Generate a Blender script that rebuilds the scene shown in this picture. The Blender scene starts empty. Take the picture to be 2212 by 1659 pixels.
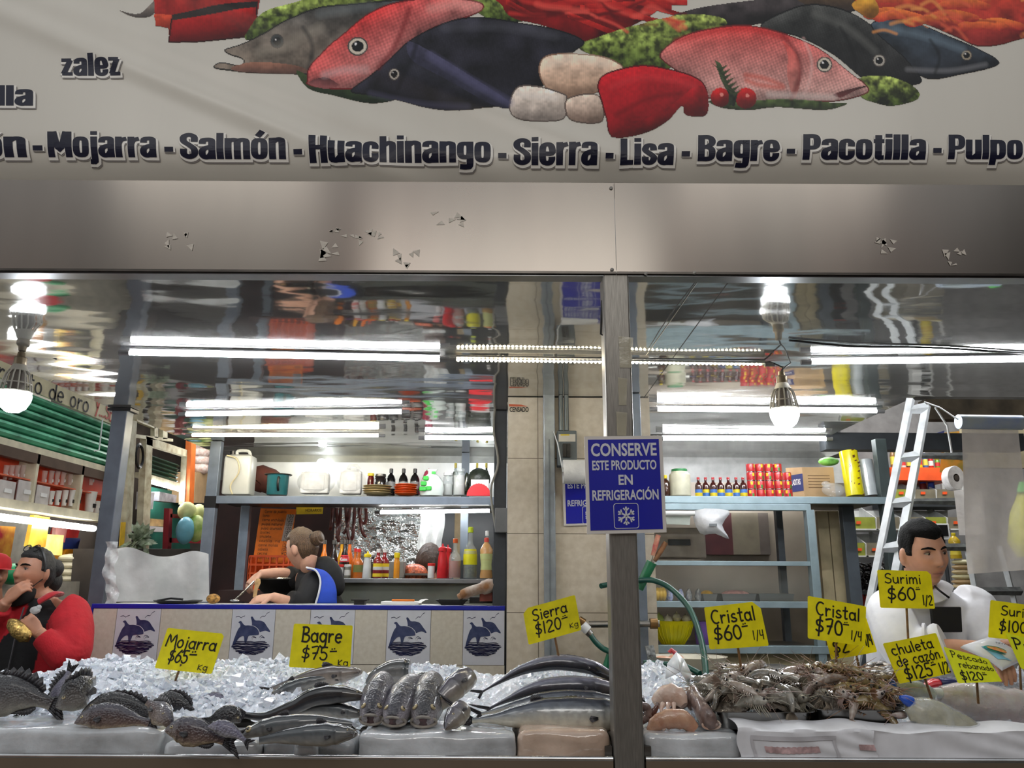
import bpy,bmesh,math,random
import numpy as np
from math import sin,cos,pi,radians,sqrt,atan2,exp
from mathutils import Vector,Matrix
SC=bpy.context.scene
COL=SC.collection
# ---------- camera, world, exposure, hall lamps, added fill lamps
FPX,CXP,CYP=1700.0,1106.0,829.5
PIT,ROL,CAMZ=radians(14.0),radians(0.3),1.45
_r0,_f0,_u0=Vector((1,0,0)),Vector((0,cos(PIT),sin(PIT))),Vector((0,-sin(PIT),cos(PIT)))
CR=_r0*cos(ROL)+_u0*sin(ROL)
CU=_u0*cos(ROL)-_r0*sin(ROL)
cam=bpy.data.cameras.new('camera');camo=bpy.data.objects.new('camera',cam);COL.objects.link(camo)
cam.sensor_fit='HORIZONTAL';cam.sensor_width=36.0;cam.lens=36.0*FPX/2212.0
cam.clip_start=0.05;cam.clip_end=100
camo.matrix_world=Matrix(((CR.x,CU.x,-_f0.x,0),(CR.y,CU.y,-_f0.y,0),(CR.z,CU.z,-_f0.z,CAMZ),(0,0,0,1)))
SC.camera=camo
SC.view_settings.view_transform='Standard';SC.view_settings.look='None'
SC.view_settings.gamma=1.0;SC.view_settings.exposure=0.2;SC.view_settings.use_curve_mapping=False
wd=bpy.data.worlds.new('world');SC.world=wd;wd.use_nodes=True
wb=wd.node_tree.nodes['Background'];wb.inputs[0].default_value=(0.92,0.96,1.0,1);wb.inputs[1].default_value=0.75
SC.cycles.max_bounces=8;SC.cycles.diffuse_bounces=3;SC.cycles.glossy_bounces=5
SC.cycles.transmission_bounces=6;SC.cycles.transparent_max_bounces=12
SC.cycles.sample_clamp_indirect=4.0
def unseen_lamp(x,y,z,sx,sy,w,tgt,col=(1,0.97,0.92)):
 l=bpy.data.lights.new('unseen_lamp','AREA');l.shape='RECTANGLE';l.size=sx;l.size_y=sy;l.energy=w;l.color=col
 o=bpy.data.objects.new('unseen_lamp',l);COL.objects.link(o);o.location=(x,y,z)
 o.rotation_euler=(Vector(tgt)-Vector((x,y,z))).to_track_quat('-Z','Y').to_euler()
unseen_lamp(-2.2,-0.3,4.6,1.5,0.5,7,(-1.4,2.6,2.2))
unseen_lamp(2.0,-0.3,4.6,1.5,0.5,7,(1.4,2.6,2.2))
unseen_lamp(0.0,-1.6,3.9,2.5,0.4,26,(0,2.5,0.7))
unseen_lamp(3.4,5.9,3.3,1.6,0.3,26,(3.2,7.0,1.4))  # no lamp seen here; added to brighten the dark grocery bins
unseen_lamp(-2.9,8.2,3.2,0.3,1.4,22,(-3.4,8.0,1.4))  # added and unseen, lifts the shops further down the aisle
unseen_lamp(1.4,5.35,2.0,1.0,0.1,9,(1.4,5.7,1.2),(0.95,1,1))  # added fill at the can rack, only to brighten its shelves
# ---------- pixel -> place helpers
def ray(px,py):
 return CR*((px-CXP)/FPX)+CU*(-(py-CYP)/FPX)+_f0
def P(px,py,Y):
 d=ray(px,py);t=Y/d.y
 return Vector((d.x*t,Y,CAMZ+d.z*t))
def PZ(px,py,z):
 d=ray(px,py);t=(z-CAMZ)/d.z
 return Vector((d.x*t,d.y*t,z))
def PX(px,py,x):
 d=ray(px,py);t=x/d.x
 return Vector((x,d.y*t,CAMZ+d.z*t))
def mpp(Y,z=CAMZ):
 return(Y*cos(PIT)+(z-CAMZ)*sin(PIT))/FPX
def YS(py,dz=0.0):
 d=ray(CXP,py);s=-d.z/d.y
 return(CAMZ-1.0-dz+0.13*2.5)/(0.13+s)
def ZS(Y):return 1.0+0.13*(Y-2.5)
RX0,RX1=-4.9,4.9
# ---------- materials
def lin(c):
 if isinstance(c,(int,float)):c=(c,c,c)
 return tuple(((v/255.0)/12.92 if v<=10.3 else((v/255.0+0.055)/1.055)**2.4)for v in c[:3])
MATS={}
def M(name,col=(128,128,128),rough=0.5,metal=0.0,var=0.12,vs=9.0,bump=0.0,bs=40.0,stretch=(1,1,1),emit=0.0,ecol=None,trans=0.0,alpha=1.0,coat=0.0,sss=0.0,attr=None,spec=None,col2=None,bdist=.01,sheen=0.0):
 if name in MATS:return MATS[name]
 m=bpy.data.materials.new(name);m.use_nodes=True;MATS[name]=m
 nt=m.node_tree;N=nt.nodes;L=nt.links;b=N['Principled BSDF']
 c=lin(col)
 b.inputs['Roughness'].default_value=rough;b.inputs['Metallic'].default_value=metal
 tc=N.new('ShaderNodeTexCoord');mp=N.new('ShaderNodeMapping');mp.inputs['Scale'].default_value=stretch
 L.new(tc.outputs['Object'],mp.inputs[0])
 nz=N.new('ShaderNodeTexNoise');nz.inputs['Scale'].default_value=vs;nz.inputs['Detail'].default_value=5
 L.new(mp.outputs[0],nz.inputs['Vector'])
 mx=N.new('ShaderNodeMix');mx.data_type='RGBA'
 cr=N.new('ShaderNodeMapRange');cr.inputs[1].default_value=0.3;cr.inputs[2].default_value=0.7
 L.new(nz.outputs[0],cr.inputs[0]);L.new(cr.outputs[0],mx.inputs[0])
 if attr:
  at=N.new('ShaderNodeVertexColor');at.layer_name=attr
  mu=N.new('ShaderNodeMix');mu.data_type='RGBA';mu.blend_type='MULTIPLY';mu.inputs[0].default_value=1
  mx.inputs[6].default_value=(1-var,1-var,1-var,1);mx.inputs[7].default_value=(1+var,1+var,1+var,1)
  L.new(at.outputs[0],mu.inputs[6]);L.new(mx.outputs[2],mu.inputs[7]);L.new(mu.outputs[2],b.inputs['Base Color'])
 else:
  d=lin(col2)if col2 else tuple(v*(1-2*var)for v in c)
  e=c if col2 else tuple(min(1,v*(1+var))for v in c)
  mx.inputs[6].default_value=(*e,1);mx.inputs[7].default_value=(*d,1)
  L.new(mx.outputs[2],b.inputs['Base Color'])
 if bump:
  n2=N.new('ShaderNodeTexNoise');n2.inputs['Scale'].default_value=bs;n2.inputs['Detail'].default_value=4
  L.new(mp.outputs[0],n2.inputs['Vector'])
  bp=N.new('ShaderNodeBump');bp.inputs['Strength'].default_value=bump;bp.inputs['Distance'].default_value=bdist
  L.new(n2.outputs[0],bp.inputs['Height']);L.new(bp.outputs[0],b.inputs['Normal'])
 if emit:
  b.inputs['Emission Color'].default_value=(*(lin(ecol)if ecol else c),1);b.inputs['Emission Strength'].default_value=emit
 if trans:b.inputs['Transmission Weight'].default_value=trans;b.inputs['IOR'].default_value=1.2 if trans>.9 else 1.33
 if alpha<1:b.inputs['Alpha'].default_value=alpha
 if coat:b.inputs['Coat Weight'].default_value=coat;b.inputs['Coat Roughness'].default_value=0.08
 if sss:
  b.inputs['Subsurface Weight'].default_value=sss;b.inputs['Subsurface Radius'].default_value=(0.02,0.012,0.01);b.inputs['Subsurface Scale'].default_value=0.5
 if spec is not None:b.inputs['Specular IOR Level'].default_value=spec
 if sheen:b.inputs['Sheen Weight'].default_value=sheen
 m.diffuse_color=(*c,1)
 return m
def film(name,col=(235,238,240),opac=0.25,gloss=0.08,bump=0.4,bs=14,op2=None):
 """clear or milky plastic film: see-through, with wrinkled shine"""
 if name in MATS:return MATS[name]
 m=M(name,col,rough=gloss,bump=bump,bs=bs,var=0.05,spec=0.8)
 nt=m.node_tree;N=nt.nodes;L=nt.links;b=N['Principled BSDF']
 nz=N.new('ShaderNodeTexNoise');nz.inputs['Scale'].default_value=bs*0.7;nz.inputs['Detail'].default_value=3
 tc=N.new('ShaderNodeTexCoord');L.new(tc.outputs['Object'],nz.inputs['Vector'])
 mr=N.new('ShaderNodeMapRange');mr.inputs[1].default_value=0.35;mr.inputs[2].default_value=0.7
 mr.inputs[3].default_value=opac;mr.inputs[4].default_value=min(1,op2 if op2 is not None else opac*1.9)
 L.new(nz.outputs[0],mr.inputs[0]);L.new(mr.outputs[0],b.inputs['Alpha'])
 return m
STEEL=M('brushed_steel',(150,148,145),0.33,1.0,var=0.06,stretch=(1,1,30),vs=2)
STEELD=M('dull_steel',(112,110,106),0.42,1.0,var=0.15,vs=6)
GALV=M('galvanised_steel',(140,152,165),0.45,0.6,var=0.08,vs=14)
GALVD=M('grey_painted_steel',(92,100,108),0.5,0.3,var=0.1,vs=10)
DARKST=M('dark_grey_steel',(60,64,68),0.5,0.3,var=0.12,vs=10)
BLACK=M('black_plastic',(16,16,18),0.4)
BLACKM=M('matt_black',(14,14,15),0.8)
WHITEP=M('white_plastic',(226,228,228),0.4,var=0.03)
WHITEPAPER=M('white_paper',(232,232,230),0.7,var=0.03)
CARD=M('cardboard',(176,146,108),0.8,var=0.08)
WOODST=M('wooden_stick',(120,88,52),0.7,var=0.25,vs=30)
# ---------- mesh builder
class MB:
 def __init__(s):s.v=[];s.f=[];s.c=None;s.m=[]
 def add(s,vs,fs,mi=0):
  o=len(s.v);s.v.extend([Vector(v)for v in vs]);s.f.extend([tuple(i+o for i in f)for f in fs]);s.m.extend([mi]*len(fs));return s
 def box(s,x0,x1,y0,y1,z0,z1,mi=0):
  return s.add([(x0,y0,z0),(x1,y0,z0),(x1,y1,z0),(x0,y1,z0),(x0,y0,z1),(x1,y0,z1),(x1,y1,z1),(x0,y1,z1)],[(0,3,2,1),(4,5,6,7),(0,1,5,4),(1,2,6,5),(2,3,7,6),(3,0,4,7)],mi)
 def obox(s,c,ax,ay,az,mi=0):
  c,ax,ay,az=map(Vector,(c,ax,ay,az))
  vs=[c+ax*i+ay*j+az*k for k in(-1,1)for(i,j)in((-1,-1),(1,-1),(1,1),(-1,1))]
  return s.add(vs,[(0,3,2,1),(4,5,6,7),(0,1,5,4),(1,2,6,5),(2,3,7,6),(3,0,4,7)],mi)
 def slab(s,quad,t,mi=0):
  a=[Vector(q)for q in quad];n=(a[1]-a[0]).cross(a[3]-a[0]).normalized()
  if n.y>0:n=-n
  bk=[q-n*t for q in a]
  return s.add(a+bk,[(0,1,2,3),(7,6,5,4),(0,4,5,1),(1,5,6,2),(2,6,7,3),(3,7,4,0)],mi)
 def rings(s,rings,cap=True,mi=0,closed=True):
  n=len(rings[0]);o=len(s.v)
  for r in rings:s.v.extend([Vector(p)for p in r])
  k=n if closed else n-1
  for i in range(len(rings)-1):
   for j in range(k):
    a=o+i*n+j;b=o+i*n+(j+1)%n
    s.f.append((a,b,b+n,a+n));s.m.append(mi)
  if cap and closed:
   s.f.append(tuple(o+j for j in range(n-1,-1,-1)));s.m.append(mi)
   e=o+(len(rings)-1)*n;s.f.append(tuple(e+j for j in range(n)));s.m.append(mi)
  return s
 def tube(s,pts,r,n=8,mi=0,cap=True,up=None):
  pts=[Vector(p)for p in pts];R=[]
  rr=r if isinstance(r,(list,tuple))else[r]*len(pts)
  pn=None
  for i,p in enumerate(pts):
   t=(pts[min(i+1,len(pts)-1)]-pts[max(i-1,0)])
   t=t.normalized()if t.length>1e-9 else Vector((0,0,1))
   if pn is None:
    ref=Vector(up)if up else(Vector((0,0,1))if abs(t.z)<0.9 else Vector((1,0,0)))
    pn=ref
   nn=(pn-t*pn.dot(t));nn=nn.normalized()if nn.length>1e-6 else t.orthogonal().normalized();pn=nn
   bb=t.cross(nn);q=rr[i]
   ra,rb=q if isinstance(q,(tuple,list))else(q,q)
   R.append([p+nn*(cos(2*pi*k/n)*ra)+bb*(sin(2*pi*k/n)*rb)for k in range(n)])
  return s.rings(R,cap,mi)
 def lathe(s,prof,n=20,at=(0,0,0),mi=0,sx=1,sy=1,axis='z',cap=True):
  at=Vector(at);R=[]
  for r,h in prof:
   ring=[]
   for k in range(n):
    a=2*pi*k/n
    if axis=='z':q=Vector((cos(a)*r*sx,sin(a)*r*sy,h))
    elif axis=='x':q=Vector((h,cos(a)*r*sx,sin(a)*r*sy))
    else:q=Vector((sin(a)*r*sx,h,cos(a)*r*sy))
    ring.append(at+q)
   R.append(ring)
  return s.rings(R,cap,mi)
 def ball(s,c,r,n=14,m=9,mi=0,rot=None):
  c=Vector(c);r=(r,r,r)if not isinstance(r,(tuple,list))else r;R=[]
  for i in range(m+1):
   a=-pi/2+pi*i/m;a=max(-pi/2+.02,min(pi/2-.02,a));ring=[]
   for k in range(n):
    q=Vector((cos(a)*cos(2*pi*k/n)*r[0],cos(a)*sin(2*pi*k/n)*r[1],sin(a)*r[2]))
    if rot is not None:q=rot@q
    ring.append(c+q)
   R.append(ring)
  return s.rings(R,True,mi)
 def grid(s,fn,nu,nv,mi=0):
  o=len(s.v)
  for j in range(nv+1):
   for i in range(nu+1):s.v.append(Vector(fn(i/nu,j/nv)))
  for j in range(nv):
   for i in range(nu):
    a=o+j*(nu+1)+i;s.f.append((a,a+1,a+nu+2,a+nu+1));s.m.append(mi)
  return s
 def poly(s,pts,t=0.0,mi=0):
  o=len(s.v);n=len(pts);pts=[Vector(p)for p in pts]
  s.v.extend(pts);s.f.append(tuple(o+i for i in range(n)));s.m.append(mi)
  if t:
   s.v.extend([p+Vector((0,t,0))for p in pts]);s.f.append(tuple(o+n+i for i in range(n-1,-1,-1)));s.m.append(mi)
   for i in range(n):
    j=(i+1)%n;s.f.append((o+j,o+i,o+n+i,o+n+j));s.m.append(mi)
  return s
 def mesh(s,name,off=None):
  me=bpy.data.meshes.new(name)
  vs=s.v if off is None else[v-off for v in s.v]
  me.from_pydata([tuple(v)for v in vs],[],s.f);me.update();return me
def setcol(me,cols,name='Col'):
 a=me.color_attributes.new(name,'FLOAT_COLOR','POINT')
 c=np.ones((len(me.vertices),4),dtype=np.float32);c[:,:3]=np.asarray(cols,dtype=np.float32)[:,:3]
 a.data.foreach_set('color',c.ravel())
def link(name,me,mats,parent=None,smooth=True,label=None):
 o=bpy.data.objects.new(name,me);COL.objects.link(o)
 for m in(mats if isinstance(mats,(list,tuple))else[mats]):me.materials.append(m)
 if smooth and len(me.polygons):me.polygons.foreach_set('use_smooth',[True]*len(me.polygons))
 if parent is not None:o.parent=parent
 if label:o['label']=label
 return o
def fin(name,mb,mat,parent=None,smooth=True,ang=None,label=None,bevel=0,sub=0,local=False):
 """link a builder's mesh as ONE object; under a parent the world-space points become local to that parent's place"""
 off=None
 if parent is not None and not local:off=WLOC(parent)
 me=mb.mesh(name,off)
 if len(mb.f)and any(mb.m):me.polygons.foreach_set('material_index',mb.m)
 o=link(name,me,mat,parent,smooth,label)
 if smooth:
  bm=bmesh.new();bm.from_mesh(me);bmesh.ops.recalc_face_normals(bm,faces=bm.faces)
  la=radians(ang if ang else 40)
  for e in bm.edges:
   if len(e.link_faces)==2 and e.calc_face_angle(0)>la:e.smooth=False
  bm.to_mesh(me);bm.free()
 if bevel:
  b=o.modifiers.new('b','BEVEL');b.width=bevel;b.segments=2;b.limit_method='ANGLE';b.angle_limit=radians(40)
 if sub:
  b=o.modifiers.new('s','SUBSURF');b.levels=sub;b.render_levels=sub
 return o
def WLOC(o):
 v=Vector((0,0,0))
 while o is not None:v+=Vector(o.location);o=o.parent
 return v
def tag(o,label,cat,group=None,kind=None):
 o['label']=label;o['category']=cat
 if group:o['group']=group
 if kind:o['kind']=kind
 return o
def thing(name,label,cat,loc=(0,0,0),rz=0.0,group=None):
 o=bpy.data.objects.new(name,None);COL.objects.link(o);o.location=loc;o.rotation_euler=(0,0,rz);o.empty_display_size=0.05
 return tag(o,label,cat,group)
def struct(o):o['kind']='structure';return o
def dup(root,loc=None,rot=None,label=None,group=None,scale=None):
 r=root.copy();COL.objects.link(r)
 if loc is not None:r.location=loc
 if rot is not None:r.rotation_euler=rot
 if scale is not None:r.scale=(scale,scale,scale)if not isinstance(scale,(tuple,list))else scale
 if label:r['label']=label
 if group:r['group']=group
 for ch in list(root.children):
  c=ch.copy();COL.objects.link(c);c.parent=r
  for g in ch.children:
   d=g.copy();COL.objects.link(d);d.parent=c
 return r
def slab_obj(name,quad,t,mat,parent=None,**k):
 return fin(name,MB().slab(quad,t),mat,parent,smooth=False,**k)
def quadP(pts,Y):return[P(x,y,Y)for x,y in pts]
def catmull(pts,n=6,closed=False):
 out=[];N=len(pts);rng=range(N if closed else N-1)
 g=(lambda i:pts[i%N])if closed else(lambda i:pts[max(0,min(N-1,i))])
 for i in rng:
  p0,p1,p2,p3=(np.array(g(i+k),float)for k in(-1,0,1,2))
  for k in range(n):
   t=k/n
   out.append(tuple(0.5*(2*p1+(p2-p0)*t+(2*p0-5*p1+4*p2-p3)*t*t+(3*p1-p0-3*p2+p3)*t**3)))
 if not closed:out.append(tuple(pts[-1]))
 return out
# ---------- lettering
_TXT={}
def text_mesh(s,bold=0.0,res=3):
 """flat lettering from Blender's built-in font: mesh verts (n x 3) and faces"""
 k=(s,bold)
 if k in _TXT:return _TXT[k]
 cu=bpy.data.curves.new('lettering','FONT');cu.body=s;cu.offset=bold;cu.resolution_u=res;cu.fill_mode='FRONT'
 o=bpy.data.objects.new('lettering',cu);COL.objects.link(o)
 dg=bpy.context.evaluated_depsgraph_get();me=bpy.data.meshes.new_from_object(o.evaluated_get(dg))
 v=np.zeros(len(me.vertices)*3);me.vertices.foreach_get('co',v);v=v.reshape(-1,3)
 f=[tuple(p.vertices)for p in me.polygons]
 bpy.data.objects.remove(o);bpy.data.meshes.remove(me);bpy.data.curves.remove(cu)
 _TXT[k]=(v,f);return _TXT[k]
def put_text(mb,s,fn,bold=0.0,capref=True,mi=0,x0=0.0,x1=1.0,y0=0.0,y1=1.0,shear=0.0):
 """lay the word s so that its ink fills x0..x1, baseline at y0, cap height at y1; fn(u, v) -> world point"""
 v,f=text_mesh(s,bold)
 if len(v)==0:return
 hv,_=text_mesh('H',bold)
 xa,xb=v[:,0].min(),v[:,0].max();ca=hv[:,1].min();cb=hv[:,1].max()
 u=x0+(v[:,0]-xa)/(xb-xa)*(x1-x0);w=y0+(v[:,1]-ca)/(cb-ca)*(y1-y0)
 u=u+shear*(w-y0)
 mb.add([fn(a,b)for a,b in zip(u,w)],f,mi)
def arc(cx,cy,rx,ry,a0,a1,n=9):
 return[(cx+rx*cos(radians(a0+(a1-a0)*i/n)),cy+ry*sin(radians(a0+(a1-a0)*i/n)))for i in range(n+1)]
def _o(cx=.26,cy=.3,rx=.24,ry=.3):return arc(cx,cy,rx,ry,90,450,14)
GL={'M':(.85,[[(0,0),(.12,1),(.4,.35),(.7,1),(.85,0)]]),'B':(.6,[[(.05,0),(.08,1)],[(.0,.97),(.35,1),(.5,.85),(.42,.6),(.1,.52),(.5,.42),(.58,.2),(.4,0),(0,0)]]),'S':(.6,[arc(.33,.75,.27,.25,40,270)+arc(.27,.25,.29,.25,90,-150)[1:]]),'C':(.6,[arc(.36,.5,.34,.5,55,300,12)]),'P':(.6,[[(.05,0),(.1,1)],[(0,.95),(.35,1),(.55,.8),(.4,.52),(.1,.45)]]),'K':(.55,[[(.05,0),(.05,.8)],[(.5,.8),(.08,.35),(.5,0)]]),'D':(.6,[[(.05,0),(.08,1),(.45,.85),(.55,.4),(.4,.05),(0,0)]]),'E':(.5,[[(.5,1),(.05,1),(0,0),(.45,0)],[(.05,.5),(.4,.5)]]),'L':(.5,[[(.05,1),(0,0),(.45,0)]]),'I':(.2,[[(.1,0),(.1,1)]]),'T':(.6,[[(0,1),(.6,1)],[(.3,1),(.28,0)]]),'N':(.6,[[(0,0),(.05,1),(.5,0),(.58,1)]]),'A':(.6,[[(0,0),(.3,1),(.6,0)],[(.12,.4),(.5,.4)]]),'O':(.7,[_o(.34,.5,.32,.48)]),'V':(.55,[[(0,1),(.28,0),(.55,1)]]),'Y':(.5,[[(0,1),(.25,.5)],[(.5,1),(.12,-.1)]]),'U':(.6,[[(.05,1),(.05,.3)]+arc(.3,.25,.25,.25,180,360)+[(.55,1)]]),'a':(.55,[_o(.25,.3,.24,.29),[(.5,.6),(.5,.05),(.56,0)]]),'b':(.55,[[(.05,1),(.05,0)],_o(.29,.28,.24,.28)]),'c':(.48,[arc(.27,.3,.25,.3,60,310)]),'d':(.55,[_o(.25,.28,.24,.28),[(.5,1),(.5,0)]]),'e':(.5,[[(.03,.3),(.48,.34)]+arc(.26,.3,.24,.3,10,310)]),'g':(.55,[_o(.25,.32,.24,.28),[(.5,.6),(.48,-.2),(.3,-.38),(.05,-.28)]]),'h':(.52,[[(.05,1),(.03,0)],[(.05,.35),(.2,.58),(.4,.55),(.45,.3),(.46,0)]]),'i':(.16,[[(.08,.6),(.08,0)],[(.08,.84),(.09,.88)]]),'j':(.2,[[(.12,.6),(.1,-.2),(-.06,-.35)],[(.12,.84),(.13,.88)]]),'k':(.5,[[(.05,1),(.05,0)],[(.45,.6),(.08,.28),(.45,0)]]),'l':(.14,[[(.07,1),(.06,0)]]),'m':(.8,[[(.03,.6),(.03,0)],[(.04,.4),(.2,.6),(.36,.5),(.38,0)],[(.38,.4),(.55,.6),(.72,.5),(.74,0)]]),'n':(.5,[[(.03,.6),(.03,0)],[(.04,.38),(.22,.6),(.42,.5),(.45,0)]]),'o':(.55,[_o()]),'p':(.55,[[(.05,.6),(.02,-.4)],_o(.29,.3,.24,.28)]),'r':(.38,[[(.03,.6),(.04,0)],[(.05,.35),(.2,.57),(.36,.55)]]),'s':(.42,[arc(.22,.45,.17,.15,50,260,6)+arc(.2,.15,.2,.15,80,-160,6)]),'t':(.38,[[(.18,.95),(.18,.1),(.26,0),(.36,.05)],[(0,.62),(.36,.64)]]),'u':(.52,[[(.03,.6),(.04,.15),(.2,0),(.42,.15),(.46,.6)],[(.46,.6),(.48,0)]]),'z':(.45,[[(.02,.6),(.42,.58),(.02,.02),(.45,0)]]),'v':(.45,[[(0,.6),(.22,0),(.45,.6)]]),'q':(.55,[_o(.25,.3,.24,.28),[(.5,.6),(.5,-.4)]]),'y':(.5,[[(.02,.6),(.22,.1)],[(.46,.6),(.1,-.38)]]),'0':(.58,[_o(.28,.5,.26,.48)]),'1':(.22,[[(.12,1),(.1,0)]]),'2':(.55,[arc(.26,.72,.24,.26,160,-30,7)+[(.02,.02),(.55,.02)]]),'3':(.5,[arc(.22,.75,.22,.23,140,-80,7)+arc(.22,.27,.26,.26,80,-140,7)]),'4':(.5,[[(.1,1),(.04,.45),(.46,.47)],[(.44,1),(.4,0)]]),'5':(.55,[[(.5,1),(.12,.98),(.08,.58)]+arc(.24,.3,.27,.3,110,-150,9)]),'6':(.52,[[(.42,1),(.14,.62)]+arc(.27,.28,.25,.28,150,510,12)]),'7':(.5,[[(.02,.97),(.5,1),(.2,0)],[(.1,.5),(.45,.55)]]),'8':(.5,[_o(.25,.75,.2,.22),_o(.25,.27,.25,.26)]),'$':(.55,[arc(.3,.68,.24,.2,40,270,7)+arc(.25,.28,.26,.2,90,-150,7)[1:],[(.34,1.1),(.2,-.22)]]),'/':(.4,[[(.38,1),(.02,-.15)]]),'.':(.15,[[(.05,.02),(.08,.05)]]),'-':(.4,[[(.02,.4),(.4,.42)]]),'=':(.5,[[(.0,.72),(.42,.75)],[(.1,.95),(.13,.97)],[(.28,.97),(.31,.99)]]),' ':(.35,[]),"'":(.12,[[(.1,1),(.05,.8)]]),'^':(.0,[[(-.28,.78),(-.12,.98)]]),',':(.15,[[(.1,.05),(.02,-.12)]]),}
def hand(mb,s,fn,x0,y0,size,lw=0.09,wide=1.0,gap=0.16,shear=0.0,mi=0,jit=0.0,fit=None):
 """pen-drawn writing as flat ribbons. fn(u, v) -> world point; size = cap height in u/v units"""
 rnd=random.Random(s);adv=0.0;strokes=[]
 for ch in s:
  w,st=GL.get(ch,GL[' '])
  for q in st:strokes.append([(adv+a,b+jit*rnd.uniform(-1,1))for a,b in q])
  adv+=w+(gap if w else 0)
 tot=max(adv-gap,.01)
 kx=(fit/tot)if fit else size*wide
 for q in strokes:
  pts=[(x0+(a*kx)+shear*b*size,y0+b*size)for a,b in q]
  if len(pts)>2:pts=catmull(pts,3)
  L,R=[],[]
  for i in range(len(pts)):
   a=np.array(pts[max(0,i-1)]);b=np.array(pts[min(len(pts)-1,i+1)]);d=b-a;n=np.hypot(*d)or 1
   nrm=np.array((-d[1],d[0]))/n*lw*size/2;c=np.array(pts[i])
   if i==0:c=c-d/n*lw*size*.4
   if i==len(pts)-1:c=c+d/n*lw*size*.4
   L.append(c+nrm);R.append(c-nrm)
  o=len(mb.v)
  for a,b in zip(L,R):mb.v.append(Vector(fn(*a)));mb.v.append(Vector(fn(*b)))
  for i in range(len(L)-1):mb.f.append((o+2*i,o+2*i+1,o+2*i+3,o+2*i+2));mb.m.append(mi)
 return tot*kx
def bil(q,off=0.0):
 """map u,v in 0..1 (u right, v up) on a quad given as TL, TR, BR, BL; lifted off by off metres towards the camera"""
 tl,tr,br,bl=[Vector(a)for a in q];n=(br-bl).cross(tl-bl).normalized()
 if n.y>0:n=-n
 return lambda u,v:(bl*(1-u)+br*u)*(1-v)+(tl*(1-u)+tr*u)*v+n*off
# ---------- large structure
YF=2.46
ZC=2.45
def wavy_steel(name,col,rough,s1,s2,stretch):
 m=M(name,col,rough,0.82,var=0.05,vs=3)
 N=m.node_tree.nodes;L=m.node_tree.links;b=N['Principled BSDF']
 tc=N.new('ShaderNodeTexCoord');prev=None
 for sc,st,mp_s in((1.6,s1,stretch),(5.5,s2,stretch),(38,s2*0.035,(1,1,1))):
  mp=N.new('ShaderNodeMapping');mp.inputs['Scale'].default_value=mp_s;L.new(tc.outputs['Object'],mp.inputs[0])
  nz=N.new('ShaderNodeTexNoise');nz.inputs['Scale'].default_value=sc;nz.inputs['Detail'].default_value=1.5;L.new(mp.outputs[0],nz.inputs['Vector'])
  bp=N.new('ShaderNodeBump');bp.inputs['Strength'].default_value=1.0;bp.inputs['Distance'].default_value=st
  L.new(nz.outputs[0],bp.inputs['Height'])
  if prev:L.new(prev.outputs[0],bp.inputs['Normal'])
  prev=bp
 L.new(prev.outputs[0],b.inputs['Normal']);return m
CEILM=wavy_steel('mirror_steel_ceiling',(205,205,202),0.06,0.022,0.0016,(0.6,1.35,1))
fl=struct(fin('floor',MB().box(-8,8,-4,10.5,-0.1,0),M('wet_concrete_floor',(104,100,94),0.35,var=0.2,vs=1.5,bump=.1,bs=8),smooth=False))
# hall behind the camera: shuttered shopfronts seen only as soft reflections in the steel
wm=M('shopfront_wall',(150,140,128),0.7,var=0.2,vs=0.5)
N_=wm.node_tree.nodes;L_=wm.node_tree.links
tc=N_.new('ShaderNodeTexCoord');mp=N_.new('ShaderNodeMapping');mp.inputs['Scale'].default_value=(0.9,1,0.12);L_.new(tc.outputs['Object'],mp.inputs[0])
vz=N_.new('ShaderNodeTexNoise');vz.inputs['Scale'].default_value=1.7;vz.inputs['Detail'].default_value=3;L_.new(mp.outputs[0],vz.inputs['Vector'])
rp=N_.new('ShaderNodeValToRGB');e=rp.color_ramp.elements
e[0].position=.3;e[0].color=(*lin((40,38,38)),1);e[1].position=.72;e[1].color=(*lin((226,222,214)),1)
for p_,c_ in((.38,(70,62,58)),(.44,(226,220,210)),(.49,(120,112,104)),(.525,(226,120,60)),(.56,(150,146,138)),(.61,(58,74,66)),(.66,(190,200,190))):
 q=e.new(p_);q.color=(*lin(c_),1)
L_.new(vz.outputs[0],rp.inputs[0]);L_.new(rp.outputs[0],N_['Principled BSDF'].inputs['Base Color'])
struct(fin('wall_front',MB().box(-8,8,-4.1,-4,0,6),wm,smooth=False))
struct(fin('wall_back',MB().box(-8,8,10.4,10.5,0,6),M('far_wall',(96,92,86),0.8,var=0.25,vs=1.2),smooth=False))
struct(fin('wall_right',MB().box(5.6,5.7,-4,10.5,0,6),M('far_wall',),smooth=False))
# ---- mirror-polished steel ceiling of the stall
mb=MB();z0,z1=ZC,ZC+0.012
mb.box(-2.43,0.74,YF+.01,6.5,z0,z1);mb.box(0.745,3.3,YF+.01,4.25,z0,z1);mb.box(0.745,2.24,4.25,5.45,z0,z1);mb.box(0.745,2.62,5.56,6.55,z0,z1)
struct(fin('ceiling',mb,CEILM,smooth=False))
struct(fin('trim_1',MB().box(-2.43,3.3,YF+.005,YF+.06,ZC-.012,ZC),M('ceiling_edge_steel',(120,122,124),.3,1.0),smooth=False))
struct(fin('trim_2',MB().box(2.2,3.6,5.45,5.56,ZC-.1,ZC+.02),DARKST,smooth=False))
struct(fin('trim_3',MB().box(-2.2,0.6,6.5,6.56,ZC-.07,ZC+.01),M('rear_beam_steel',(120,122,118),.4,.8),smooth=False))
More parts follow.
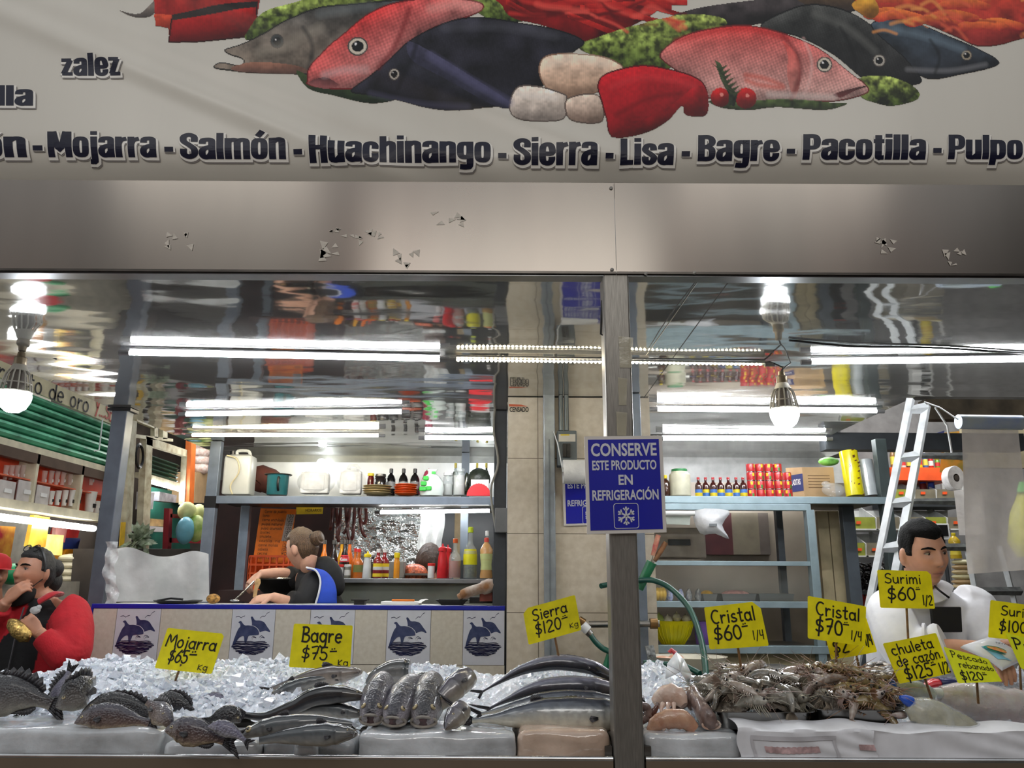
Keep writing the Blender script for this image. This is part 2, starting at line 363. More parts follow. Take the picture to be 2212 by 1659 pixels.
# ---- tiled pillar
pm=M('pillar_tile',(206,196,178),0.35,var=0.07,vs=26,bump=.03,bs=30,col2=(188,176,156))
N_=pm.node_tree.nodes;L_=pm.node_tree.links;b_=N_['Principled BSDF']
src=b_.inputs['Base Color'].links[0].from_socket
tc=N_.new('ShaderNodeTexCoord');sp=N_.new('ShaderNodeSeparateXYZ');L_.new(tc.outputs['Object'],sp.inputs[0])
def joint(sock,step,off,w):
 a=N_.new('ShaderNodeMath');a.operation='ADD';a.inputs[1].default_value=off;L_.new(sock,a.inputs[0])
 d=N_.new('ShaderNodeMath');d.operation='PINGPONG';d.inputs[1].default_value=step/2;L_.new(a.outputs[0],d.inputs[0])
 c=N_.new('ShaderNodeMath');c.operation='LESS_THAN';c.inputs[1].default_value=w;L_.new(d.outputs[0],c.inputs[0]);return c.outputs[0]
zj=P(1150,990,4.3).z
jz=joint(sp.outputs[2],0.408,-zj+0.408*10,0.0022);jx=joint(sp.outputs[0],0.412,-0.145+4.12,0.002)
mxm=N_.new('ShaderNodeMath');mxm.operation='MAXIMUM';L_.new(jz,mxm.inputs[0]);L_.new(jx,mxm.inputs[1])
mm=N_.new('ShaderNodeMix');mm.data_type='RGBA';mm.inputs[7].default_value=(*lin((104,94,80)),1)
L_.new(mxm.outputs[0],mm.inputs[0]);L_.new(src,mm.inputs[6]);L_.new(mm.outputs[2],b_.inputs['Base Color'])
xa=P(1096,1100,4.3).x
struct(fin('column',MB().box(xa,xa+.79,4.3,4.95,0,ZC-.005),pm,smooth=False))
# ---- printed vinyl banner above the stall
def bdisp(x,z):
 h=z-2.79
 d=0.055*max(0,1-h/0.11)**2
 d+=0.006*sin(2.2*x+3.0*z)*min(1,h/.15)
 for k,(a,bb,c,am)in enumerate(((0.8,1.0,2.62,.012),(0.8,1.0,3.02,.009),(0.75,1.0,2.78,.006))):
  q=(bb*(z)+a*x*0.55-c);d-=am*exp(-(q/.05)**2)
 d+=0.010*exp(-((x-.34)/.09)**2-(h/.1)**2)
 return d
YB=2.445
def BN(px,py,off=0.0):
 p=P(px,py,YB);p.y=YB+bdisp(p.x,p.z)-off;return p
VINYL=M('white_vinyl',(203,198,187),0.3,var=0.02,vs=4,bump=.015,bs=220,stretch=(1,1,.1))
T_ban=thing('shop_banner','large white vinyl banner printed with heaped fish and navy names above the stall','banner',P(1106,398,YB))
mb=MB();zt=3.95;zb=P(1106,397,YB).z-.004
mb.grid(lambda u,v:(-2.3+4.6*u,YB+bdisp(-2.3+4.6*u,zb+(zt-zb)*v),zb+(zt-zb)*v),220,90)
fin('vinyl_sheet',mb,VINYL,T_ban)
# lettering
NAVY=M('navy_print',(14,16,40),0.35,var=0.05,spec=.3);OUTL=M('pale_outline_print',(226,222,214),0.35,var=.02);GREYP=M('grey_shadow_print',(128,122,118),.4,var=.02)
WORDS=[('ón',-40,58,339,51),('-',73,94,339,51),('Mojarra',105,338,339,52),('-',356,375,341,51),('Salmón',390,617,342,54),('-',634,653,346,52),('Huachinango',668,1060,349,54),('-',1076,1094,353,52),('Sierra',1110,1290,353,54),('-',1308,1325,355,52),('Lisa',1340,1455,354,53),('-',1472,1490,351,52),('Bagre',1507,1682,347,52),('-',1698,1716,346,50),('Pacotilla',1733,1998,345,52),('-',2014,2032,344,50),('Pulpo',2047,2208,344,51),('zalez',134,262,165,46),('illa',-22,74,231,44)]
_w=.235;_c=_w/2
def _ov(x0,x1,y0,y1):
 cx,cy,rx,ry=(x0+x1)/2,(y0+y1)/2,(x1-x0)/2-_c,(y1-y0)/2-.08
 return[(cx+rx*abs(cos(a))**.45*(1 if cos(a)>0 else-1),cy+ry*abs(sin(a))**.6*(1 if sin(a)>0 else-1))for a in[pi/2+2*pi*k/24 for k in range(25)]]
HV={'M':(.84,[[(_c,0),(_c,1)],[(.84-_c,0),(.84-_c,1)],[(.2,1),(.42,.25),(.64,1)]]),'S':(.58,[[(.465,.64),(.46,.84),(.29,.92),(.12,.84),(.12,.66),(.29,.52),(.46,.36),(.46,.16),(.29,.08),(.12,.16),(.115,.36)]]),'H':(.62,[[(_c,0),(_c,1)],[(.62-_c,0),(.62-_c,1)],[(.1,.52),(.5,.52)]]),'L':(.44,[[(_c,0),(_c,1)],[(.1,.08),(.44,.08)]]),'B':(.6,[[(_c,0),(_c,1)],[(.1,.92),(.36,.92),(.475,.82),(.475,.66),(.36,.54),(.475,.42),(.475,.16),(.36,.08),(.1,.08)],[(.12,.53),(.4,.53)]]),'P':(.58,[[(_c,0),(_c,1)],[(.1,.92),(.36,.92),(.46,.82),(.46,.56),(.36,.46),(.12,.46)]]),'o':(.56,[_ov(0,.56,0,.8)]),'n':(.56,[[(_c,0),(_c,.8)],[(_c,.62),(.26,.72),(.4,.72),(.445,.62),(.445,0)]]),'m':(.84,[[(_c,0),(_c,.8)],[(_c,.64),(.22,.72),(.36,.72),(.42,.62),(.42,0)],[(.42,.64),(.52,.72),(.66,.72),(.725,.62),(.725,0)]]),'u':(.56,[[(.445,0),(.445,.8)],[(_c,.8),(_c,.16),(.18,.08),(.3,.08),(.44,.2)]]),'h':(.56,[[(_c,0),(_c,1)],[(_c,.62),(.26,.72),(.4,.72),(.445,.62),(.445,0)]]),'i':(.235,[[(_c,0),(_c,.8)],[(_c,.87),(_c,1.02)]]),'l':(.235,[[(_c,0),(_c,1)]]),'j':(.26,[[(.14,.8),(.14,-.06),(.06,-.14),(-.04,-.14)],[(.14,.87),(.14,1.02)]]),'a':(.55,[[(.12,.56),(.14,.7),(.26,.73),(.4,.72),(.435,.62),(.435,0)],[(.43,.46),(.2,.38),(.118,.28),(.118,.14),(.2,.07),(.34,.1),(.43,.22)]]),'r':(.4,[[(_c,0),(_c,.8)],[(_c,.5),(.2,.66),(.4,.72)]]),'e':(.55,[[(.12,.4),(.43,.4),(.432,.6),(.36,.72),(.2,.72),(.118,.6),(.118,.2),(.2,.08),(.36,.08),(.432,.18),(.432,.28)]]),'g':(.56,[[(.445,.8),(.445,-.04),(.36,-.14),(.1,-.13)],_ov(0,.56,.1,.8)]),'c':(.53,[[(.415,.5),(.415,.64),(.34,.72),(.2,.72),(.118,.62),(.118,.18),(.2,.08),(.34,.08),(.415,.16),(.415,.32)]]),'s':(.5,[[(.39,.52),(.36,.7),(.2,.72),(.12,.62),(.13,.5),(.38,.3),(.39,.17),(.3,.08),(.16,.08),(.112,.18),(.112,.28)]]),'t':(.36,[[(.17,.96),(.17,.14),(.24,.08),(.36,.08)],[(0,.72),(.36,.72)]]),'p':(.56,[[(_c,-.2),(_c,.8)],_ov(0,.56,0,.8)]),'z':(.46,[[(0,.72),(.4,.72)],[(.36,.72),(.1,.08)],[(.04,.08),(.46,.08)]]),'ó':(.56,[_ov(0,.56,0,.8),[(.22,.86),(.4,1.06)]]),}
def heavy(mb,s,fn,x0,x1,ch,grow=0.0,lift=0.0):
 gap=.035;tot=sum(HV[c][0]for c in s)+gap*(len(s)-1);kx=(x1-x0)/tot;adv=0
 for c in s:
  for st in HV[c][1]:
   pts=[tuple(np.array(st[0])*(1-k/8)+np.array(st[1])*k/8)for k in range(9)]if len(st)==2 else(st if len(st)>20 else catmull(st,4));n=len(pts)
   A,B=[],[]
   for i in range(n):
    a,b=pts[max(0,i-1)],pts[min(n-1,i+1)];
    if n>20 and len(st)>20 and i in(0,n-1):a,b=pts[n-2],pts[1]
    d=np.array((b[0]-a[0],b[1]-a[1]));d=d/(np.hypot(*d)or 1);nr=np.array((-d[1]*(_w/2+grow),d[0]*(.078+grow*.8)))
    p=np.array(pts[i])
    if len(st)<=20 and i==0:p=p-d*grow
    if len(st)<=20 and i==n-1:p=p+d*grow
    A.append(p+nr);B.append(p-nr)
   o=len(mb.v)
   for a,b in zip(A,B):
    for q in(a,b):mb.v.append(Vector(fn(x0+(adv+q[0])*kx,q[1]*ch)))
   for i in range(n-1):mb.f.append((o+2*i,o+2*i+1,o+2*i+3,o+2*i+2));mb.m.append(0)
  adv+=HV[c][0]+gap
for nm,gr,dx,dy,off,mt in(('letter_shadow',.05,3.0,5.0,.0022,GREYP),('letter_outline',.05,1.6,2.6,.003,OUTL),('lettering',0,0,0,.004,NAVY)):
 mb=MB()
 for s,x0,x1,yb,ch in WORDS:
  if s=='-':
   g=2 if nm!='lettering' else 0
   mb.add([BN(x+dx,y+dy,off)for x,y in((x0-g,yb-ch*.24-g),(x1+g,yb-ch*.24-g),(x1+g,yb-ch*.44-g),(x0-g,yb-ch*.44-g))],[(0,1,2,3)]);continue
  heavy(mb,s,lambda u,v:BN(u+dx,yb-v+dy,off),x0,x1,ch,gr)
 fin(nm,mb,mt,T_ban,smooth=False)
fin('grommet',MB().lathe([(.003,-.004),(.008,-.004),(.009,0),(.004,.003),(0.0005,.003)],14,BN(1331,387)-Vector((0,.004,0)),axis='y'),M('dark_grommet',(70,66,60),.4,.8),T_ban)
# the printed picture and some vinyl glare: painted per point on a fine sheet lying on the banner
GX0,GX1,GY0,GY1,GS=255,2300,-30,300,1.6
nx,ny=int((GX1-GX0)/GS),int((GY1-GY0)/GS)
gx,gy=np.meshgrid(np.linspace(GX0,GX1,nx+1),np.linspace(GY0,GY1,ny+1))
IMG=np.zeros(gx.shape+(3,));ALP=np.zeros(gx.shape,bool);RNG=np.random.RandomState(4)
def vnoise(sc,seed=0,sx=1.0):
 r=np.random.RandomState(seed);t=r.rand(64,256)
 a=gx/sc*sx;b=gy/sc;i=np.floor(a).astype(int);j=np.floor(b).astype(int);fa=a-i;fb=b-j;fa=fa*fa*(3-2*fa);fb=fb*fb*(3-2*fb)
 g=lambda p,q:t[q%64,p%256]
 return(g(i,j)*(1-fa)+g(i+1,j)*fa)*(1-fb)+(g(i,j+1)*(1-fa)+g(i+1,j+1)*fa)*fb
def pip(pts):
 m=np.zeros(gx.shape,bool);n=len(pts)
 x0,x1=min(p[0]for p in pts),max(p[0]for p in pts);ii0,ii1=max(0,int((x0-GX0)/GS)-1),min(nx+1,int((x1-GX0)/GS)+2)
 if ii1<=ii0:return m
 X,Y_=gx[:,ii0:ii1],gy[:,ii0:ii1];s=np.zeros(X.shape,bool)
 for i in range(n):
  (xi,yi),(xj,yj)=pts[i],pts[i-1]
  if yi==yj:continue
  s^=((yi>Y_)!=(yj>Y_))&(X<(xj-xi)*(Y_-yi)/(yj-yi)+xi)
 m[:,ii0:ii1]=s;return m
def paint(pts,top,bot,sm=True,axis=(0,1),noise=(18,.25),scales=None,seed=1,edge=None,relief=12):
 """printed shape: two inks mixed along an axis of the picture, print grain, optional scale pattern"""
 pp=catmull(pts,5,True)if sm else pts;m=pip(pp)
 if not m.any():return m
 pr=gx*axis[0]+gy*axis[1];lo,hi=pr[m].min(),pr[m].max();t=np.clip((pr-lo)/(hi-lo+1e-6),0,1)[...,None]
 c=np.array(lin(top))*(1-t)+np.array(lin(bot))*t
 c=c*(1+noise[1]*2*(vnoise(noise[0],seed)-.5)+.3*(vnoise(5,seed+9)-.5))[...,None]
 if scales:
  s,am=scales;a=(gx+gy*.5)/s;b=(gy-gx*.35)/s
  c=c*(1+am*np.sin(a*2*pi)*np.sin(b*2*pi))[...,None]
 ys,xs_=np.where(m);a0,a1,b0,b1=max(0,ys.min()-14),ys.max()+14,max(0,xs_.min()-14),xs_.max()+14;sub=m[a0:a1,b0:b1].astype(float)
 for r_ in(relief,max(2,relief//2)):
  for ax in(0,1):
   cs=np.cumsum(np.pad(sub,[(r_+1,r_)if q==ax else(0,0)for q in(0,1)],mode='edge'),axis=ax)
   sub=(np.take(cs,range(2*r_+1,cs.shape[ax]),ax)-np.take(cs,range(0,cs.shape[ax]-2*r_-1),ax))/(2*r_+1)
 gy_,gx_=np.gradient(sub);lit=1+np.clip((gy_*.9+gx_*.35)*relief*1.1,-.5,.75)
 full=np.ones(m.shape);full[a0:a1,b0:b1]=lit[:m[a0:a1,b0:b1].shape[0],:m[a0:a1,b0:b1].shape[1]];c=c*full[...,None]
 IMG[m]=np.clip(c[m],0,1);ALP[m]=True
 if edge is not None:
  er=m&~(np.roll(m,2,0)&np.roll(m,-2,0)&np.roll(m,2,1)&np.roll(m,-2,1));IMG[er]=np.array(lin(edge))
 return m
def eye(x,y,r,ring=(214,206,190),pup=(16,16,20)):
 d=np.hypot(gx-x,gy-y)
 for rr,c in((r,(90,84,80)),(r*.85,ring),(r*.58,pup)):IMG[d<rr]=lin(c);ALP[d<rr]=True
 IMG[np.hypot(gx-x+r*.2,gy-y+r*.25)<r*.14]=lin((230,230,230))
def lettuce(pts,seed):
 m=paint(pts,(140,154,84),(78,98,50),noise=(14,.8),seed=seed,sm=True)
 f=.5*vnoise(11,seed+3)+.3*vnoise(5.5,seed+4)+.2*vnoise(3.2,seed+5);k=np.clip((f-.3)/.4,0,1)[...,None]
 cc=IMG*(.35+1.25*k)+np.array((.03,.05,.0))*k;IMG[m]=np.clip(cc[m],0,1)
paint([(255,20),(300,27),(340,-10),(330,30),(290,36)],(150,140,130),(90,84,80))
paint([(330,-30),(565,-30),(556,45),(480,60),(380,60),(335,55)],(188,52,44),(150,34,34),sm=False,noise=(30,.35))
paint([(330,28),(370,30),(366,92),(362,60),(336,54)],(196,80,52),(170,44,34),sm=False)
paint([(368,38),(556,12),(560,76),(430,90),(362,93)],(170,30,28),(120,16,22),sm=False,noise=(40,.35),edge=(60,10,12))
paint([(370,30),(450,14),(556,2),(556,16),(450,30),(372,42)],(36,32,32),(60,50,46),sm=False)
lettuce([(530,84),(545,52),(580,20),(640,2),(720,-20),(900,-28),(880,5),(760,22),(650,40),(600,72)],3)
paint([(855,-30),(1010,-30),(1030,8),(960,24),(880,14)],(206,90,70),(190,70,60))
lettuce([(1000,-30),(1250,-30),(1200,20),(1120,50),(1040,35)],5)
paint([(1080,-30),(1500,-30),(1440,10),(1400,40),(1320,80),(1260,92),(1180,60),(1110,42),(1085,15)],(176,34,34),(120,14,22),noise=(26,.7),seed=8)
for i in range(16):
 a=RNG.uniform(1090,1400);b=RNG.uniform(-20,30);L2=RNG.uniform(60,120);s=RNG.uniform(-.9,.9)
 paint([(a,b),(a+L2,b+L2*s*.5+8),(a+L2,b+L2*s*.5+20),(a,b+12)],(206,52,44),(150,22,26),sm=False,seed=i)
paint([(1330,90),(1400,60),(1500,20),(1700,-10),(1780,-30),(1900,-30),(1860,20),(1700,40),(1600,60),(1450,70)],(70,66,66),(52,44,48),noise=(20,.6))
paint([(1700,-30),(1890,-30),(1860,12),(1800,24),(1740,10)],(120,96,60),(90,76,70))
lettuce([(1248,102),(1300,80),(1380,55),(1480,33),(1562,42),(1555,70),(1470,110),(1440,155),(1350,150),(1285,125)],7)
paint([(462,148),(466,138),(482,134),(515,139),(524,128),(492,116),(484,104),(520,92),(590,60),(640,32),(690,14),(760,8),(900,2),(860,60),(760,120),(690,158),(600,157),(540,158),(490,153)],(58,64,66),(150,138,124),noise=(24,.5),seed=11,edge=(40,40,40))
paint([(515,139),(560,132),(640,140),(660,156),(540,157),(500,150)],(150,110,92),(120,92,82),seed=12)
eye(598,88,15,(70,76,78),(30,32,34))
paint([(640,150),(700,180),(780,195),(860,210),(800,222),(720,205),(665,190)],(60,76,44),(40,56,34),seed=13)
paint([(662,172),(668,140),(720,92),(790,32),(860,4),(960,-4),(1040,8),(1030,32),(940,60),(885,95),(825,152),(790,186),(740,192),(695,189),(664,182)],(196,52,52),(214,150,146),axis=(.5,.87),noise=(28,.3),scales=(11,.22),seed=14,edge=(120,30,34))
paint([(664,178),(700,165),(730,182),(700,190)],(60,30,34),(180,110,110),seed=15)
eye(773,101,22)
paint([(756,196),(790,168),(830,140),(880,90),(960,50),(1030,38),(1120,50),(1200,65),(1262,92),(1232,122),(1180,182),(1112,226),(1040,236),(980,239),(920,232),(860,216),(800,205)],(50,50,60),(36,36,48),noise=(30,.6),scales=(8,.12),seed=16,edge=(24,24,28))
paint([(880,92),(910,100),(1010,160),(1105,225),(1070,232),(960,170),(890,130)],(74,74,96),(58,58,80),seed=17);eye(852,162,12,(190,184,174))  # bluish band is glare on the vinyl, painted in among the inks
paint([(1640,60),(1700,22),(1760,8),(1830,22),(1890,58),(1950,118),(1992,172),(1960,186),(1880,182),(1800,120),(1720,80)],(74,76,74),(28,28,32),noise=(26,.5),scales=(8,.2),seed=18,edge=(20,20,22))
paint([(1880,52),(1960,42),(2050,75),(2120,105),(2158,128),(2150,143),(2080,160),(2000,170),(1950,122)],(66,80,92),(44,46,54),noise=(22,.6),seed=19,edge=(24,26,30));eye(2089,118,12,(170,160,140));eye(1899,131,14,(190,186,176))
paint([(1850,18),(1900,-30),(2320,-30),(2320,60),(2212,82),(2160,96),(2110,98),(2060,76),(1980,45),(1900,42)],(196,70,48),(176,60,58),noise=(34,.6),seed=20,edge=(110,36,32))
for i in range(9):
 a=RNG.uniform(1900,2200);b=RNG.uniform(-10,60)
 paint([(a-55,b),(a,b-14),(a+60,b),(a+50,b+14),(a,b+6),(a-40,b+14)],(224,128,62),(206,66,60),seed=30+i)
paint([(1840,10),(1880,-10),(1900,20),(1880,40)],(206,160,60),(180,120,50))
lettuce([(1855,170),(1920,166),(1978,190),(1982,215),(1930,230),(1890,224),(1855,208)],21)
paint([(1425,118),(1470,82),(1540,62),(1620,56),(1700,75),(1770,105),(1830,152),(1872,186),(1872,203),(1830,217),(1780,223),(1700,221),(1600,226),(1530,215),(1500,182),(1440,142)],(196,56,54),(222,186,178),noise=(26,.25),scales=(10,.25),seed=22,edge=(110,40,40))
paint([(1800,205),(1850,190),(1872,188),(1845,198),(1815,212)],(60,30,32),(120,60,60));eye(1780,141,17)
paint([(1690,90),(1720,120),(1728,170),(1715,215),(1700,170),(1700,120)],(206,90,84),(214,150,140),seed=23)
paint([(1530,220),(1600,222),(1700,216),(1800,224),(1830,226),(1780,240),(1680,234),(1620,240),(1560,236)],(84,104,56),(50,62,36),noise=(10,.7),seed=24)
paint([(1163,152),(1180,122),(1240,117),(1310,126),(1348,152),(1330,192),(1290,202),(1225,212),(1180,192)],(226,204,184),(214,178,150),seed=25,edge=(150,120,100))
paint([(1099,236),(1115,190),(1160,186),(1215,202),(1226,216),(1220,256),(1180,265),(1120,261)],(226,216,204),(190,178,168),seed=26,edge=(110,100,94))
paint([(1221,242),(1228,212),(1292,206),(1302,263),(1240,264)],(222,206,190),(176,150,134),seed=27,edge=(110,96,88))
paint([(1290,185),(1310,160),(1380,143),(1440,150),(1500,168),(1526,196),(1526,250),(1480,251),(1472,232),(1440,265),(1390,290),(1322,297),(1308,256),(1298,220)],(196,34,46),(134,14,26),noise=(44,.35),seed=28,edge=(96,12,20))
paint([(1335,285),(1440,235),(1500,190),(1526,200),(1526,250),(1480,251),(1472,232),(1440,265),(1390,290),(1322,297)],(150,16,28),(104,8,18),seed=29)
for cx_,cy_,r_ in((1555,213,21),(1610,215,23)):
 paint(arc(cx_,cy_,r_,r_,0,340,14),(190,30,34),(120,14,20),sm=False,seed=40);IMG[np.hypot(gx-cx_-3,gy-cy_+6)<4]=lin((236,150,140))
paint([(1543,132),(1556,140),(1572,185),(1592,205),(1586,232),(1574,230),(1572,205),(1556,175)],(70,84,56),(36,46,32),sm=False,noise=(6,.9),seed=41)
for i in range(7):paint([(1552+i*5,150+i*9),(1538+i*5,140+i*9),(1556+i*5,158+i*9),(1572+i*5,142+i*9)],(84,96,62),(50,60,40),sm=False)
def stroke(pts,w,col,mix=.7):
 pp=catmull(pts,6);d=np.full(gx.shape,1e9)
 for a,b in zip(pp,pp[1:]):
  ab=np.array(b)-np.array(a);L2=max(1e-6,ab@ab);t=np.clip(((gx-a[0])*ab[0]+(gy-a[1])*ab[1])/L2,0,1);d=np.minimum(d,np.hypot(gx-a[0]-t*ab[0],gy-a[1]-t*ab[1]))
 k=(np.clip(1-d/w,0,1)**.7*mix*ALP)[...,None];IMG[:]=IMG*(1-k)+np.array(lin(col))*k
for pts,w,col,mx in(([(1690,78),(1722,120),(1728,165),(1708,214)],7,(120,24,30),.6),([(1735,84),(1752,130),(1748,175),(1735,205)],5,(236,196,190),.5),([(1610,165),(1650,172),(1690,190),(1640,186),(1612,176)],8,(214,90,70),.6),([(1460,92),(1540,70),(1620,64),(1700,84)],10,(176,26,34),.5),([(1660,207),(1740,210),(1800,212)],10,(240,226,220),.45),([(885,20),(870,62),(848,108),(818,148)],8,(120,20,30),.6),([(700,160),(745,150),(790,150)],12,(226,196,196),.45),([(930,20),(985,12),(1030,16)],14,(226,170,160),.5),([(905,70),(892,120),(860,190)],7,(20,20,28),.6),([(960,60),(1080,60),(1200,80)],14,(96,98,108),.4),([(930,120),(1010,170),(1100,222)],14,(104,104,140),.5),([(800,200),(900,222),(1010,232)],10,(90,90,116),.45),([(1760,30),(1830,60),(1890,110)],12,(120,122,118),.45),([(1815,60),(1842,110),(1848,160)],6,(14,14,16),.6),([(1905,60),(1990,75),(2080,105)],12,(126,146,160),.5),([(1960,150),(2050,152),(2130,138)],8,(150,152,156),.5),([(2010,85),(2030,120),(2020,158)],5,(20,22,26),.6),([(560,110),(620,95),(690,60)],16,(170,164,150),.4),([(655,60),(675,100),(665,145)],7,(40,40,42),.6),([(690,30),(740,22),(800,14)],14,(120,128,130),.5),([(1320,190),(1380,170),(1450,175),(1500,190)],10,(226,70,76),.4),([(1330,250),(1400,215),(1470,205)],8,(110,8,20),.5),([(1185,140),(1240,128),(1310,140)],14,(240,226,208),.6),([(1120,205),(1200,212)],10,(240,234,226),.6)):stroke(pts,w,col,mx)  # bluish diagonal stroke on the dark fish paints more of the vinyl glare
for i in range(22):
 a=RNG.uniform(1085,1400);b=RNG.uniform(-25,40);stroke([(a,b),(a+RNG.uniform(20,60),b+RNG.uniform(-12,26)),(a+RNG.uniform(60,110),b+RNG.uniform(0,40))],RNG.uniform(4,9),((236,96,84),(100,10,18),(214,60,54))[i%3],.75)
for i in range(26):
 a=RNG.uniform(1880,2270);b=RNG.uniform(-20,80);stroke([(a,b),(a+24,b-RNG.uniform(0,12)),(a+50,b+RNG.uniform(0,20))],RNG.uniform(3,8),((244,170,96),(140,40,44),(230,110,80))[i%3],.7)
IMG=np.clip(IMG,0,1)**1.12*np.array((1.0,.97,.97));IMG*=(1+.05*np.sin(gx*1.35))[...,None]
idx=-np.ones(gx.shape,int);use=ALP.copy();idx[use]=np.arange(use.sum())
vs=[];
for a,b in zip(gx[use],gy[use]):
 p=BN(a,b,.0014);vs.append((p.x,p.y,p.z))
vs=np.array(vs)-np.array(T_ban.location)
q=use[:-1,:-1]&use[1:,:-1]&use[:-1,1:]&use[1:,1:]
F=np.stack([idx[:-1,:-1][q],idx[1:,:-1][q],idx[1:,1:][q],idx[:-1,1:][q]],1)
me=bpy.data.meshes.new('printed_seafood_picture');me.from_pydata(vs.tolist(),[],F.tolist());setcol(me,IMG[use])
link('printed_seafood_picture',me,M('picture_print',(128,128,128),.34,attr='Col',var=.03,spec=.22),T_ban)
# ---- stainless fascia: two brushed panels with scraped-off sticker remains
BRUSH=M('brushed_fascia_steel',(150,143,135),0.24,1.0,var=.04,vs=1.3,col2=(132,126,120),bump=.012,bs=3,stretch=(1.4,1,.25))
bN=BRUSH.node_tree.nodes['Principled BSDF'];bN.inputs['Anisotropic'].default_value=.8;bN.inputs['Anisotropic Rotation'].default_value=0.25
tg=BRUSH.node_tree.nodes.new('ShaderNodeTangent');tg.direction_type='RADIAL';tg.axis='Z';BRUSH.node_tree.links.new(tg.outputs[0],bN.inputs['Tangent'])
xs=P(1329,495,YF).x;zlo,zhi=P(1106,586,YF).z,P(1106,394,YF).z
RES=M('sticker_residue',(200,192,180),.6,.1,var=.1,vs=60,col2=(176,168,156))
def fascia(x0,x1,lab,spots,seam=None):
 T=thing('fascia_panel',lab,'panel',((x0+x1)/2,YF,zlo),group='stainless fascia over the stall opening')
 mb=MB();mb.box(x0,x1,YF,YF+.02,zlo,zhi);fin('steel_sheet',mb,BRUSH,T,smooth=False)
 fin('folded_lip',MB().box(x0,x1,YF-.004,YF+.03,zlo-.008,zlo),M('lip_steel',(90,86,82),.35,1),T,smooth=False)
 r=random.Random(x0)
 for px,py,w,h in spots:
  mb=MB()
  for k in range(7):
   cx_,cy_=px+r.uniform(-w,w),py+r.uniform(-h,h);a0=r.uniform(0,6)
   mb.poly([P(cx_+cos(a0+t*2.1)*r.uniform(4,w*.45),cy_+sin(a0+t*2.1)*r.uniform(2,h*.7),YF-.0016)for t in range(3)])
  fin('sticker_residue',mb,RES,T,smooth=False)
 return T
fA=fascia(-2.6,xs-.0008,'brushed steel fascia sheet with scraped sticker patches below the banner',[(800,510,34,16),(970,475,40,14),(690,545,40,22),(880,560,28,18),(385,520,30,18),(740,500,26,10)])
fB=fascia(xs+.0008,2.6,'brushed steel fascia sheet with greenish sheen past the seam',[(1905,525,26,22),(2060,560,24,20)])
for T,px,py in((fA,1320,407),(fA,1322,583),(fB,1395,592),(fB,1500,590)):
 fin('screw',MB().lathe([(.0065,0),(.006,-.004),(.002,-.005),(.0004,-.005)],10,P(px,py,YF),axis='y'),STEELD,T)
# ---- square steel front post
T=thing('steel_post','square stainless front post with tape scraps carrying the blue notice','post',(P(1350,1640,YF).x,YF+.045,0))
xp=(P(1308,620,YF).x+P(1322,1620,YF).x)/2;xq=(P(1365,620,YF).x+P(1386,1620,YF).x)/2
fin('post_tube',MB().box(xp,xq,YF+.004,YF+.095,0.0,ZC),M('scratched_post_steel',(128,125,119),.36,.55,var=.12,vs=30,stretch=(8,8,.6),bump=.05,bs=60),T,smooth=False,bevel=.006)
TAPE=film('clear_tape',(206,198,170),.2,.2)
for(px,py,w,h)in((1345,845,10,30),(1343,915,12,26),(1352,760,16,34)):
 fin('tape_scrap',MB().slab([P(px-w,py-h,YF),P(px+w,py-h*.9,YF),P(px+w*.8,py+h,YF),P(px-w*.8,py+h,YF)],.0006),TAPE,T,smooth=False)
fin('hook_bracket',MB().tube([P(1310,640,YF+.05),P(1300,650,YF+.05),P(1298,722,YF+.05),P(1308,726,YF+.05)],.0035,8),BLACK,T)
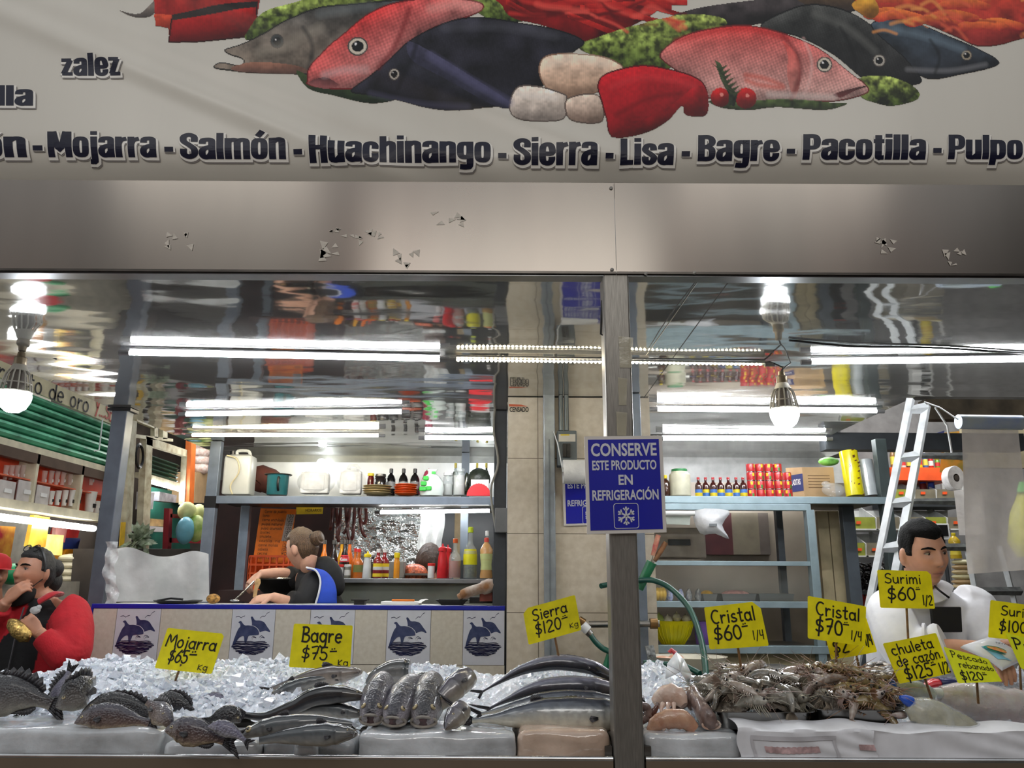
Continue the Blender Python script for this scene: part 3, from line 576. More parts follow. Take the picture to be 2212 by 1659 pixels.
# ---- blue refrigeration notice (one in front on the post, one behind on the pillar)
BLUE=M('royal_blue_print',(12,22,150),.28,var=.03,coat=.3);SILV=M('pale_grey_print',(200,200,206),.35,var=.03)
def notice(lab,q,word_q=True):
 T=thing('refrigeration_notice',lab,'sign',(Vector(q[0])+Vector(q[2]))/2)
 fin('notice_board',MB().slab(q,.004),M('notice_margin',(206,200,194),.35,var=.03),T,smooth=False)
 f=bil(q,.001);fin('blue_field',MB().add([f(.045,.965),f(.955,.965),f(.955,.035),f(.045,.035)],[(0,1,2,3)]),BLUE,T,smooth=False)
 g=bil(q,.002);mb=MB()
 for s,a,b_,c,d in(('CONSERVE',.08,.92,.79,.925),('ESTE PRODUCTO',.09,.91,.645,.745),('EN',.42,.6,.49,.595),('REFRIGERACIÓN',.08,.92,.335,.44)):
  put_text(mb,s,g,.025,x0=a,x1=b_,y0=c,y1=d)
 fin('lettering',mb,SILV,T,smooth=False)
 mb=MB();asp=(Vector(q[1])-Vector(q[0])).length/(Vector(q[3])-Vector(q[0])).length;cx_,cy_=.5,.175
 for k in range(6):
  a=pi/2+k*pi/3;d=Vector((cos(a),sin(a)*asp));n_=Vector((-sin(a),cos(a)*asp))
  def bar(p,e2,w):
   dd=(e2-p);nn=Vector((-dd.y/asp,dd.x*asp));nn=nn/sqrt(nn.x**2+(nn.y/asp)**2)*w
   mb.add([g(*(p+nn)),g(*(p-nn)),g(*(e2-nn)),g(*(e2+nn))],[(0,1,2,3)])
  c0=Vector((cx_,cy_));bar(c0,c0+d*.115,.011)
  for sg in(-1,1):bar(c0+d*.062,c0+d*.062+(d*.7+n_*.7*sg)*.05,.009)
 def rr(w,rad):
  out=[]
  for(sx_,sy_,a0)in((1,1,0),(-1,1,90),(-1,-1,180),(1,-1,270)):
   out+=[(cx_+sx_*(w-rad)+rad*cos(radians(a0+t)),cy_+(sy_*(w-rad)+rad*sin(radians(a0+t)))*asp)for t in range(0,91,15)]
  return out
 A,B=rr(.158,.035),rr(.150,.03);n_=len(A);o=len(mb.v);mb.v+=[g(*p)for p in A+B]
 for i in range(n_):mb.f.append((o+i,o+(i+1)%n_,o+n_+(i+1)%n_,o+n_+i));mb.m.append(0)
 fin('snowflake_symbol',mb,SILV,T,smooth=False);return T
notice('blue and white refrigeration notice fixed across the steel front post',quadP([(1262,943),(1430,941),(1440,1150),(1268,1154)],YF-.008))
notice('blue refrigeration notice on the tiled pillar, half hidden below the paper roll',quadP([(1214,1012),(1333,1012),(1337,1133),(1218,1136)],4.29))
# ---- LED tubes on the ceiling
LEDW=M('white_led',(255,255,255),.3,emit=75,ecol=(250,252,255),var=0);LEDY=M('warm_led',(255,244,214),.3,emit=65,ecol=(255,240,205),var=0)
ALU=M('led_channel',(150,150,152),.4,.6)
def led(lab,p0,p1,z=ZC-.03,mat=None,r=.011,dots=False,capcol=None):
 a,b=PZ(*p0,z),PZ(*p1,z)
 T=thing('led_tube',lab,'lamp',a,group='LED tubes under the steel ceilings')
 d=(b-a).normalized();up=Vector((0,0,1))
 fin('channel',MB().tube([a+up*(r+.006),b+up*(r+.006)],(.008,r*1.1),4),ALU,T,smooth=False)
 if dots:
  n=int((b-a).length/.019);mb=MB()
  for i in range(n):mb.ball(a+d*(.01+i*.019),(.0066,.007,.006),6,4)
  fin('led_dot',mb,mat or LEDY,T);fin('led_strip',MB().tube([a+up*.004,b+up*.004],(.002,.008),4),WHITEP,T,smooth=False)
 else:fin('diffuser',MB().tube([a,b],r,10),mat or LEDW,T)
 for p,s in((a,-1),(b,1)):fin('end_cap',MB().tube([p-d*.001*s,p+d*s*.045],r*1.15,8),capcol or ALU,T)
 return T
led('long white LED tube nearest the fascia, starting by the bare bulb in the aisle',(280,762),(950,776))
led('row of warm LED dots passing behind the steel front post',(985,778),(1652,787),dots=True,r=.009)
led('white LED tube beyond the ladder end of the dotted LED row',(1752,782),(2300,776))
led('white LED tube over the walkway, above the cook',(402,895),(868,890))
led('white LED tube overhead behind the caged bulb by the ladder',(1420,884),(1893,888),r=.012)
led('yellowish LED tube over the cooking shelf',(415,940),(818,941),mat=LEDY,r=.009)
led('short white LED tube above the bottle end of the cooking shelf',(918,946),(1068,947),r=.012)
led('white LED tube above the shelf with red cans',(1432,947),(1784,948),r=.013)
# ---- big caged LED bulbs on wires
def bulb(lab,px,py,rp,Y):
 c=P(px,py,Y);r=rp*mpp(Y,c.z)
 T=thing('hanging_bulb',lab,'lamp',c,group='caged LED bulbs on loose wires')
 fin('globe',MB().lathe([(.001,-r*.95),(r*.4,-r*.88),(r*.75,-r*.6),(r*.95,-r*.15),(r,.2*r),(r*.92,.42*r)],24,c),M('bulb_glow',(255,255,255),.3,emit=70,ecol=(245,250,255),var=0),T)
 CG=M('cream_heat_sink',(206,202,190),.5)
 mb=MB();n=14
 for k in range(n):
  a=2*pi*k/n;pts=[c+Vector((cos(a)*q*r,sin(a)*q*r,h*r))for q,h in((.95,.4),(.86,1.0),(.72,1.6),(.5,1.95))]
  mb.tube(pts,r*.055,5)
 mb.lathe([(r*.97,.36*r),(r,.45*r),(r*.94,.5*r)],24,c);mb.lathe([(r*.88,.95*r),(r*.9,1.02*r),(r*.84,1.05*r)],20,c,cap=False)
 mb.lathe([(r*.62,1.85*r),(r*.5,2.05*r),(r*.42,2.25*r),(.36*r,2.3*r)],16,c);fin('heat_sink_cage',mb,CG,T)
 fin('driver_core',MB().lathe([(r*.55,.45*r),(r*.5,1.4*r),(.4*r,1.9*r)],14,c),M('bulb_core',(120,112,104),.6),T)
 fin('lamp_socket',MB().lathe([(r*.34,2.2*r),(r*.38,2.3*r),(r*.38,2.75*r),(r*.26,2.85*r),(r*.22,3.15*r),(.1*r,3.2*r)],14,c),M('socket_brass',(150,136,112),.4,.5),T)
 top=c+Vector((0,0,3.15*r));z=ZC
 mb=MB();mb.tube([top,top+Vector((.01,.0,.02)),top+Vector((-.03,.05,.06)),Vector((top.x-.05,top.y+.12,z-.002))],.0035,6)
 mb.tube([top,top+Vector((.03,.02,.03)),Vector((top.x+.09,top.y+.12,z-.002))],.003,6);fin('wire',mb,BLACK,T);return T
bulb('caged LED bulb hanging by black wires over the aisle',31,861,33,3.45)
bulb('caged LED bulb hanging beside the ladder, over the shrimp',1695,897,31,3.45)
def cable(lab,pts,r=.004,mat=None,name='cable',cat='cable',group=None):
 o=fin(name,MB().tube(catmull([tuple(p)for p in pts],5),r,6),mat or BLACK);return tag(o,lab,cat,group)
cable('black power cable run along the steel ceiling past the ladder',[PZ(1705,735,ZC-.006),PZ(1850,748,ZC-.008),PZ(2040,752,ZC-.006),PZ(2300,770,ZC-.008)],.005)
cable('thin black wire taped slantwise across the steel ceiling',[PZ(1515,596,ZC-.002),PZ(1450,690,ZC-.012),PZ(1395,768,ZC-.006)],.002)
# ---- corner post of the cooking stall, dark post, channel strut, post behind the front post
def post(name,lab,px,Y,w,d,mat,z0=0,z1=ZC-.003,pyref=1200,parts=None):
 x=P(px,pyref,Y).x;T=thing(name,lab,'post',(x,Y,z0));fin('post_tube',MB().box(x-w/2,x+w/2,Y,Y+d,z0,z1),mat,T,smooth=False,bevel=.004);return T
T=post('corner_post','grey square corner post at the aisle end of the dolphin counter',231,4.655,.09,.09,M('grey_corner_post',(96,102,112),.45,.4),pyref=1100)
fin('top_plate',MB().box(T.location.x-.07,T.location.x+.07,4.645,4.755,ZC-.02,ZC-.003),BLACK,T,smooth=False)
T=post('dark_post','dark grey post with a switch box between dolphin counter and pillar',1079,4.66,.075,.075,DARKST)
q=P(1082,1120,4.62);fin('switch_box',MB().box(q.x-.035,q.x+.045,4.61,4.66,q.z-.08,q.z+.06),M('grey_box',(120,122,124),.5),T,smooth=False,bevel=.004)
a=P(1062,880,4.63);fin('cable_loop',MB().tube(catmull([tuple(P(1070,872,4.63)),tuple(P(1066,930,4.63)),tuple(P(1076,1000,4.63)),tuple(P(1060,1060,4.63)),tuple(P(1072,1150,4.63))],5),.007,7),M('pale_cable',(150,148,140),.5),T)
T=post('channel_strut','galvanised channel strut standing against the tiled pillar',1188,4.255,.062,.04,M('zinc_strut',(150,158,164),.4,.55,var=.1,vs=18),z1=P(1188,848,4.25).z,pyref=1200)
fin('rib',MB().box(T.location.x-.004,T.location.x+.004,4.252,4.256,.2,2.2),M('zinc_dark',(118,126,132),.45,.5),T,smooth=False)
T=post('pillar_post','blue-grey post just behind the stainless front post',1379,4.2,.085,.08,M('blue_grey_post',(118,128,142),.45,.4),pyref=1250)
# conduits and breaker box
T=thing('breaker_box','grey breaker box with two switches and conduits on the tiled pillar','electrical box',P(1223,990,4.3))
YBx=4.22;fin('enclosure',MB().box(P(1204,960,YBx).x,P(1246,960,YBx).x,YBx,4.3,P(1223,1006,YBx).z,P(1223,930,YBx).z),M('breaker_grey',(84,92,94),.5),T,smooth=False,bevel=.004)
def face(name,x0,y0,x1,y1,Y,t,mat,T):return fin(name,MB().slab(quadP([(x0,y0),(x1,y0),(x1,y1),(x0,y1)],Y),t),mat,T,smooth=False)
face('warning_label',1207,938,1243,954,YBx-.0015,.001,M('label_paper',(196,190,176),.6),T);face('warning_strip',1211,938,1230,941,YBx-.003,.001,M('label_yellow',(206,180,60),.6),T)
for x in(1216,1225):face('breaker_switch',x,958,x+7,987,YBx-.012,.012,BLACK,T)
for x in(1212,1224):
 a=P(x,930,4.26);fin('conduit',MB().tube([(a.x,4.26,a.z),(a.x,4.26,ZC-.002)],.013,10),M('conduit_grey',(96,102,100),.4,.4),T)
fin('label_text',(lambda m:(put_text(m,'CENSADO',bil(quadP([(1101,879),(1142,879),(1142,890),(1101,890)],4.297)),.03),m)[1])(MB()),BLACK,tag(thing('painted_stencil','faded red and black stencilled letters near the pillar top','lettering',P(1120,882,4.298)),'faded red and black stencilled letters near the pillar top','lettering'),smooth=False)
o=[k for k in bpy.data.objects if k.name.startswith('painted_stencil')][0]
fin('red_smear',MB().slab(quadP([(1099,873),(1126,874),(1140,878),(1100,878)],4.298),.0008),M('red_paint',(186,84,50),.6),o,smooth=False)
# paper towel roll on its string
T=thing('paper_roll','white paper towel roll hanging in front of the pillar notice','paper roll',P(1240,1019,4.16))
a=P(1216,1019,4.16);b=P(1300,1019,4.16);r=27*mpp(4.16)
fin('roll',MB().lathe([(r*.42,0),(r*.97,0),(r,.004),(r,b.x-a.x-.004),(r*.97,b.x-a.x),(r*.42,b.x-a.x)],28,a,axis='x',cap=False),M('towel_paper',(228,228,226),.85,bump=.2,bs=90),T)
fin('core',MB().lathe([(r*.42,.001),(r*.36,0),(r*.36,b.x-a.x)],20,a,axis='x',cap=False),M('card_core',(120,92,60),.8),T)
fin('string',MB().tube([P(1216,1019,4.16),P(1205,960,4.2),P(1196,932,4.24)],.003,6),WHITEP,T)
# ---- dolphin counter
YC=4.6;zc_=P(700,1307,YC).z;xl,xr=P(200,1307,YC).x,P(1091,1307,YC).x
T=thing('tiled_counter','cream tiled counter with blue edge and five dolphin tiles facing the walkway','counter',((xl+xr)/2,YC,0))
TILE=M('cream_wall_tile',(208,202,188),.3,var=.05,vs=40,col2=(194,186,170));GROUT=M('dark_grout',(96,88,76),.8);DTILE=M('bluish_white_tile',(204,206,214),.22,var=.03,vs=18)
xpc=P(231,1100,4.66).x+.05;fin('counter_body',MB().box(xl+.004,xr-.002,YC+.006,YC+.045,0,zc_-.012).box(xpc,xr-.105,YC+.045,YC+.3,0,zc_-.012),GROUT,T,smooth=False)
fin('worktop',MB().box(xl,xr,YC+.006,YC+.045,zc_-.012,zc_).box(xpc,xr-.105,YC+.045,YC+.3,zc_-.012,zc_),M('pale_worktop',(214,214,210),.3),T,smooth=False)
BTR=M('blue_tile_trim',(22,34,150),.25,var=.03)
fin('edge_trim',MB().box(xl-.004,xr,YC-.004,YC+.006,zc_-.024,zc_+.001),BTR,T,smooth=False,bevel=.003)
fin('side_trim',MB().box(xl-.004,xl+.006,YC-.004,YC+.01,0.98,zc_-.02),BTR,T,smooth=False)
cuts=[195,247,343,498,592,668,765,835,930,1000,1090];zt_,zb_=zc_-.024,P(500,1434,YC).z
dol=[]
for i in range(10):
 x0,x1=P(cuts[i],1370,YC).x,P(cuts[i+1],1370,YC).x
 d=i%2==1
 if d:dol.append((x0,x1))
 o=fin('dolphin_tile' if d else 'plain_tile',MB().box(x0+.0012,x1-.0012,YC,YC+.006,zb_+.001,zt_-.001),DTILE if d else TILE,T,smooth=False)
mb=MB()
for i in range(8):a,b=xl+(xr-xl)*i/8,xl+(xr-xl)*(i+1)/8;mb.box(a+.0012,b-.0012,YC,YC+.006,zb_-.3,zb_-.002)
fin('lower_tile',mb,TILE,T,smooth=False)
INK=M('navy_tile_ink',(34,44,84),.25,var=.3,vs=30,col2=(60,70,104));INKD=M('dark_tile_ink',(20,26,62),.25)
D2=[(.474,.719),(.46,.79),(.435,.85),(.475,.86),(.54,.795),(.645,.79),(.75,.76),(.83,.677),(.90,.604),(.895,.577),(.80,.604),(.70,.583),(.62,.56),(.55,.60),(.47,.66)]
D1=[(.21,.677),(.20,.73),(.158,.755),(.215,.78),(.27,.73),(.32,.70),(.41,.70),(.54,.677),(.63,.615),(.655,.56),(.645,.53),(.54,.52),(.43,.51),(.40,.45),(.368,.385),(.335,.40),(.31,.50),(.24,.49),(.18,.44),(.12,.36),(.066,.323),(.08,.406),(.13,.55),(.175,.64)]
for i,(x0,x1)in enumerate(dol):
 W=x1-x0;H=zt_-zb_
 def g(a,b,off=.0008):return Vector((x0+W*a,YC-off,zb_+H*b))
 fin('dolphin_print',MB().poly([g(*p)for p in catmull(D2,3,True)]),INK,T,smooth=False)
 cm=(.38,.56);fin('pale_outline',MB().poly([g(cm[0]+(p[0]-cm[0])*1.05,cm[1]+(p[1]-cm[1])*1.05,.0013)for p in catmull(D1,3,True)]),DTILE,T,smooth=False)
 fin('dolphin_print',MB().poly([g(*p,.0018)for p in catmull(D1,3,True)]),INK,T,smooth=False)
 mb=MB();rnd=random.Random(5)
 for k in range(13):
  yy=.40-k*.019;hw=(.44-abs(k-4)*.025 if k<9 else .32-(k-9)*.05);cx_=.47+rnd.uniform(-.02,.02)
  pts=[(cx_+hw*(t/8*2-1),yy+rnd.uniform(-.008,.008))for t in range(9)]
  for a,b in zip(pts,pts[1:]):mb.add([g(a[0],a[1]-.007,.0022),g(b[0],b[1]-.007,.0022),g(b[0],b[1]+.008,.0022),g(a[0],a[1]+.008,.0022)],[(0,1,2,3)])
 fin('sea_print',mb,INKD,T,smooth=False)
 mb=MB()
 for line in([(.09,.85),(.16,.865),(.21,.84),(.25,.86),(.30,.875)],[(.65,.83),(.70,.87),(.76,.87),(.80,.92),(.86,.95)],[(.48,.41),(.49,.47),(.53,.50),(.60,.47),(.53,.48),(.505,.43)],[(.66,.41),(.67,.48),(.72,.51),(.79,.47),(.72,.48),(.69,.43)]):
  pts=catmull(line,3);
  for a,b in zip(pts,pts[1:]):
   mb.add([g(a[0],a[1]-.006,.001),g(b[0],b[1]-.006,.001),g(b[0],b[1]+.006,.001),g(a[0],a[1]+.006,.001)],[(0,1,2,3)])
 fin('gull_print',mb,INKD,T,smooth=False)
# ---------- display case
ZR=P(1106,1641,YF).z
CASE=M('case_front_steel',(128,114,98),.4,.5,var=.08,vs=2);RIM=M('bright_rim_steel',(196,196,196),.18,1.0)
def case(lab,x0,x1):
 T=thing('display_case',lab,'counter',((x0+x1)/2,YF,0))
 fin('front_panel',MB().box(x0,x1,YF+.004,YF+.03,0,ZR-.002),CASE,T,smooth=False)
 fin('rim',MB().tube([(x0,YF+.012,ZR),(x1,YF+.012,ZR)],.0085,10),RIM,T)
 mb=MB();mb.box(x0,x1,YF+.03,3.6,.84,.86);mb.box(x0,x0+.02,YF+.03,3.6,0,.98);mb.box(x1-.02,x1,YF+.03,3.6,0,.98);mb.box(x0,x1,3.58,3.6,0,1.04)
 fin('tray',mb,STEELD,T,smooth=False);return T
case('long steel display case packed with whole fish on ice',-2.25,xp-.004)
case('steel display case of shrimp trays and shellfish past the front post',xq+.004,2.35)
# ---------- ice
ICEB=M('block_ice',(212,216,220),.09,var=.12,vs=9,bump=.5,bs=18,coat=.6,sss=.25,col2=(168,170,172))
ICEP=M('pinkish_block_ice',(206,184,166),.09,var=.12,vs=9,bump=.5,bs=18,coat=.6,sss=.25,col2=(176,152,134))
ICEC=M('crushed_ice_grains',(232,238,248),.22,var=.05,vs=30,bump=.6,bs=70,coat=.6,sss=.2)
def n3(x,y,z=0.0,seed=0):
 return(sin(x*1.9+seed)*cos(y*2.3+1.3*seed)+.6*sin(3.7*x-2.1*y+2.9*z+seed*2)+.4*sin(5.9*y+4.3*x+3.1*z)+.35*cos(7.7*z+3.3*x))/2.35
def ice_block(lab,px0,px1,ytop,Y0,Y1,zb=.865,mat=ICEB,seed=0,wob=.007,slope=.0):
 zt=P(700,ytop,Y0).z;x0,x1=P(px0,1600,Y0).x,P(px1,1600,Y0).x
 c=Vector(((x0+x1)/2,(Y0+Y1)/2,(zt+zb)/2));hx,hy,hz=(x1-x0)/2,(Y1-Y0)/2,(zt-zb)/2
 bm=bmesh.new();bmesh.ops.create_cube(bm,size=2);bmesh.ops.subdivide_edges(bm,edges=bm.edges[:],cuts=14,use_grid_fill=True)
 rr=.022
 for v in bm.verts:
  p=Vector((v.co.x*hx,v.co.y*hy,v.co.z*hz));q=Vector((max(-hx+rr,min(hx-rr,p.x)),max(-hy+rr,min(hy-rr,p.y)),max(-hz+rr,min(hz-rr,p.z))))
  d=p-q
  if d.length>1e-6:p=q+d.normalized()*rr
  p+=Vector((n3(p.y*9,p.z*14,p.x*6,seed),n3(p.x*8,p.z*16,p.y*4,seed+1),n3(p.x*7,p.y*11,0,seed+2)))*wob
  p.z+=slope*(p.y+hy)+(0.0)
  v.co=p
 me=bpy.data.meshes.new('ice_block');bm.to_mesh(me);bm.free()
 o=link('ice_block',me,mat);o.location=c;return tag(o,lab,'ice','melting ice blocks along the case rim')
ice_block('longest wet ice block under the tilapia at the aisle end',-150,340,1577,2.50,2.74,seed=1)
ice_block('low grey ice slab under the slanting tilapia and catfish',352,560,1604,2.49,2.74,seed=2)
ice_block('low dull ice slab under the catfish heads',566,764,1600,2.52,2.74,seed=3)
ice_block('broad ice block under the gaping fish heads',772,1112,1583,2.50,2.74,seed=4)
ice_block('pinkish ice block under the silver mackerel by the post',1119,1318,1576,2.50,2.74,mat=ICEP,seed=5)
ice_block('clear ice block under the squid pieces past the post',1392,1606,1582,2.50,2.74,seed=6)
ice_block('ice block behind white paper under the shrimp trays',1612,2060,1585,2.50,2.74,seed=7)
o=ice_block('small rounded ice lump standing at the rim below the catfish',632,686,1604,2.478,2.515,seed=9,wob=.006,zb=.87)
def crushed(name,lab,xs0,xs1,mask,seed,nchunk):
 rnd=random.Random(seed);mb=MB();NX,NY=330,84;Y0,Y1=2.725,3.50
 def hz(x,y):
  z=ZS(y)-.035
  m=mask(x,y)
  z+=.05*m+.016*n3(x*14,y*17,0,seed)+.010*n3(x*41,y*47,0,seed+2)+.005*n3(x*97,y*103,0,seed+4)
  if y>3.36:z-=(y-3.36)*.9
  return z
 mb.grid(lambda u,v:(xs0+(xs1-xs0)*u,Y0+(Y1-Y0)*v,hz(xs0+(xs1-xs0)*u,Y0+(Y1-Y0)*v)),NX,NY)
 for i in range(nchunk):
  x,y=rnd.uniform(xs0,xs1),rnd.uniform(2.68,3.42)
  m=mask(x,y)
  if m<.35 or rnd.random()>m:continue
  r=rnd.uniform(.004,.0095)*(2.1 if rnd.random()<.05 else 1);c=Vector((x,y,hz(x,y)+r*.35))
  rot=Matrix.Rotation(rnd.uniform(0,6),3,Vector((rnd.uniform(-1,1),rnd.uniform(-1,1),rnd.uniform(-1,1))).normalized())
  o=len(mb.v);k=[Vector((a*rnd.uniform(.6,1.2),b*rnd.uniform(.3,1.3),d*rnd.uniform(.3,1.2)))for a in(-1,1)for b in(-1,1)for d in(-1,1)]
  mb.add([c+rot@(q*r)for q in k],[(0,1,3,2),(4,6,7,5),(0,4,5,1),(2,3,7,6),(0,2,6,4),(1,5,7,3)])
 o=fin(name,mb,ICEC,None,ang=28);return tag(o,lab,'ice',kind='stuff')
def sm(a,b,x):t=max(0,min(1,(x-a)/(b-a)));return t*t*(3-2*t)
def mk_left(x,y):
 a=sm(-1.9,-1.65,x)*(1-sm(-.72,-.6,x))*sm(2.66,2.86,y)
 dip=exp(-((x+1.27)/.07)**2)*sm(3.1,3.3,y)
 b=.8*exp(-((x+.33)/.16)**2)*sm(2.75,2.95,y)+.55*exp(-((x+.62)/.12)**2)*(1-sm(3.2,3.3,y))*sm(2.72,2.8,y)
 c=.9*exp(-((x-.17)/.15)**2)*sm(2.9,3.05,y)
 return max(0,min(1.15,a*(1-.8*dip)+b+c))
crushed('crushed_ice','heap of crushed ice between and behind the whole fish',-2.2,.33,mk_left,3,7000)
crushed('crushed_ice','crushed ice around squid, shrimp trays and shellfish',.47,2.3,lambda x,y:.9*exp(-((x-.58)/.13)**2)*sm(2.7,2.85,y)+.6*sm(1.25,1.4,x)*sm(2.7,2.9,y),8,3000)
# ---------- fish
def fish_mat(name,scale,bump,rough=.26,coat=.5,metal=0.0):
 m=M(name,(128,128,128),rough,metal,attr='Col',var=.16,vs=38,coat=coat)
 N=m.node_tree.nodes;L=m.node_tree.links
 tc=N.new('ShaderNodeTexCoord');vo=N.new('ShaderNodeTexVoronoi');vo.inputs['Scale'].default_value=scale;L.new(tc.outputs['Object'],vo.inputs['Vector'])
 bp=N.new('ShaderNodeBump');bp.inputs['Strength'].default_value=bump;bp.inputs['Distance'].default_value=.004;bp.invert=True
 L.new(vo.outputs['Distance'],bp.inputs['Height']);L.new(bp.outputs[0],N['Principled BSDF'].inputs['Normal']);return m
FM_T=fish_mat('tilapia_skin',150,.6,.3,.35);FM_C=fish_mat('catfish_skin',40,.12,.2,.6);FM_S=fish_mat('mackerel_skin',60,.12,.22,.6,.15)
FINM=M('fin_membrane',(52,50,54),.4,var=.3,vs=60,coat=.3);FINL=M('pale_fin_membrane',(118,116,112),.4,var=.3,vs=60,coat=.3)
EYEW=M('fish_eye_ring',(176,160,120),.15,coat=1,var=.2);EYEP=M('fish_pupil',(10,10,12),.08,coat=1);MOUTHM=M('fish_mouth_inside',(70,34,34),.35,var=.3,vs=60,coat=.4)
LIPM=M('fish_lip',(150,142,132),.3,var=.2,vs=50,coat=.4)
def ramp(stops,t):
 for(a,ca),(b,cb)in zip(stops,stops[1:]):
  if t<=b:
   k=max(0,(t-a)/(b-a));return tuple(x+(y-x)*k for x,y in zip(ca,cb))
 return stops[-1][1]
PAL={'tilapia':[(-1,lin((142,138,124))),(-.5,lin((100,96,92))),(.1,lin((64,62,64))),(.7,lin((42,42,46))),(1,lin((28,28,32)))],'tilapia_lilac':[(-1,lin((150,148,150))),(-.2,lin((120,118,134))),(.5,lin((104,102,124))),(1,lin((60,58,70)))],'tilapia_brown':[(-1,lin((188,170,140))),(-.6,lin((110,92,84))),(.1,lin((74,60,62))),(.7,lin((66,64,76))),(1,lin((34,34,40)))],'tilapia_black':[(-1,lin((48,46,48))),(0,lin((30,30,34))),(1,lin((20,20,24)))],'catfish':[(-1,lin((186,180,168))),(-.55,lin((128,128,126))),(0,lin((78,84,88))),(.6,lin((52,56,60))),(1,lin((30,32,36)))],'catfish_black':[(-1,lin((120,116,112))),(-.6,lin((56,56,60))),(0,lin((28,29,32))),(1,lin((20,21,24)))],'catfish_tan':[(-1,lin((196,184,170))),(-.4,lin((150,140,130))),(.3,lin((110,102,98))),(1,lin((70,70,76)))],'bass':[(-1,lin((170,160,142))),(-.5,lin((136,130,122))),(0,lin((112,110,114))),(.5,lin((86,84,96))),(1,lin((42,42,52)))],'bass_dark':[(-1,lin((128,122,112))),(-.3,lin((92,90,86))),(.4,lin((70,70,72))),(1,lin((46,46,52)))],'mackerel':[(-1,lin((196,188,170))),(-.3,lin((186,184,172))),(.12,lin((152,156,156))),(.4,lin((78,84,94))),(.8,lin((50,54,66))),(1,lin((34,36,44)))],'mackerel_dark':[(-1,lin((40,40,46))),(-.4,lin((30,31,36))),(.2,lin((64,66,78))),(.6,lin((126,126,142))),(1,lin((96,98,106)))],}
PROF={'tilapia':[(0,.05,.06,.05),(.04,.26,.22,.18),(.12,.58,.42,.34),(.24,.88,.74,.46),(.38,1,.98,.48),(.55,.9,.92,.42),(.72,.6,.6,.3),(.86,.34,.33,.17),(.94,.28,.28,.1),(1,.3,.3,.05)],'catfish':[(0,.12,.16,.22),(.03,.34,.34,.52),(.1,.62,.56,.8),(.2,.84,.8,.9),(.32,1,.95,.85),(.5,.9,.85,.7),(.7,.66,.62,.48),(.85,.44,.42,.28),(.95,.34,.34,.14),(1,.3,.3,.08)],'mackerel':[(0,.05,.05,.05),(.05,.3,.28,.22),(.14,.66,.6,.46),(.28,.94,.9,.62),(.42,1,1,.66),(.58,.9,.9,.58),(.74,.6,.6,.38),(.88,.26,.26,.18),(.96,.13,.13,.1),(1,.15,.15,.06)],'head':[(0,.26,.36,.5),(.04,.44,.56,.66),(.12,.68,.74,.8),(.3,.95,.92,.96),(.5,1.05,1.02,1),(.8,1.05,1,.95),(1,.9,.9,.82)],'point':[(0,.08,.08,.1),(.05,.26,.24,.3),(.15,.5,.46,.52),(.35,.82,.8,.8),(.6,1,1,.95),(.85,1.02,1,.95),(1,.9,.85,.85)],}
def interp(pr,t):
 for a,b in zip(pr,pr[1:]):
  if t<=b[0]:
   k=(t-a[0])/(b[0]-a[0]);k=k*k*(3-2*k)*.35+k*.65
   return tuple(x+(y-x)*k for x,y in zip(a[1:],b[1:]))
 return pr[-1][1:]
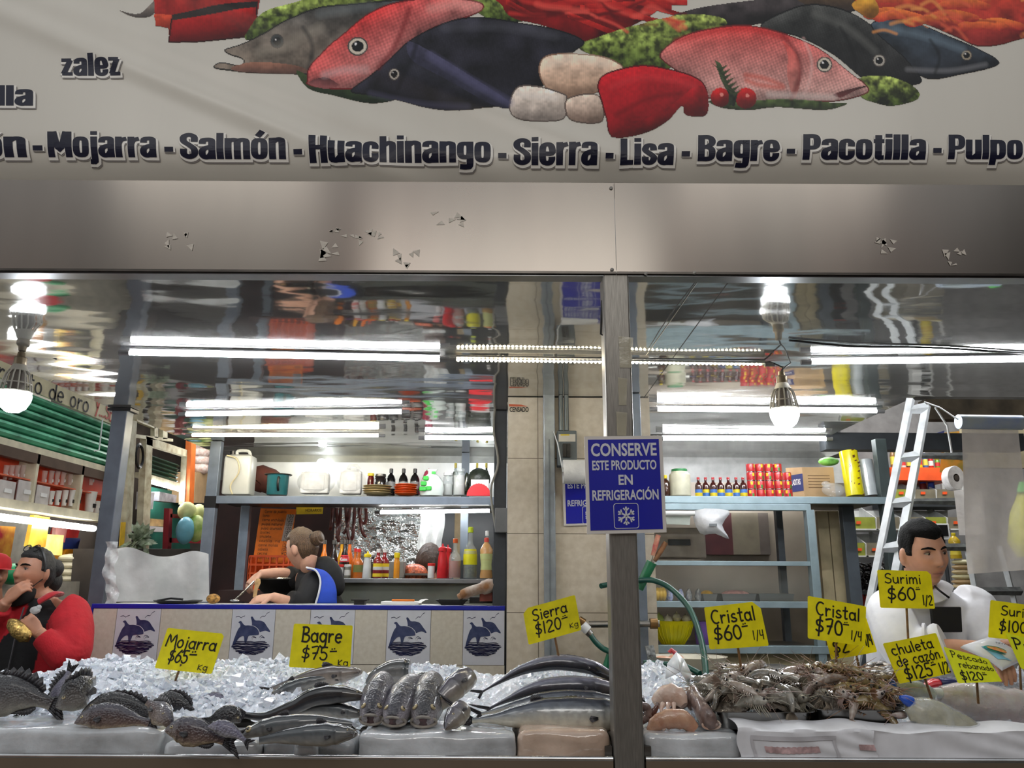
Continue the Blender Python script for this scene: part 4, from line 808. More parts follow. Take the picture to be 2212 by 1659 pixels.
def fish(name,lab,spine,hh,kind='tilapia',pal=None,mat=None,up=(0,.25,1),side=1,group=None,dorsal=None,anal=None,tail=1.0,pect=.3,eye_t=.13,eye_r=.13,eye_up=.3,cat='fish',fork=.5,gill=.24,both_eyes=False,mouth=True,mouth_open=0.0,seed=0,tdir=None,whiskers=False,finm=None,wk=1.0):
 """whole fish lofted along a spine from snout to tail; hh is the half height at the deepest place"""
 pal=PAL[pal or kind];pr=PROF[kind];rnd=random.Random(seed*7+1);mat=mat or FM_T;finm=finm or FINM
 sp=[Vector(p)for p in(catmull([tuple(p)for p in spine],8)if len(spine)>2 else spine)]
 L=[0]
 for a,b in zip(sp,sp[1:]):L.append(L[-1]+(b-a).length)
 def at(t):
  d=t*L[-1]
  for i in range(len(sp)-1):
   if d<=L[i+1]or i==len(sp)-2:
    k=(d-L[i])/max(1e-9,L[i+1]-L[i]);return sp[i].lerp(sp[i+1],k)
 up=Vector(up).normalized()
 def frame(t):
  p=at(t);T=(at(min(1,t+.03))-at(max(0,t-.03))).normalized();n=up-T*up.dot(T);n.normalize();b=T.cross(n)
  if(b.y>0 and abs(b.y)>.2)or(abs(b.y)<=.2 and b.x<0):b=-b
  return p,T,n,b
 base=at(.5);Tn=thing(name,lab,cat,(base.x,base.y,min(base.z-hh*.6,base.z)),group=group)
 NT,NA=46,28;rings=[];cols=[]
 for i in range(NT+1):
  t=(i/NT)**1.15;p,T,n,b=frame(t);hu,hd,w=interp(pr,t)
  g=1+.05*exp(-((t-gill)/.03)**2)-.03*exp(-((t-gill-.045)/.02)**2)
  ring=[]
  for k in range(NA):
   a=2*pi*k/NA;s,c=sin(a),cos(a)
   h=(hu if s>0 else hd)*hh*g
   ring.append(p+n*(abs(s)**.95*(1 if s>0 else-1)*h)+b*(c*w*hh*g*wk))
   f=ramp(pal,max(-1,min(1,s*.98+.1*n3(t*14,a*3,0,seed))))
   dk=1-.45*exp(-((t-gill-.02)/.012)**2)*(1 if s<.75 else 0)+.12*n3(t*30,a*6,1,seed+3)
   kb=(.16 if kind!='head' else .0)*max(0,min(1,(gill-t)/.06))*max(0,min(1,(.7-s)/.3));f=tuple(x*(1-kb)+kb*lin((150,140,128))[i_]for i_,x in enumerate(f))
   if kind=='head':kb=.55*max(0,1-t/.3)*max(0,min(1,(.95-s)/.4));f=tuple(x*(1-kb)+kb*lin((176,168,172))[i_]for i_,x in enumerate(f))
   if kind=='mackerel' and pal is PAL['mackerel']:dk*=1-.25*max(0,sin(t*70+s*5))*(1 if .1<s<.6 else 0)
   cols.append([max(0,x*dk)for x in f])
  rings.append(ring)
 mb=MB().rings(rings);o=fin('body',mb,mat,Tn,ang=75)
 setcol(o.data,cols)
 def surf(t,s,out=1.0,sd=None):
  p,T,n,b=frame(t);hu,hd,w=interp(pr,t);h=hu if s>0 else hd
  return p+n*(s*h*hh*out)+b*(sqrt(max(0,1-s*s))*w*hh*wk*out*(side if sd is None else sd))
 for sd in((1,-1)if both_eyes else(side,)):
  e=surf(eye_t,eye_up,.97,sd);p,T,n,b=frame(eye_t);r=hh*eye_r
  q=((e-p)-T*(e-p).dot(T)).normalized();rot=q.to_track_quat('Z','Y').to_matrix()
  eo=fin('eye',MB().ball(e,(r,r,r*.55),14,8,rot=rot),EYEW,Tn);fin('pupil',MB().ball(e+q*r*.3,(r*.55,r*.55,r*.36),12,6,rot=rot),EYEP,eo,local=True).location=(0,0,0)
  ch=eo.children[0];ch.data.transform(Matrix.Translation(-WLOC(eo)))
 if mouth:
  mb=MB();n_=8
  if mouth_open:
   p,T,n,b=frame(.0);hu,hd,w=interp(pr,.03);c=at(0)-T*hh*.03-n*hh*.1
   W,H=hh*.72*wk,hh*mouth_open;pts=[c+b*(cos(2*pi*k/16)*W)+n*(sin(2*pi*k/16)*H-abs(cos(2*pi*k/16))**2*hh*.14)+T*(abs(cos(2*pi*k/16))**2*hh*.3)for k in range(16)]
   mb.tube(pts+pts[:1],hh*.085,7);fin('lips',mb,LIPM,Tn)
   mb2=MB();o_=len(mb2.v);cen=c+T*hh*.16-n*hh*.1;mb2.v+=[c-T*hh*.06+n*0]+pts;mb2.f+=[(0,1+i,1+(i+1)%16)for i in range(16)];mb2.m+=[0]*16
   fin('mouth',mb2,MOUTHM,Tn)
  else:
   mb.tube([surf(.004+.075*k/n_,-.12-.25*k/n_,1.01)for k in range(n_+1)],[hh*.028*(1-.6*k/n_)for k in range(n_+1)],6);fin('mouth',mb,MOUTHM,Tn)
 def sheet(nm,t0,t1,sgn,ht,n=18,spiky=.25,m=finm,lean=.0):
  mb=MB();A,B=[],[]
  for k in range(n+1):
   t=t0+(t1-t0)*k/n;p,T,nn,b=frame(t);hu,hd,w=interp(pr,t);h=(hu if sgn>0 else hd)*hh
   a=p+nn*(sgn*h*.93);f=ht*hh*(sin(pi*min(1,(k+.8)/(n*.7+1))*.5)if k<n*.8 else 1-(k-n*.8)/(n*.2)*.55)
   z=(1+(spiky if k%2 else-spiky)*.5)
   A.append(a);B.append(a+nn*sgn*f*z+T*f*.45+b*(.02*hh*(1 if k%2 else-1)+lean*f))
  for k in range(n):mb.add([A[k],A[k+1],B[k+1],B[k]],[(0,1,2,3)])
  q=fin(nm,mb,m,Tn);s=q.modifiers.new('t','SOLIDIFY');s.thickness=.0012
 for d in(dorsal or[]):sheet('dorsal_fin',d[0],d[1],1,d[2],spiky=d[3]if len(d)>3 else .25)
 for d in(anal or[]):sheet('anal_fin',d[0],d[1],-1,d[2])
 if tail:
  p,T,n,b=frame(1.0);
  if tdir is not None:T=Vector(tdir).normalized();n=(n-T*n.dot(T)).normalized()
  hu=interp(pr,1)[0]*hh;mb=MB();K=14;A,B=[],[]
  for k in range(K+1):
   s=k/K*2-1;A.append(p+n*(s*hu)-T*hh*.05)
   ln=tail*hh*(1-fork*(1-abs(s))**1.2);B.append(p+n*(s*tail*hh*.75)+T*ln+b*(.03*hh*(1 if k%2 else-1)))
  Mi=[a.lerp(c,.5)+b*(.0)for a,c in zip(A,B)]
  for k in range(K):
   mb.add([A[k],A[k+1],Mi[k+1],Mi[k]],[(0,1,2,3)]);mb.add([Mi[k],Mi[k+1],B[k+1],B[k]],[(0,1,2,3)])
  q=fin('tail_fin',mb,finm,Tn);s=q.modifiers.new('t','SOLIDIFY');s.thickness=.0015
 if pect:
  t0=gill+.05;a=surf(t0,-.25,1.0);p,T,n,b=frame(t0);out=b*side;mb=MB();K=8
  tips=[a+(T*cos(u)-n*sin(u))*pect*hh*(1-.3*abs(k-K/2)/K)*2+out*hh*.12 for k,u in((k,-.35+.9*k/K)for k in range(K+1))]
  bases=[a+n*hh*.07*(1-2*k/K)for k in range(K+1)]
  for k in range(K):mb.add([bases[k],bases[k+1],tips[k+1],tips[k]],[(0,1,2,3)])
  q=fin('pectoral_fin',mb,finm,Tn);s=q.modifiers.new('t','SOLIDIFY');s.thickness=.0012
 if whiskers:
  for sd,(dx,dz)in enumerate(((.9,-.9),(1.1,-.4),(.6,.6))):
   p,T,n,b=frame(.02);a=surf(.02,-.3+.3*sd);fin('whisker',MB().tube([a,a+b*hh*.5*side-n*.3*hh,a+b*side*hh*.6+T*hh*dx+n*hh*dz*.6],[hh*.03,hh*.022,hh*.008],5),finm,Tn)
 return Tn
def FP(pts,hh,dY=0.0,Y=None):
 """spine from photo points: depth from where the lowest outline meets the display slope"""
 yb=max(p[1]for p in pts)+hh*.8;Yb=Y or(YS(yb)+dY)
 out=[P(p[0],p[1],Yb+(p[2]if len(p)>2 else 0))for p in pts]
 return out,hh*mpp(Yb,1.05)
def F(lab,pts,hh,dY=0.0,Y=None,name='tilapia',**k):
 s,h=FP(pts,hh,dY,Y);return fish(name,lab,s,h,**k)
GT='tilapia on the ice at the aisle end'
TD=dict(dorsal=[(.26,.86,.42,.5)],anal=[(.6,.86,.3)],pect=.32,group=GT)
F('big speckled tilapia cut by the picture edge, spiny fin raised',[(-95,1512),(-20,1505),(50,1503),(112,1520)],46,pal='tilapia',seed=1,**TD)
F('lilac-sided tilapia standing on its snout behind the grey tilapia head',[(124,1548),(128,1510),(138,1478),(150,1450)],27,.1,pal='tilapia_lilac',up=(-1,.3,.3),seed=2,tail=.8,**{**TD,'dorsal':[(.3,.95,.55,.6)]})
F('grey tilapia resting its head on the first ice block, body in ice',[(120,1527),(150,1512,.01),(180,1488,.05),(206,1470,.12)],37,-.02,seed=3,tail=0,eye_r=.12,eye_t=.2,gill=.42,**TD)
F('black tilapia lying behind the dark tilapia with a cut belly',[(176,1540),(230,1520,.02),(290,1528,.02),(345,1548)],25,.05,pal='tilapia_black',seed=4,**TD)
F('dark tilapia with a pale slit belly on the first ice block',[(161,1562),(200,1550),(255,1549),(322,1562)],29,pal='tilapia_brown',seed=5,tail=1.1,**{**TD,'dorsal':[(.3,.8,.12)]})
F('tilapia head pointing down at the corner of the first ice block',[(372,1574),(358,1555),(335,1530,.06),(318,1516,.1)],25,.02,pal='tilapia_brown',up=(.8,.3,1),seed=6,tail=0,gill=.5,eye_t=.25,**TD)
F('black tilapia back half sunk in crushed ice above the pointing head',[(330,1530),(360,1514),(392,1520),(420,1538)],20,.1,pal='tilapia_black',seed=7,mouth=False,**TD)
F('brown tilapia with open belly over the low grey ice slab',[(356,1577),(392,1578),(440,1586),(484,1600)],31,.04,pal='tilapia_brown',seed=8,tail=1.35,tdir=(1,0,-.12),**{**TD,'dorsal':[(.3,.8,.1)]})
F('small tilapia back showing through the middle of the ice heap',[(438,1518),(455,1510),(475,1510),(495,1520)],14,.07,pal='tilapia_lilac',seed=9,tail=0,pect=0,mouth=False,group=GT)
F('dark tilapia flank at the lower edge of the ice heap',[(520,1560),(500,1546),(478,1545),(450,1556)],21,.04,pal='tilapia_black',seed=10,tail=.8,pect=0,group=GT)
F('tilapia tail half with netted scales beside the bulging catfish eye',[(448,1570),(478,1572),(505,1582),(530,1600)],17,-.03,pal='tilapia_lilac',seed=11,mouth=False,eye_r=.01,pect=0,group=GT)
F('small silver fish poking out of ice behind the heap, upper one',[(235,1468),(245,1462),(258,1460),(272,1464)],12,.03,pal='tilapia_lilac',seed=12,tail=0,pect=0,group=GT)
F('small reddish fish lying in ice behind the heap',[(268,1472),(280,1466),(298,1463),(312,1464)],7,.03,pal='tilapia_brown',seed=13,tail=0,pect=0,group=GT)
F('thin silver fish lying in ice in the middle of the heap',[(264,1487),(280,1485),(300,1485),(318,1482)],6.5,.0,pal='bass',seed=14,tail=0,pect=0,group=GT)
GC='catfish heaped beside the tilapia'
KC=dict(name='catfish',kind='catfish',mat=FM_C,cat='fish',group=GC,dorsal=[(.3,.42,.5,.1)],gill=.2,eye_t=.09,eye_r=.1,eye_up=.45,pect=.28)
F('tan catfish lying furthest back under the second yellow card',[(782,1451),(745,1456),(690,1462),(640,1474),(582,1492)],21,.0,pal='catfish_tan',seed=21,whiskers=True,**KC)
F('grey catfish with flat head turned to the aisle, behind the black one',[(584,1502),(610,1496),(660,1476),(712,1462)],18,.02,pal='catfish',seed=22,**KC)
F('long black catfish curved like an S over the others',[(796,1506),(740,1500),(680,1506),(630,1530),(575,1548),(530,1545)],21,.04,pal='catfish_black',seed=23,**{**KC,'pect':0})
F('catfish half covered by melting ice under the black one',[(790,1545),(730,1535),(670,1532),(620,1545)],16,.02,pal='catfish',seed=24,tail=0,**KC)
F('front catfish with a pale bulging eye, head to the aisle',[(524,1592),(560,1576),(620,1566),(690,1560),(760,1566)],22,.04,pal='catfish',seed=25,tail=0,eye_r=.34,**{k:v for k,v in KC.items()if k!='eye_r'})
F('front catfish with its rounded snout towards the gaping heads',[(772,1584),(735,1586),(680,1588),(610,1592),(560,1600)],25,.04,pal='catfish',seed=26,tail=0,whiskers=True,**KC)
s,h=FP([(790,1476),(815,1462),(850,1452),(885,1450)],26,.02)
fish('fish_trunk','bluish headless fish trunk lying on ice behind the gaping heads',s,h,kind='point',pal='catfish',mat=FM_C,tail=0,pect=0,mouth=False,eye_r=.01,seed=27,cat='fish',gill=.9)
# heads looking out of the case
def HD(lab,x,ytop,ybot,hw,Y0,depth,rise=.06,dx=0,**k):
 a=P(x,ybot-(ybot-ytop)*.38,Y0);h=(ybot-ytop)/2*mpp(Y0,1.05)
 sp=[a,a+Vector((dx*.3,depth*.3,rise*.4)),a+Vector((dx*.7,depth*.7,rise*.8)),a+Vector((dx,depth,rise))]
 return fish('gaping_fish',lab,sp,h,kind='head',tail=0,pect=0,mat=FM_T,eye_t=.1,eye_up=.72,eye_r=.17,both_eyes=True,gill=.5,cat='fish',wk=hw/((ybot-ytop)/2),up=(0,-.35,1),group='big fish heads facing out over the ice block',**k)
HD('grey-pink fish head with open jaw, first of the gaping pair',800,1498,1582,34,2.58,.22,pal='bass',mouth_open=.27,seed=31)
HD('grey-pink fish head with open jaw, nearer the post in the gaping pair',848,1506,1584,36,2.56,.24,pal='bass',mouth_open=.26,dx=.03,seed=32)
HD('dark round fish head with thick underlip beside the gaping pair',914,1500,1588,38,2.575,.25,pal='bass_dark',mouth_open=.26,seed=33)
s,h=FP([(857,1491),(885,1480,.02),(915,1472,.04),(945,1474,.08)],20,.06)
fish('gaping_fish','blunt shark-like head lying on top of the round head',s,h,kind='point',pal='bass_dark',mat=FM_C,tail=0,pect=0,eye_t=.42,eye_up=.25,gill=.8,seed=34,wk=1.0)
s,h=FP([(924,1545),(950,1518,.03),(985,1482,.06),(1012,1462,.12)],27,.02)
fish('gaping_fish','pointed silver fish head slanting down over the round head',s,h,kind='point',pal='bass',mat=FM_S,tail=0,pect=.3,eye_t=.3,eye_up=.15,gill=.6,seed=35,up=(-.8,.3,.8),wk=.9)
s,h=FP([(962,1576),(978,1556,.03),(1000,1530,.08)],24,.0)
fish('gaping_fish','silver fish head with gill open beside the mackerel tail',s,h,kind='point',pal='bass',mat=FM_S,tail=0,pect=.3,eye_t=.4,gill=.6,seed=36,up=(-.8,.2,.6),wk=.9)
GM='long mackerel heaped against the front post'
KM=dict(name='mackerel',kind='mackerel',mat=FM_S,group=GM,finm=FINM,pect=.25,fork=.82)
F('arched dark mackerel lying topmost across the ice',[(1350,1492,.05),(1320,1462,.03),(1270,1440),(1200,1431),(1130,1446),(1075,1475),(1042,1494)],17,.0,Y=3.0,pal='mackerel_dark',seed=41,tail=2.2,**{**KM,'dorsal':[(.1,.5,.12)]})
F('dark mackerel just below the arched one',[(1360,1500),(1310,1487),(1240,1482),(1160,1488),(1095,1512),(1058,1530)],22,.0,Y=2.86,pal='mackerel_dark',seed=42,tail=1.8,**{**KM,'anal':[(.55,.65,.7)]})
F('mackerel mostly hidden behind the silver-bellied one',[(1360,1520),(1280,1515),(1190,1516),(1110,1528),(1040,1542)],24,.0,Y=2.74,pal='mackerel',seed=43,tail=1.8,**KM)
F('large silver-bellied mackerel in front, lying on the pinkish ice',[(1400,1545),(1330,1545),(1250,1545),(1160,1545),(1080,1552),(1020,1556)],39,.0,Y=2.63,pal='mackerel',seed=44,tail=2.0,tdir=(-1,-.05,.02),**{**KM,'fork':.85,'anal':[(.6,.68,.3)],'dorsal':[(.25,.5,.1),(.58,.66,.3)]})
# ---------- yellow hand-written price cards
YCARD=M('yellow_card',(244,230,16),.42,var=.06,vs=26,coat=.15,bump=.02,bs=20);YCARD2=M('bright_yellow_card',(240,246,40),.42,var=.06,vs=26,coat=.15)
PEN=M('black_marker_ink',(22,22,20),.5)
GL['ó']=(.55,GL['o'][1]+[[(.24,.72),(.36,.92)]])
def price_card(lab,q,Y,lines,stick,mat=YCARD,cut=None,tilt=.0,dYs=.006,hidden=()):
 """q: TL, TR, BR, BL in photo points; lines: (text, x0, baseline, cap, width) inside the card 0..1"""
 w=[P(x,y,Y+(tilt if i in(2,3)else 0))for i,(x,y)in enumerate(q)]
 T=thing('price_card',lab,'price sign',sum(w,Vector())/4,group='hand-written yellow price cards on sticks')
 f=bil(w);fo=bil(w,.0012)
 bow=lambda u:.006*sin(u*pi)
 c={i:0.0 for i in range(4)}
 if cut:c.update(cut)
 ol=[]
 for i,(u,v,du,dv)in enumerate(((0,1,1,-1),(1,1,-1,-1),(1,0,-1,1),(0,0,1,1))):
  k=c[i]or .02
  a,b=(u+du*k,v),(u,v+dv*k*1.3)
  ol+=[b,a]if i in(0,2)else[a,b]
 n=len(ol);mb=MB();nrm=(fo(.5,.5)-f(.5,.5)).normalized()
 cols=10
 def ed(u):
  hi=1.0;lo=0.0
  for i,(cu,cv)in enumerate(((0,1),(1,1),(1,0),(0,0))):
   k=c[i]or .02;d=abs(u-cu)
   if d<k:
    if cv:hi=min(hi,1-(k-d)*1.3)
    else:lo=max(lo,(k-d)*1.3)
  return lo,hi
 us=sorted(set([i/cols for i in range(cols+1)]+[(c[i]or .02)if i in(0,3)else 1-(c[i]or .02)for i in range(4)]))
 A=[[f(u,ed(u)[0])+nrm*bow(u),f(u,ed(u)[1])+nrm*bow(u)]for u in us]
 for s_,off in((0,0.0),(1,-.0016)):
  o=len(mb.v)
  for a,b in A:mb.v+=[a+nrm*off,b+nrm*off]
  for i in range(len(A)-1):mb.f.append((o+2*i,o+2*i+2,o+2*i+3,o+2*i+1));mb.m.append(0)
 fin('card',mb,mat,T)
 mb=MB();H=(w[0]-w[3]).length;W=(w[1]-w[0]).length
 g=lambda u,v:fo(u,v)+nrm*bow(u)
 for tx,x0,y0,cap,wd in lines:
  lw=.13 if cap>.2 else .12
  hand2(mb,tx,g,x0,y0,cap,wd,H,W,lw)
 fin('handwriting',mb,PEN,T,smooth=False)
 if stick:
  a,b=P(*stick[0],Y+dYs),P(*stick[1],Y+dYs+.015);up_=a+(a-b).normalized()*.03
  fin('stick',MB().tube([b+(b-a).normalized()*.03,up_],.0042,6),WOODST,T)
 return T
def hand2(mb,s,fn,x0,y0,cap,wd,H,W,lw):
 """like hand() but with the pen width even in metres on a W x H card"""
 tot=0
 for ch in s:w=GL.get(ch,GL[' '])[0];tot+=w+(.16 if w else 0)
 kx=wd/max(.05,tot-.16);adv=0;r=random.Random(s)
 for ch in s:
  w,st=GL.get(ch,GL[' '])
  for q in st:
   pts=[((x0+(adv+a+r.uniform(-.012,.012))*kx)*W,(y0+(b+r.uniform(-.015,.015))*cap)*H)for a,b in q]
   if len(pts)>2:pts=catmull(pts,3)
   hw=lw*cap*H/2;L,R=[],[]
   for i in range(len(pts)):
    a=np.array(pts[max(0,i-1)]);b=np.array(pts[min(len(pts)-1,i+1)]);d=b-a;n=np.hypot(*d)or 1;nr=np.array((-d[1],d[0]))/n*hw;c=np.array(pts[i])
    if i==0:c=c-d/n*hw*.7
    if i==len(pts)-1:c=c+d/n*hw*.7
    L.append(c+nr);R.append(c-nr)
   o=len(mb.v)
   for a,b in zip(L,R):mb.v.append(Vector(fn(a[0]/W,a[1]/H)));mb.v.append(Vector(fn(b[0]/W,b[1]/H)))
   for i in range(len(L)-1):mb.f.append((o+2*i,o+2*i+1,o+2*i+3,o+2*i+2));mb.m.append(0)
  adv+=w+(.16 if w else 0)
price_card('tilted yellow card for mojarra at 65 standing in the ice heap',[(362,1356),(485,1369),(457,1456),(334,1443)],3.02,[('Mojarra',.07,.56,.30,.86),('$65',.19,.2,.3,.33),('=',.54,.2,.3,.13),('Kg',.74,.07,.16,.16)],[(386,1450),(379,1470)],cut={1:.05})
price_card('yellow card for bagre at 75 above the catfish',[(635,1347),(762,1351),(756,1446),(624,1441)],2.98,[('Bagre',.17,.6,.33,.66),('$75',.2,.2,.28,.42),('=',.66,.22,.24,.12),('Kg',.8,.07,.17,.16)],[(692,1444),(687,1492)])
price_card('slanted yellow card with cut corners for sierra at 120',[(1129,1316),(1242,1285),(1256,1361),(1142,1393)],2.98,[('Sierra',.16,.6,.3,.64),('$120',.17,.2,.32,.48),('=',.68,.28,.24,.12),('Kg',.8,.14,.15,.16)],[(1199,1378),(1208,1424)],cut={0:.1})
price_card('yellow card for cristal at 60 a quarter over the first shrimp tray',[(1521,1312),(1640,1298),(1661,1395),(1533,1403)],2.72,[('Cristal',.1,.6,.3,.76),('$60',.11,.2,.32,.46),('=',.6,.3,.24,.11),('1/4',.76,.16,.2,.19)],[(1594,1398),(1603,1456)],cut={1:.13})
price_card('creased yellow card half covered, showing only a quarter mark',[(1772,1330),(1868,1325),(1895,1408),(1796,1425)],2.82,[('$2',.1,.12,.3,.3),('1/4',.8,.2,.26,.16)],[(1850,1415),(1858,1455)],cut={1:.1})
price_card('creased yellow card for cristal at 70 over the second shrimp tray',[(1745,1287),(1871,1310),(1869,1396),(1745,1379)],2.74,[('Cristal',.14,.6,.3,.74),('$70',.13,.18,.34,.46),('=',.6,.3,.22,.11),('1/4',.74,.12,.22,.19)],[(1806,1383),(1807,1458)])
price_card('yellow card on a long stick for surimi at 60, before the vendor',[(1895,1231),(2010,1234),(2020,1315),(1902,1313)],2.86,[('Surimi',.12,.66,.25,.66),('$60',.15,.22,.33,.5),('=',.67,.36,.2,.09),('1/2',.78,.1,.25,.18)],[(1958,1308),(1965,1440)],cut={1:.07})
price_card('slanted yellow card for chuleta de cazon at 125',[(1907,1390),(2022,1367),(2054,1454),(1943,1477)],2.68,[('chuleta',.09,.68,.25,.76),('de cazón.',.1,.4,.24,.86),('$125',.16,.05,.3,.5),('=',.68,.1,.25,.1),('1/2',.82,.04,.25,.18)],[(1998,1466),(2012,1508)])
price_card('bright yellow card leaning back for pescado rebanado at 120',[(2038,1397),(2135,1424),(2165,1472),(2070,1476)],2.66,[('Pescado',.1,.74,.19,.8),('rebanado',.18,.46,.19,.78),('$120=',.12,.08,.27,.6)],[(2110,1470),(2112,1500)],mat=YCARD2,tilt=-.01)
price_card('yellow card for surimi at 100, cut by the picture edge',[(2140,1296),(2242,1310),(2240,1386),(2135,1377)],2.8,[('Surimi',.22,.64,.25,.74),('$100',.2,.2,.3,.56)],[(2200,1380),(2205,1480)])
price_card('bright yellow card for pulpo leaning at the picture edge',[(2172,1367),(2275,1392),(2290,1470),(2206,1444)],2.66,[('Pulpo',.08,.58,.32,.85),('$',.3,.12,.3,.12)],[(2230,1455),(2236,1500)],mat=YCARD2)
# ---------- shrimp trays
TRAYM=M('shrimp_tray_steel',(150,150,148),.3,1.0,var=.08,vs=10)
def tray(lab,px0,px1,ytop,ybot,Y0,depth):
 a,b=P(px0,ytop,Y0),P(px1,ytop,Y0);zb=P(px0,ybot,Y0).z;zt=a.z;c=Vector(((a.x+b.x)/2,Y0+depth/2,zb))
 hx,hy=(b.x-a.x)/2,depth/2;T=thing('shrimp_tray',lab,'tray',c,group='steel trays of shrimp')
 def ring(hx_,hy_,z,r=.03):
  o=[]
  for sx,sy,a0 in((1,1,0),(-1,1,90),(-1,-1,180),(1,-1,270)):
   o+=[c+Vector((sx*(hx_-r)+r*cos(radians(a0+t)),sy*(hy_-r)+r*sin(radians(a0+t)),z-zb))for t in range(0,91,18)]
  return o
 mb=MB();mb.rings([ring(hx-.02,hy-.02,zb+.004),ring(hx-.012,hy-.012,zb),ring(hx-.002,hy-.002,zt-.004),ring(hx+.012,hy+.012,zt),ring(hx+.012,hy+.012,zt-.002),ring(hx-.006,hy-.006,zt-.006),ring(hx-.016,hy-.016,zb+.006)])
 fin('pan',mb,TRAYM,T);return T,c,hx,hy,zt
T1=tray('steel tray heaped with grey shrimp under the 60 cristal card',1548,1755,1536,1577,2.575,.34)
T2=tray('steel tray heaped with browner shrimp under the 70 cristal card',1768,1950,1531,1577,2.59,.34)
def shrimp_proto(pal,curl,seed):
 T=thing('shrimp','shrimp','shrimp',(0,0,0));r=random.Random(seed);L=.075
 cb,cs,cl=pal;mt=M('shrimp_shell_%d'%seed,cb,.22,var=.22,vs=70,coat=.6,sss=.15,col2=cs,stretch=(1,1,1));ml=M('shrimp_legs_%d'%seed,cl,.35,var=.2,vs=60,coat=.3)
 def sp(t):
  a=curl*(t-.25)if t>.25 else 0;k=L
  if abs(curl)<.05 or t<=.25:return Vector((t*k,0,0))
  R=k/curl;return Vector((.25*k+R*sin(curl*(t-.25)),0,-R*(1-cos(curl*(t-.25)))))
 pts,rad=[],[]
 for i in range(31):
  t=i/30;h=ramp([(0,(.0015,.0015)),(.08,(.006,.005)),(.25,(.0105,.009)),(.4,(.0105,.0085)),(.7,(.0085,.007)),(.92,(.005,.004)),(1,(.003,.003))],t)
  seg=1+(.07*abs(sin((t-.36)*pi/.107))if t>.36 else 0)-(.12 if abs(t-.37)<.017 else 0)
  pts.append(sp(t));rad.append((h[0]*seg,h[1]*seg))
 fin('shell',MB().tube(pts,rad,10,up=(0,0,1)),mt,T,local=True)
 e=sp(1.0);d=(sp(1.0)-sp(.95)).normalized();mb=MB();up=Vector((-d.z,0,d.x))
 for k in(-1,-.5,0,.5,1):
  q=Vector((0,1,0))*k*.9+d;q.normalize();s_=q.cross(up).normalized()
  mb.add([e+s_*.002,e+q*.012+s_*.0042,e+q*.02,e+q*.012-s_*.0042,e-s_*.002],[(0,1,2,3,4)])
 fin('tail_fan',mb,ml,T,local=True)
 mb=MB()
 for i in range(5):
  for s_ in(-1,1):
   p=sp(.12+.055*i)+Vector((0,s_*.004,-.008));mb.tube([p,p+Vector((-.006,s_*.006,-.008)),p+Vector((-.013+r.uniform(-.004,.004),s_*.005,-.017))],[.0011,.0009,.0004],4)
 for i in range(5):
  p=sp(.42+.1*i);dn=(sp(.44+.1*i)-sp(.4+.1*i)).normalized();n=Vector((dn.z,0,-dn.x));mb.tube([p+n*.006,p+n*.013-dn*.004],[.002,.0008],4)
 fin('legs',mb,ml,T,local=True)
 mb=MB()
 for s_ in(-1,1):mb.tube([sp(.03)+Vector((0,s_*.002,0)),Vector((-.02,s_*.012,.006)),Vector((-.05,s_*.03,.002+r.uniform(-.01,.01)))],[.0007,.0005,.0003],4);mb.tube([sp(.03),Vector((-.01,s_*.004,.004)),Vector((-.022,s_*.005,.0))],[.001,.0008,.0004],4)
 mb.tube([sp(.1)+Vector((0,0,.006)),Vector((-.012,0,.008))],[.0016,.0004],4);fin('feelers',mb,ml,T,local=True)
 mb=MB();[mb.ball(sp(.07)+Vector((0,s_*.0065,.004)),.0022,8,5)for s_ in(-1,1)];fin('eyes',mb,BLACK,T,local=True);return T
PAL_S=[((176,172,160),(112,108,98),(150,144,128)),((158,152,140),(92,90,84),(140,128,112)),((190,182,172),(130,112,100),(166,146,132)),((150,132,88),(96,80,52),(156,118,88)),((196,188,180),(150,128,122),(176,152,144))]
protos=[shrimp_proto(PAL_S[i%5],(1.1,2.2,.6,1.9,2.6)[i%5],50+i)for i in range(5)]
usedp=set()
def put_shrimp(k,loc,rot,sc,lab,group):
 p=protos[k]
 if k not in usedp:usedp.add(k);p.location,p.rotation_euler,p.scale=loc,rot,(sc,)*3;p['label']=lab;p['group']=group;return p
 return dup(p,loc,rot,lab,group,sc)
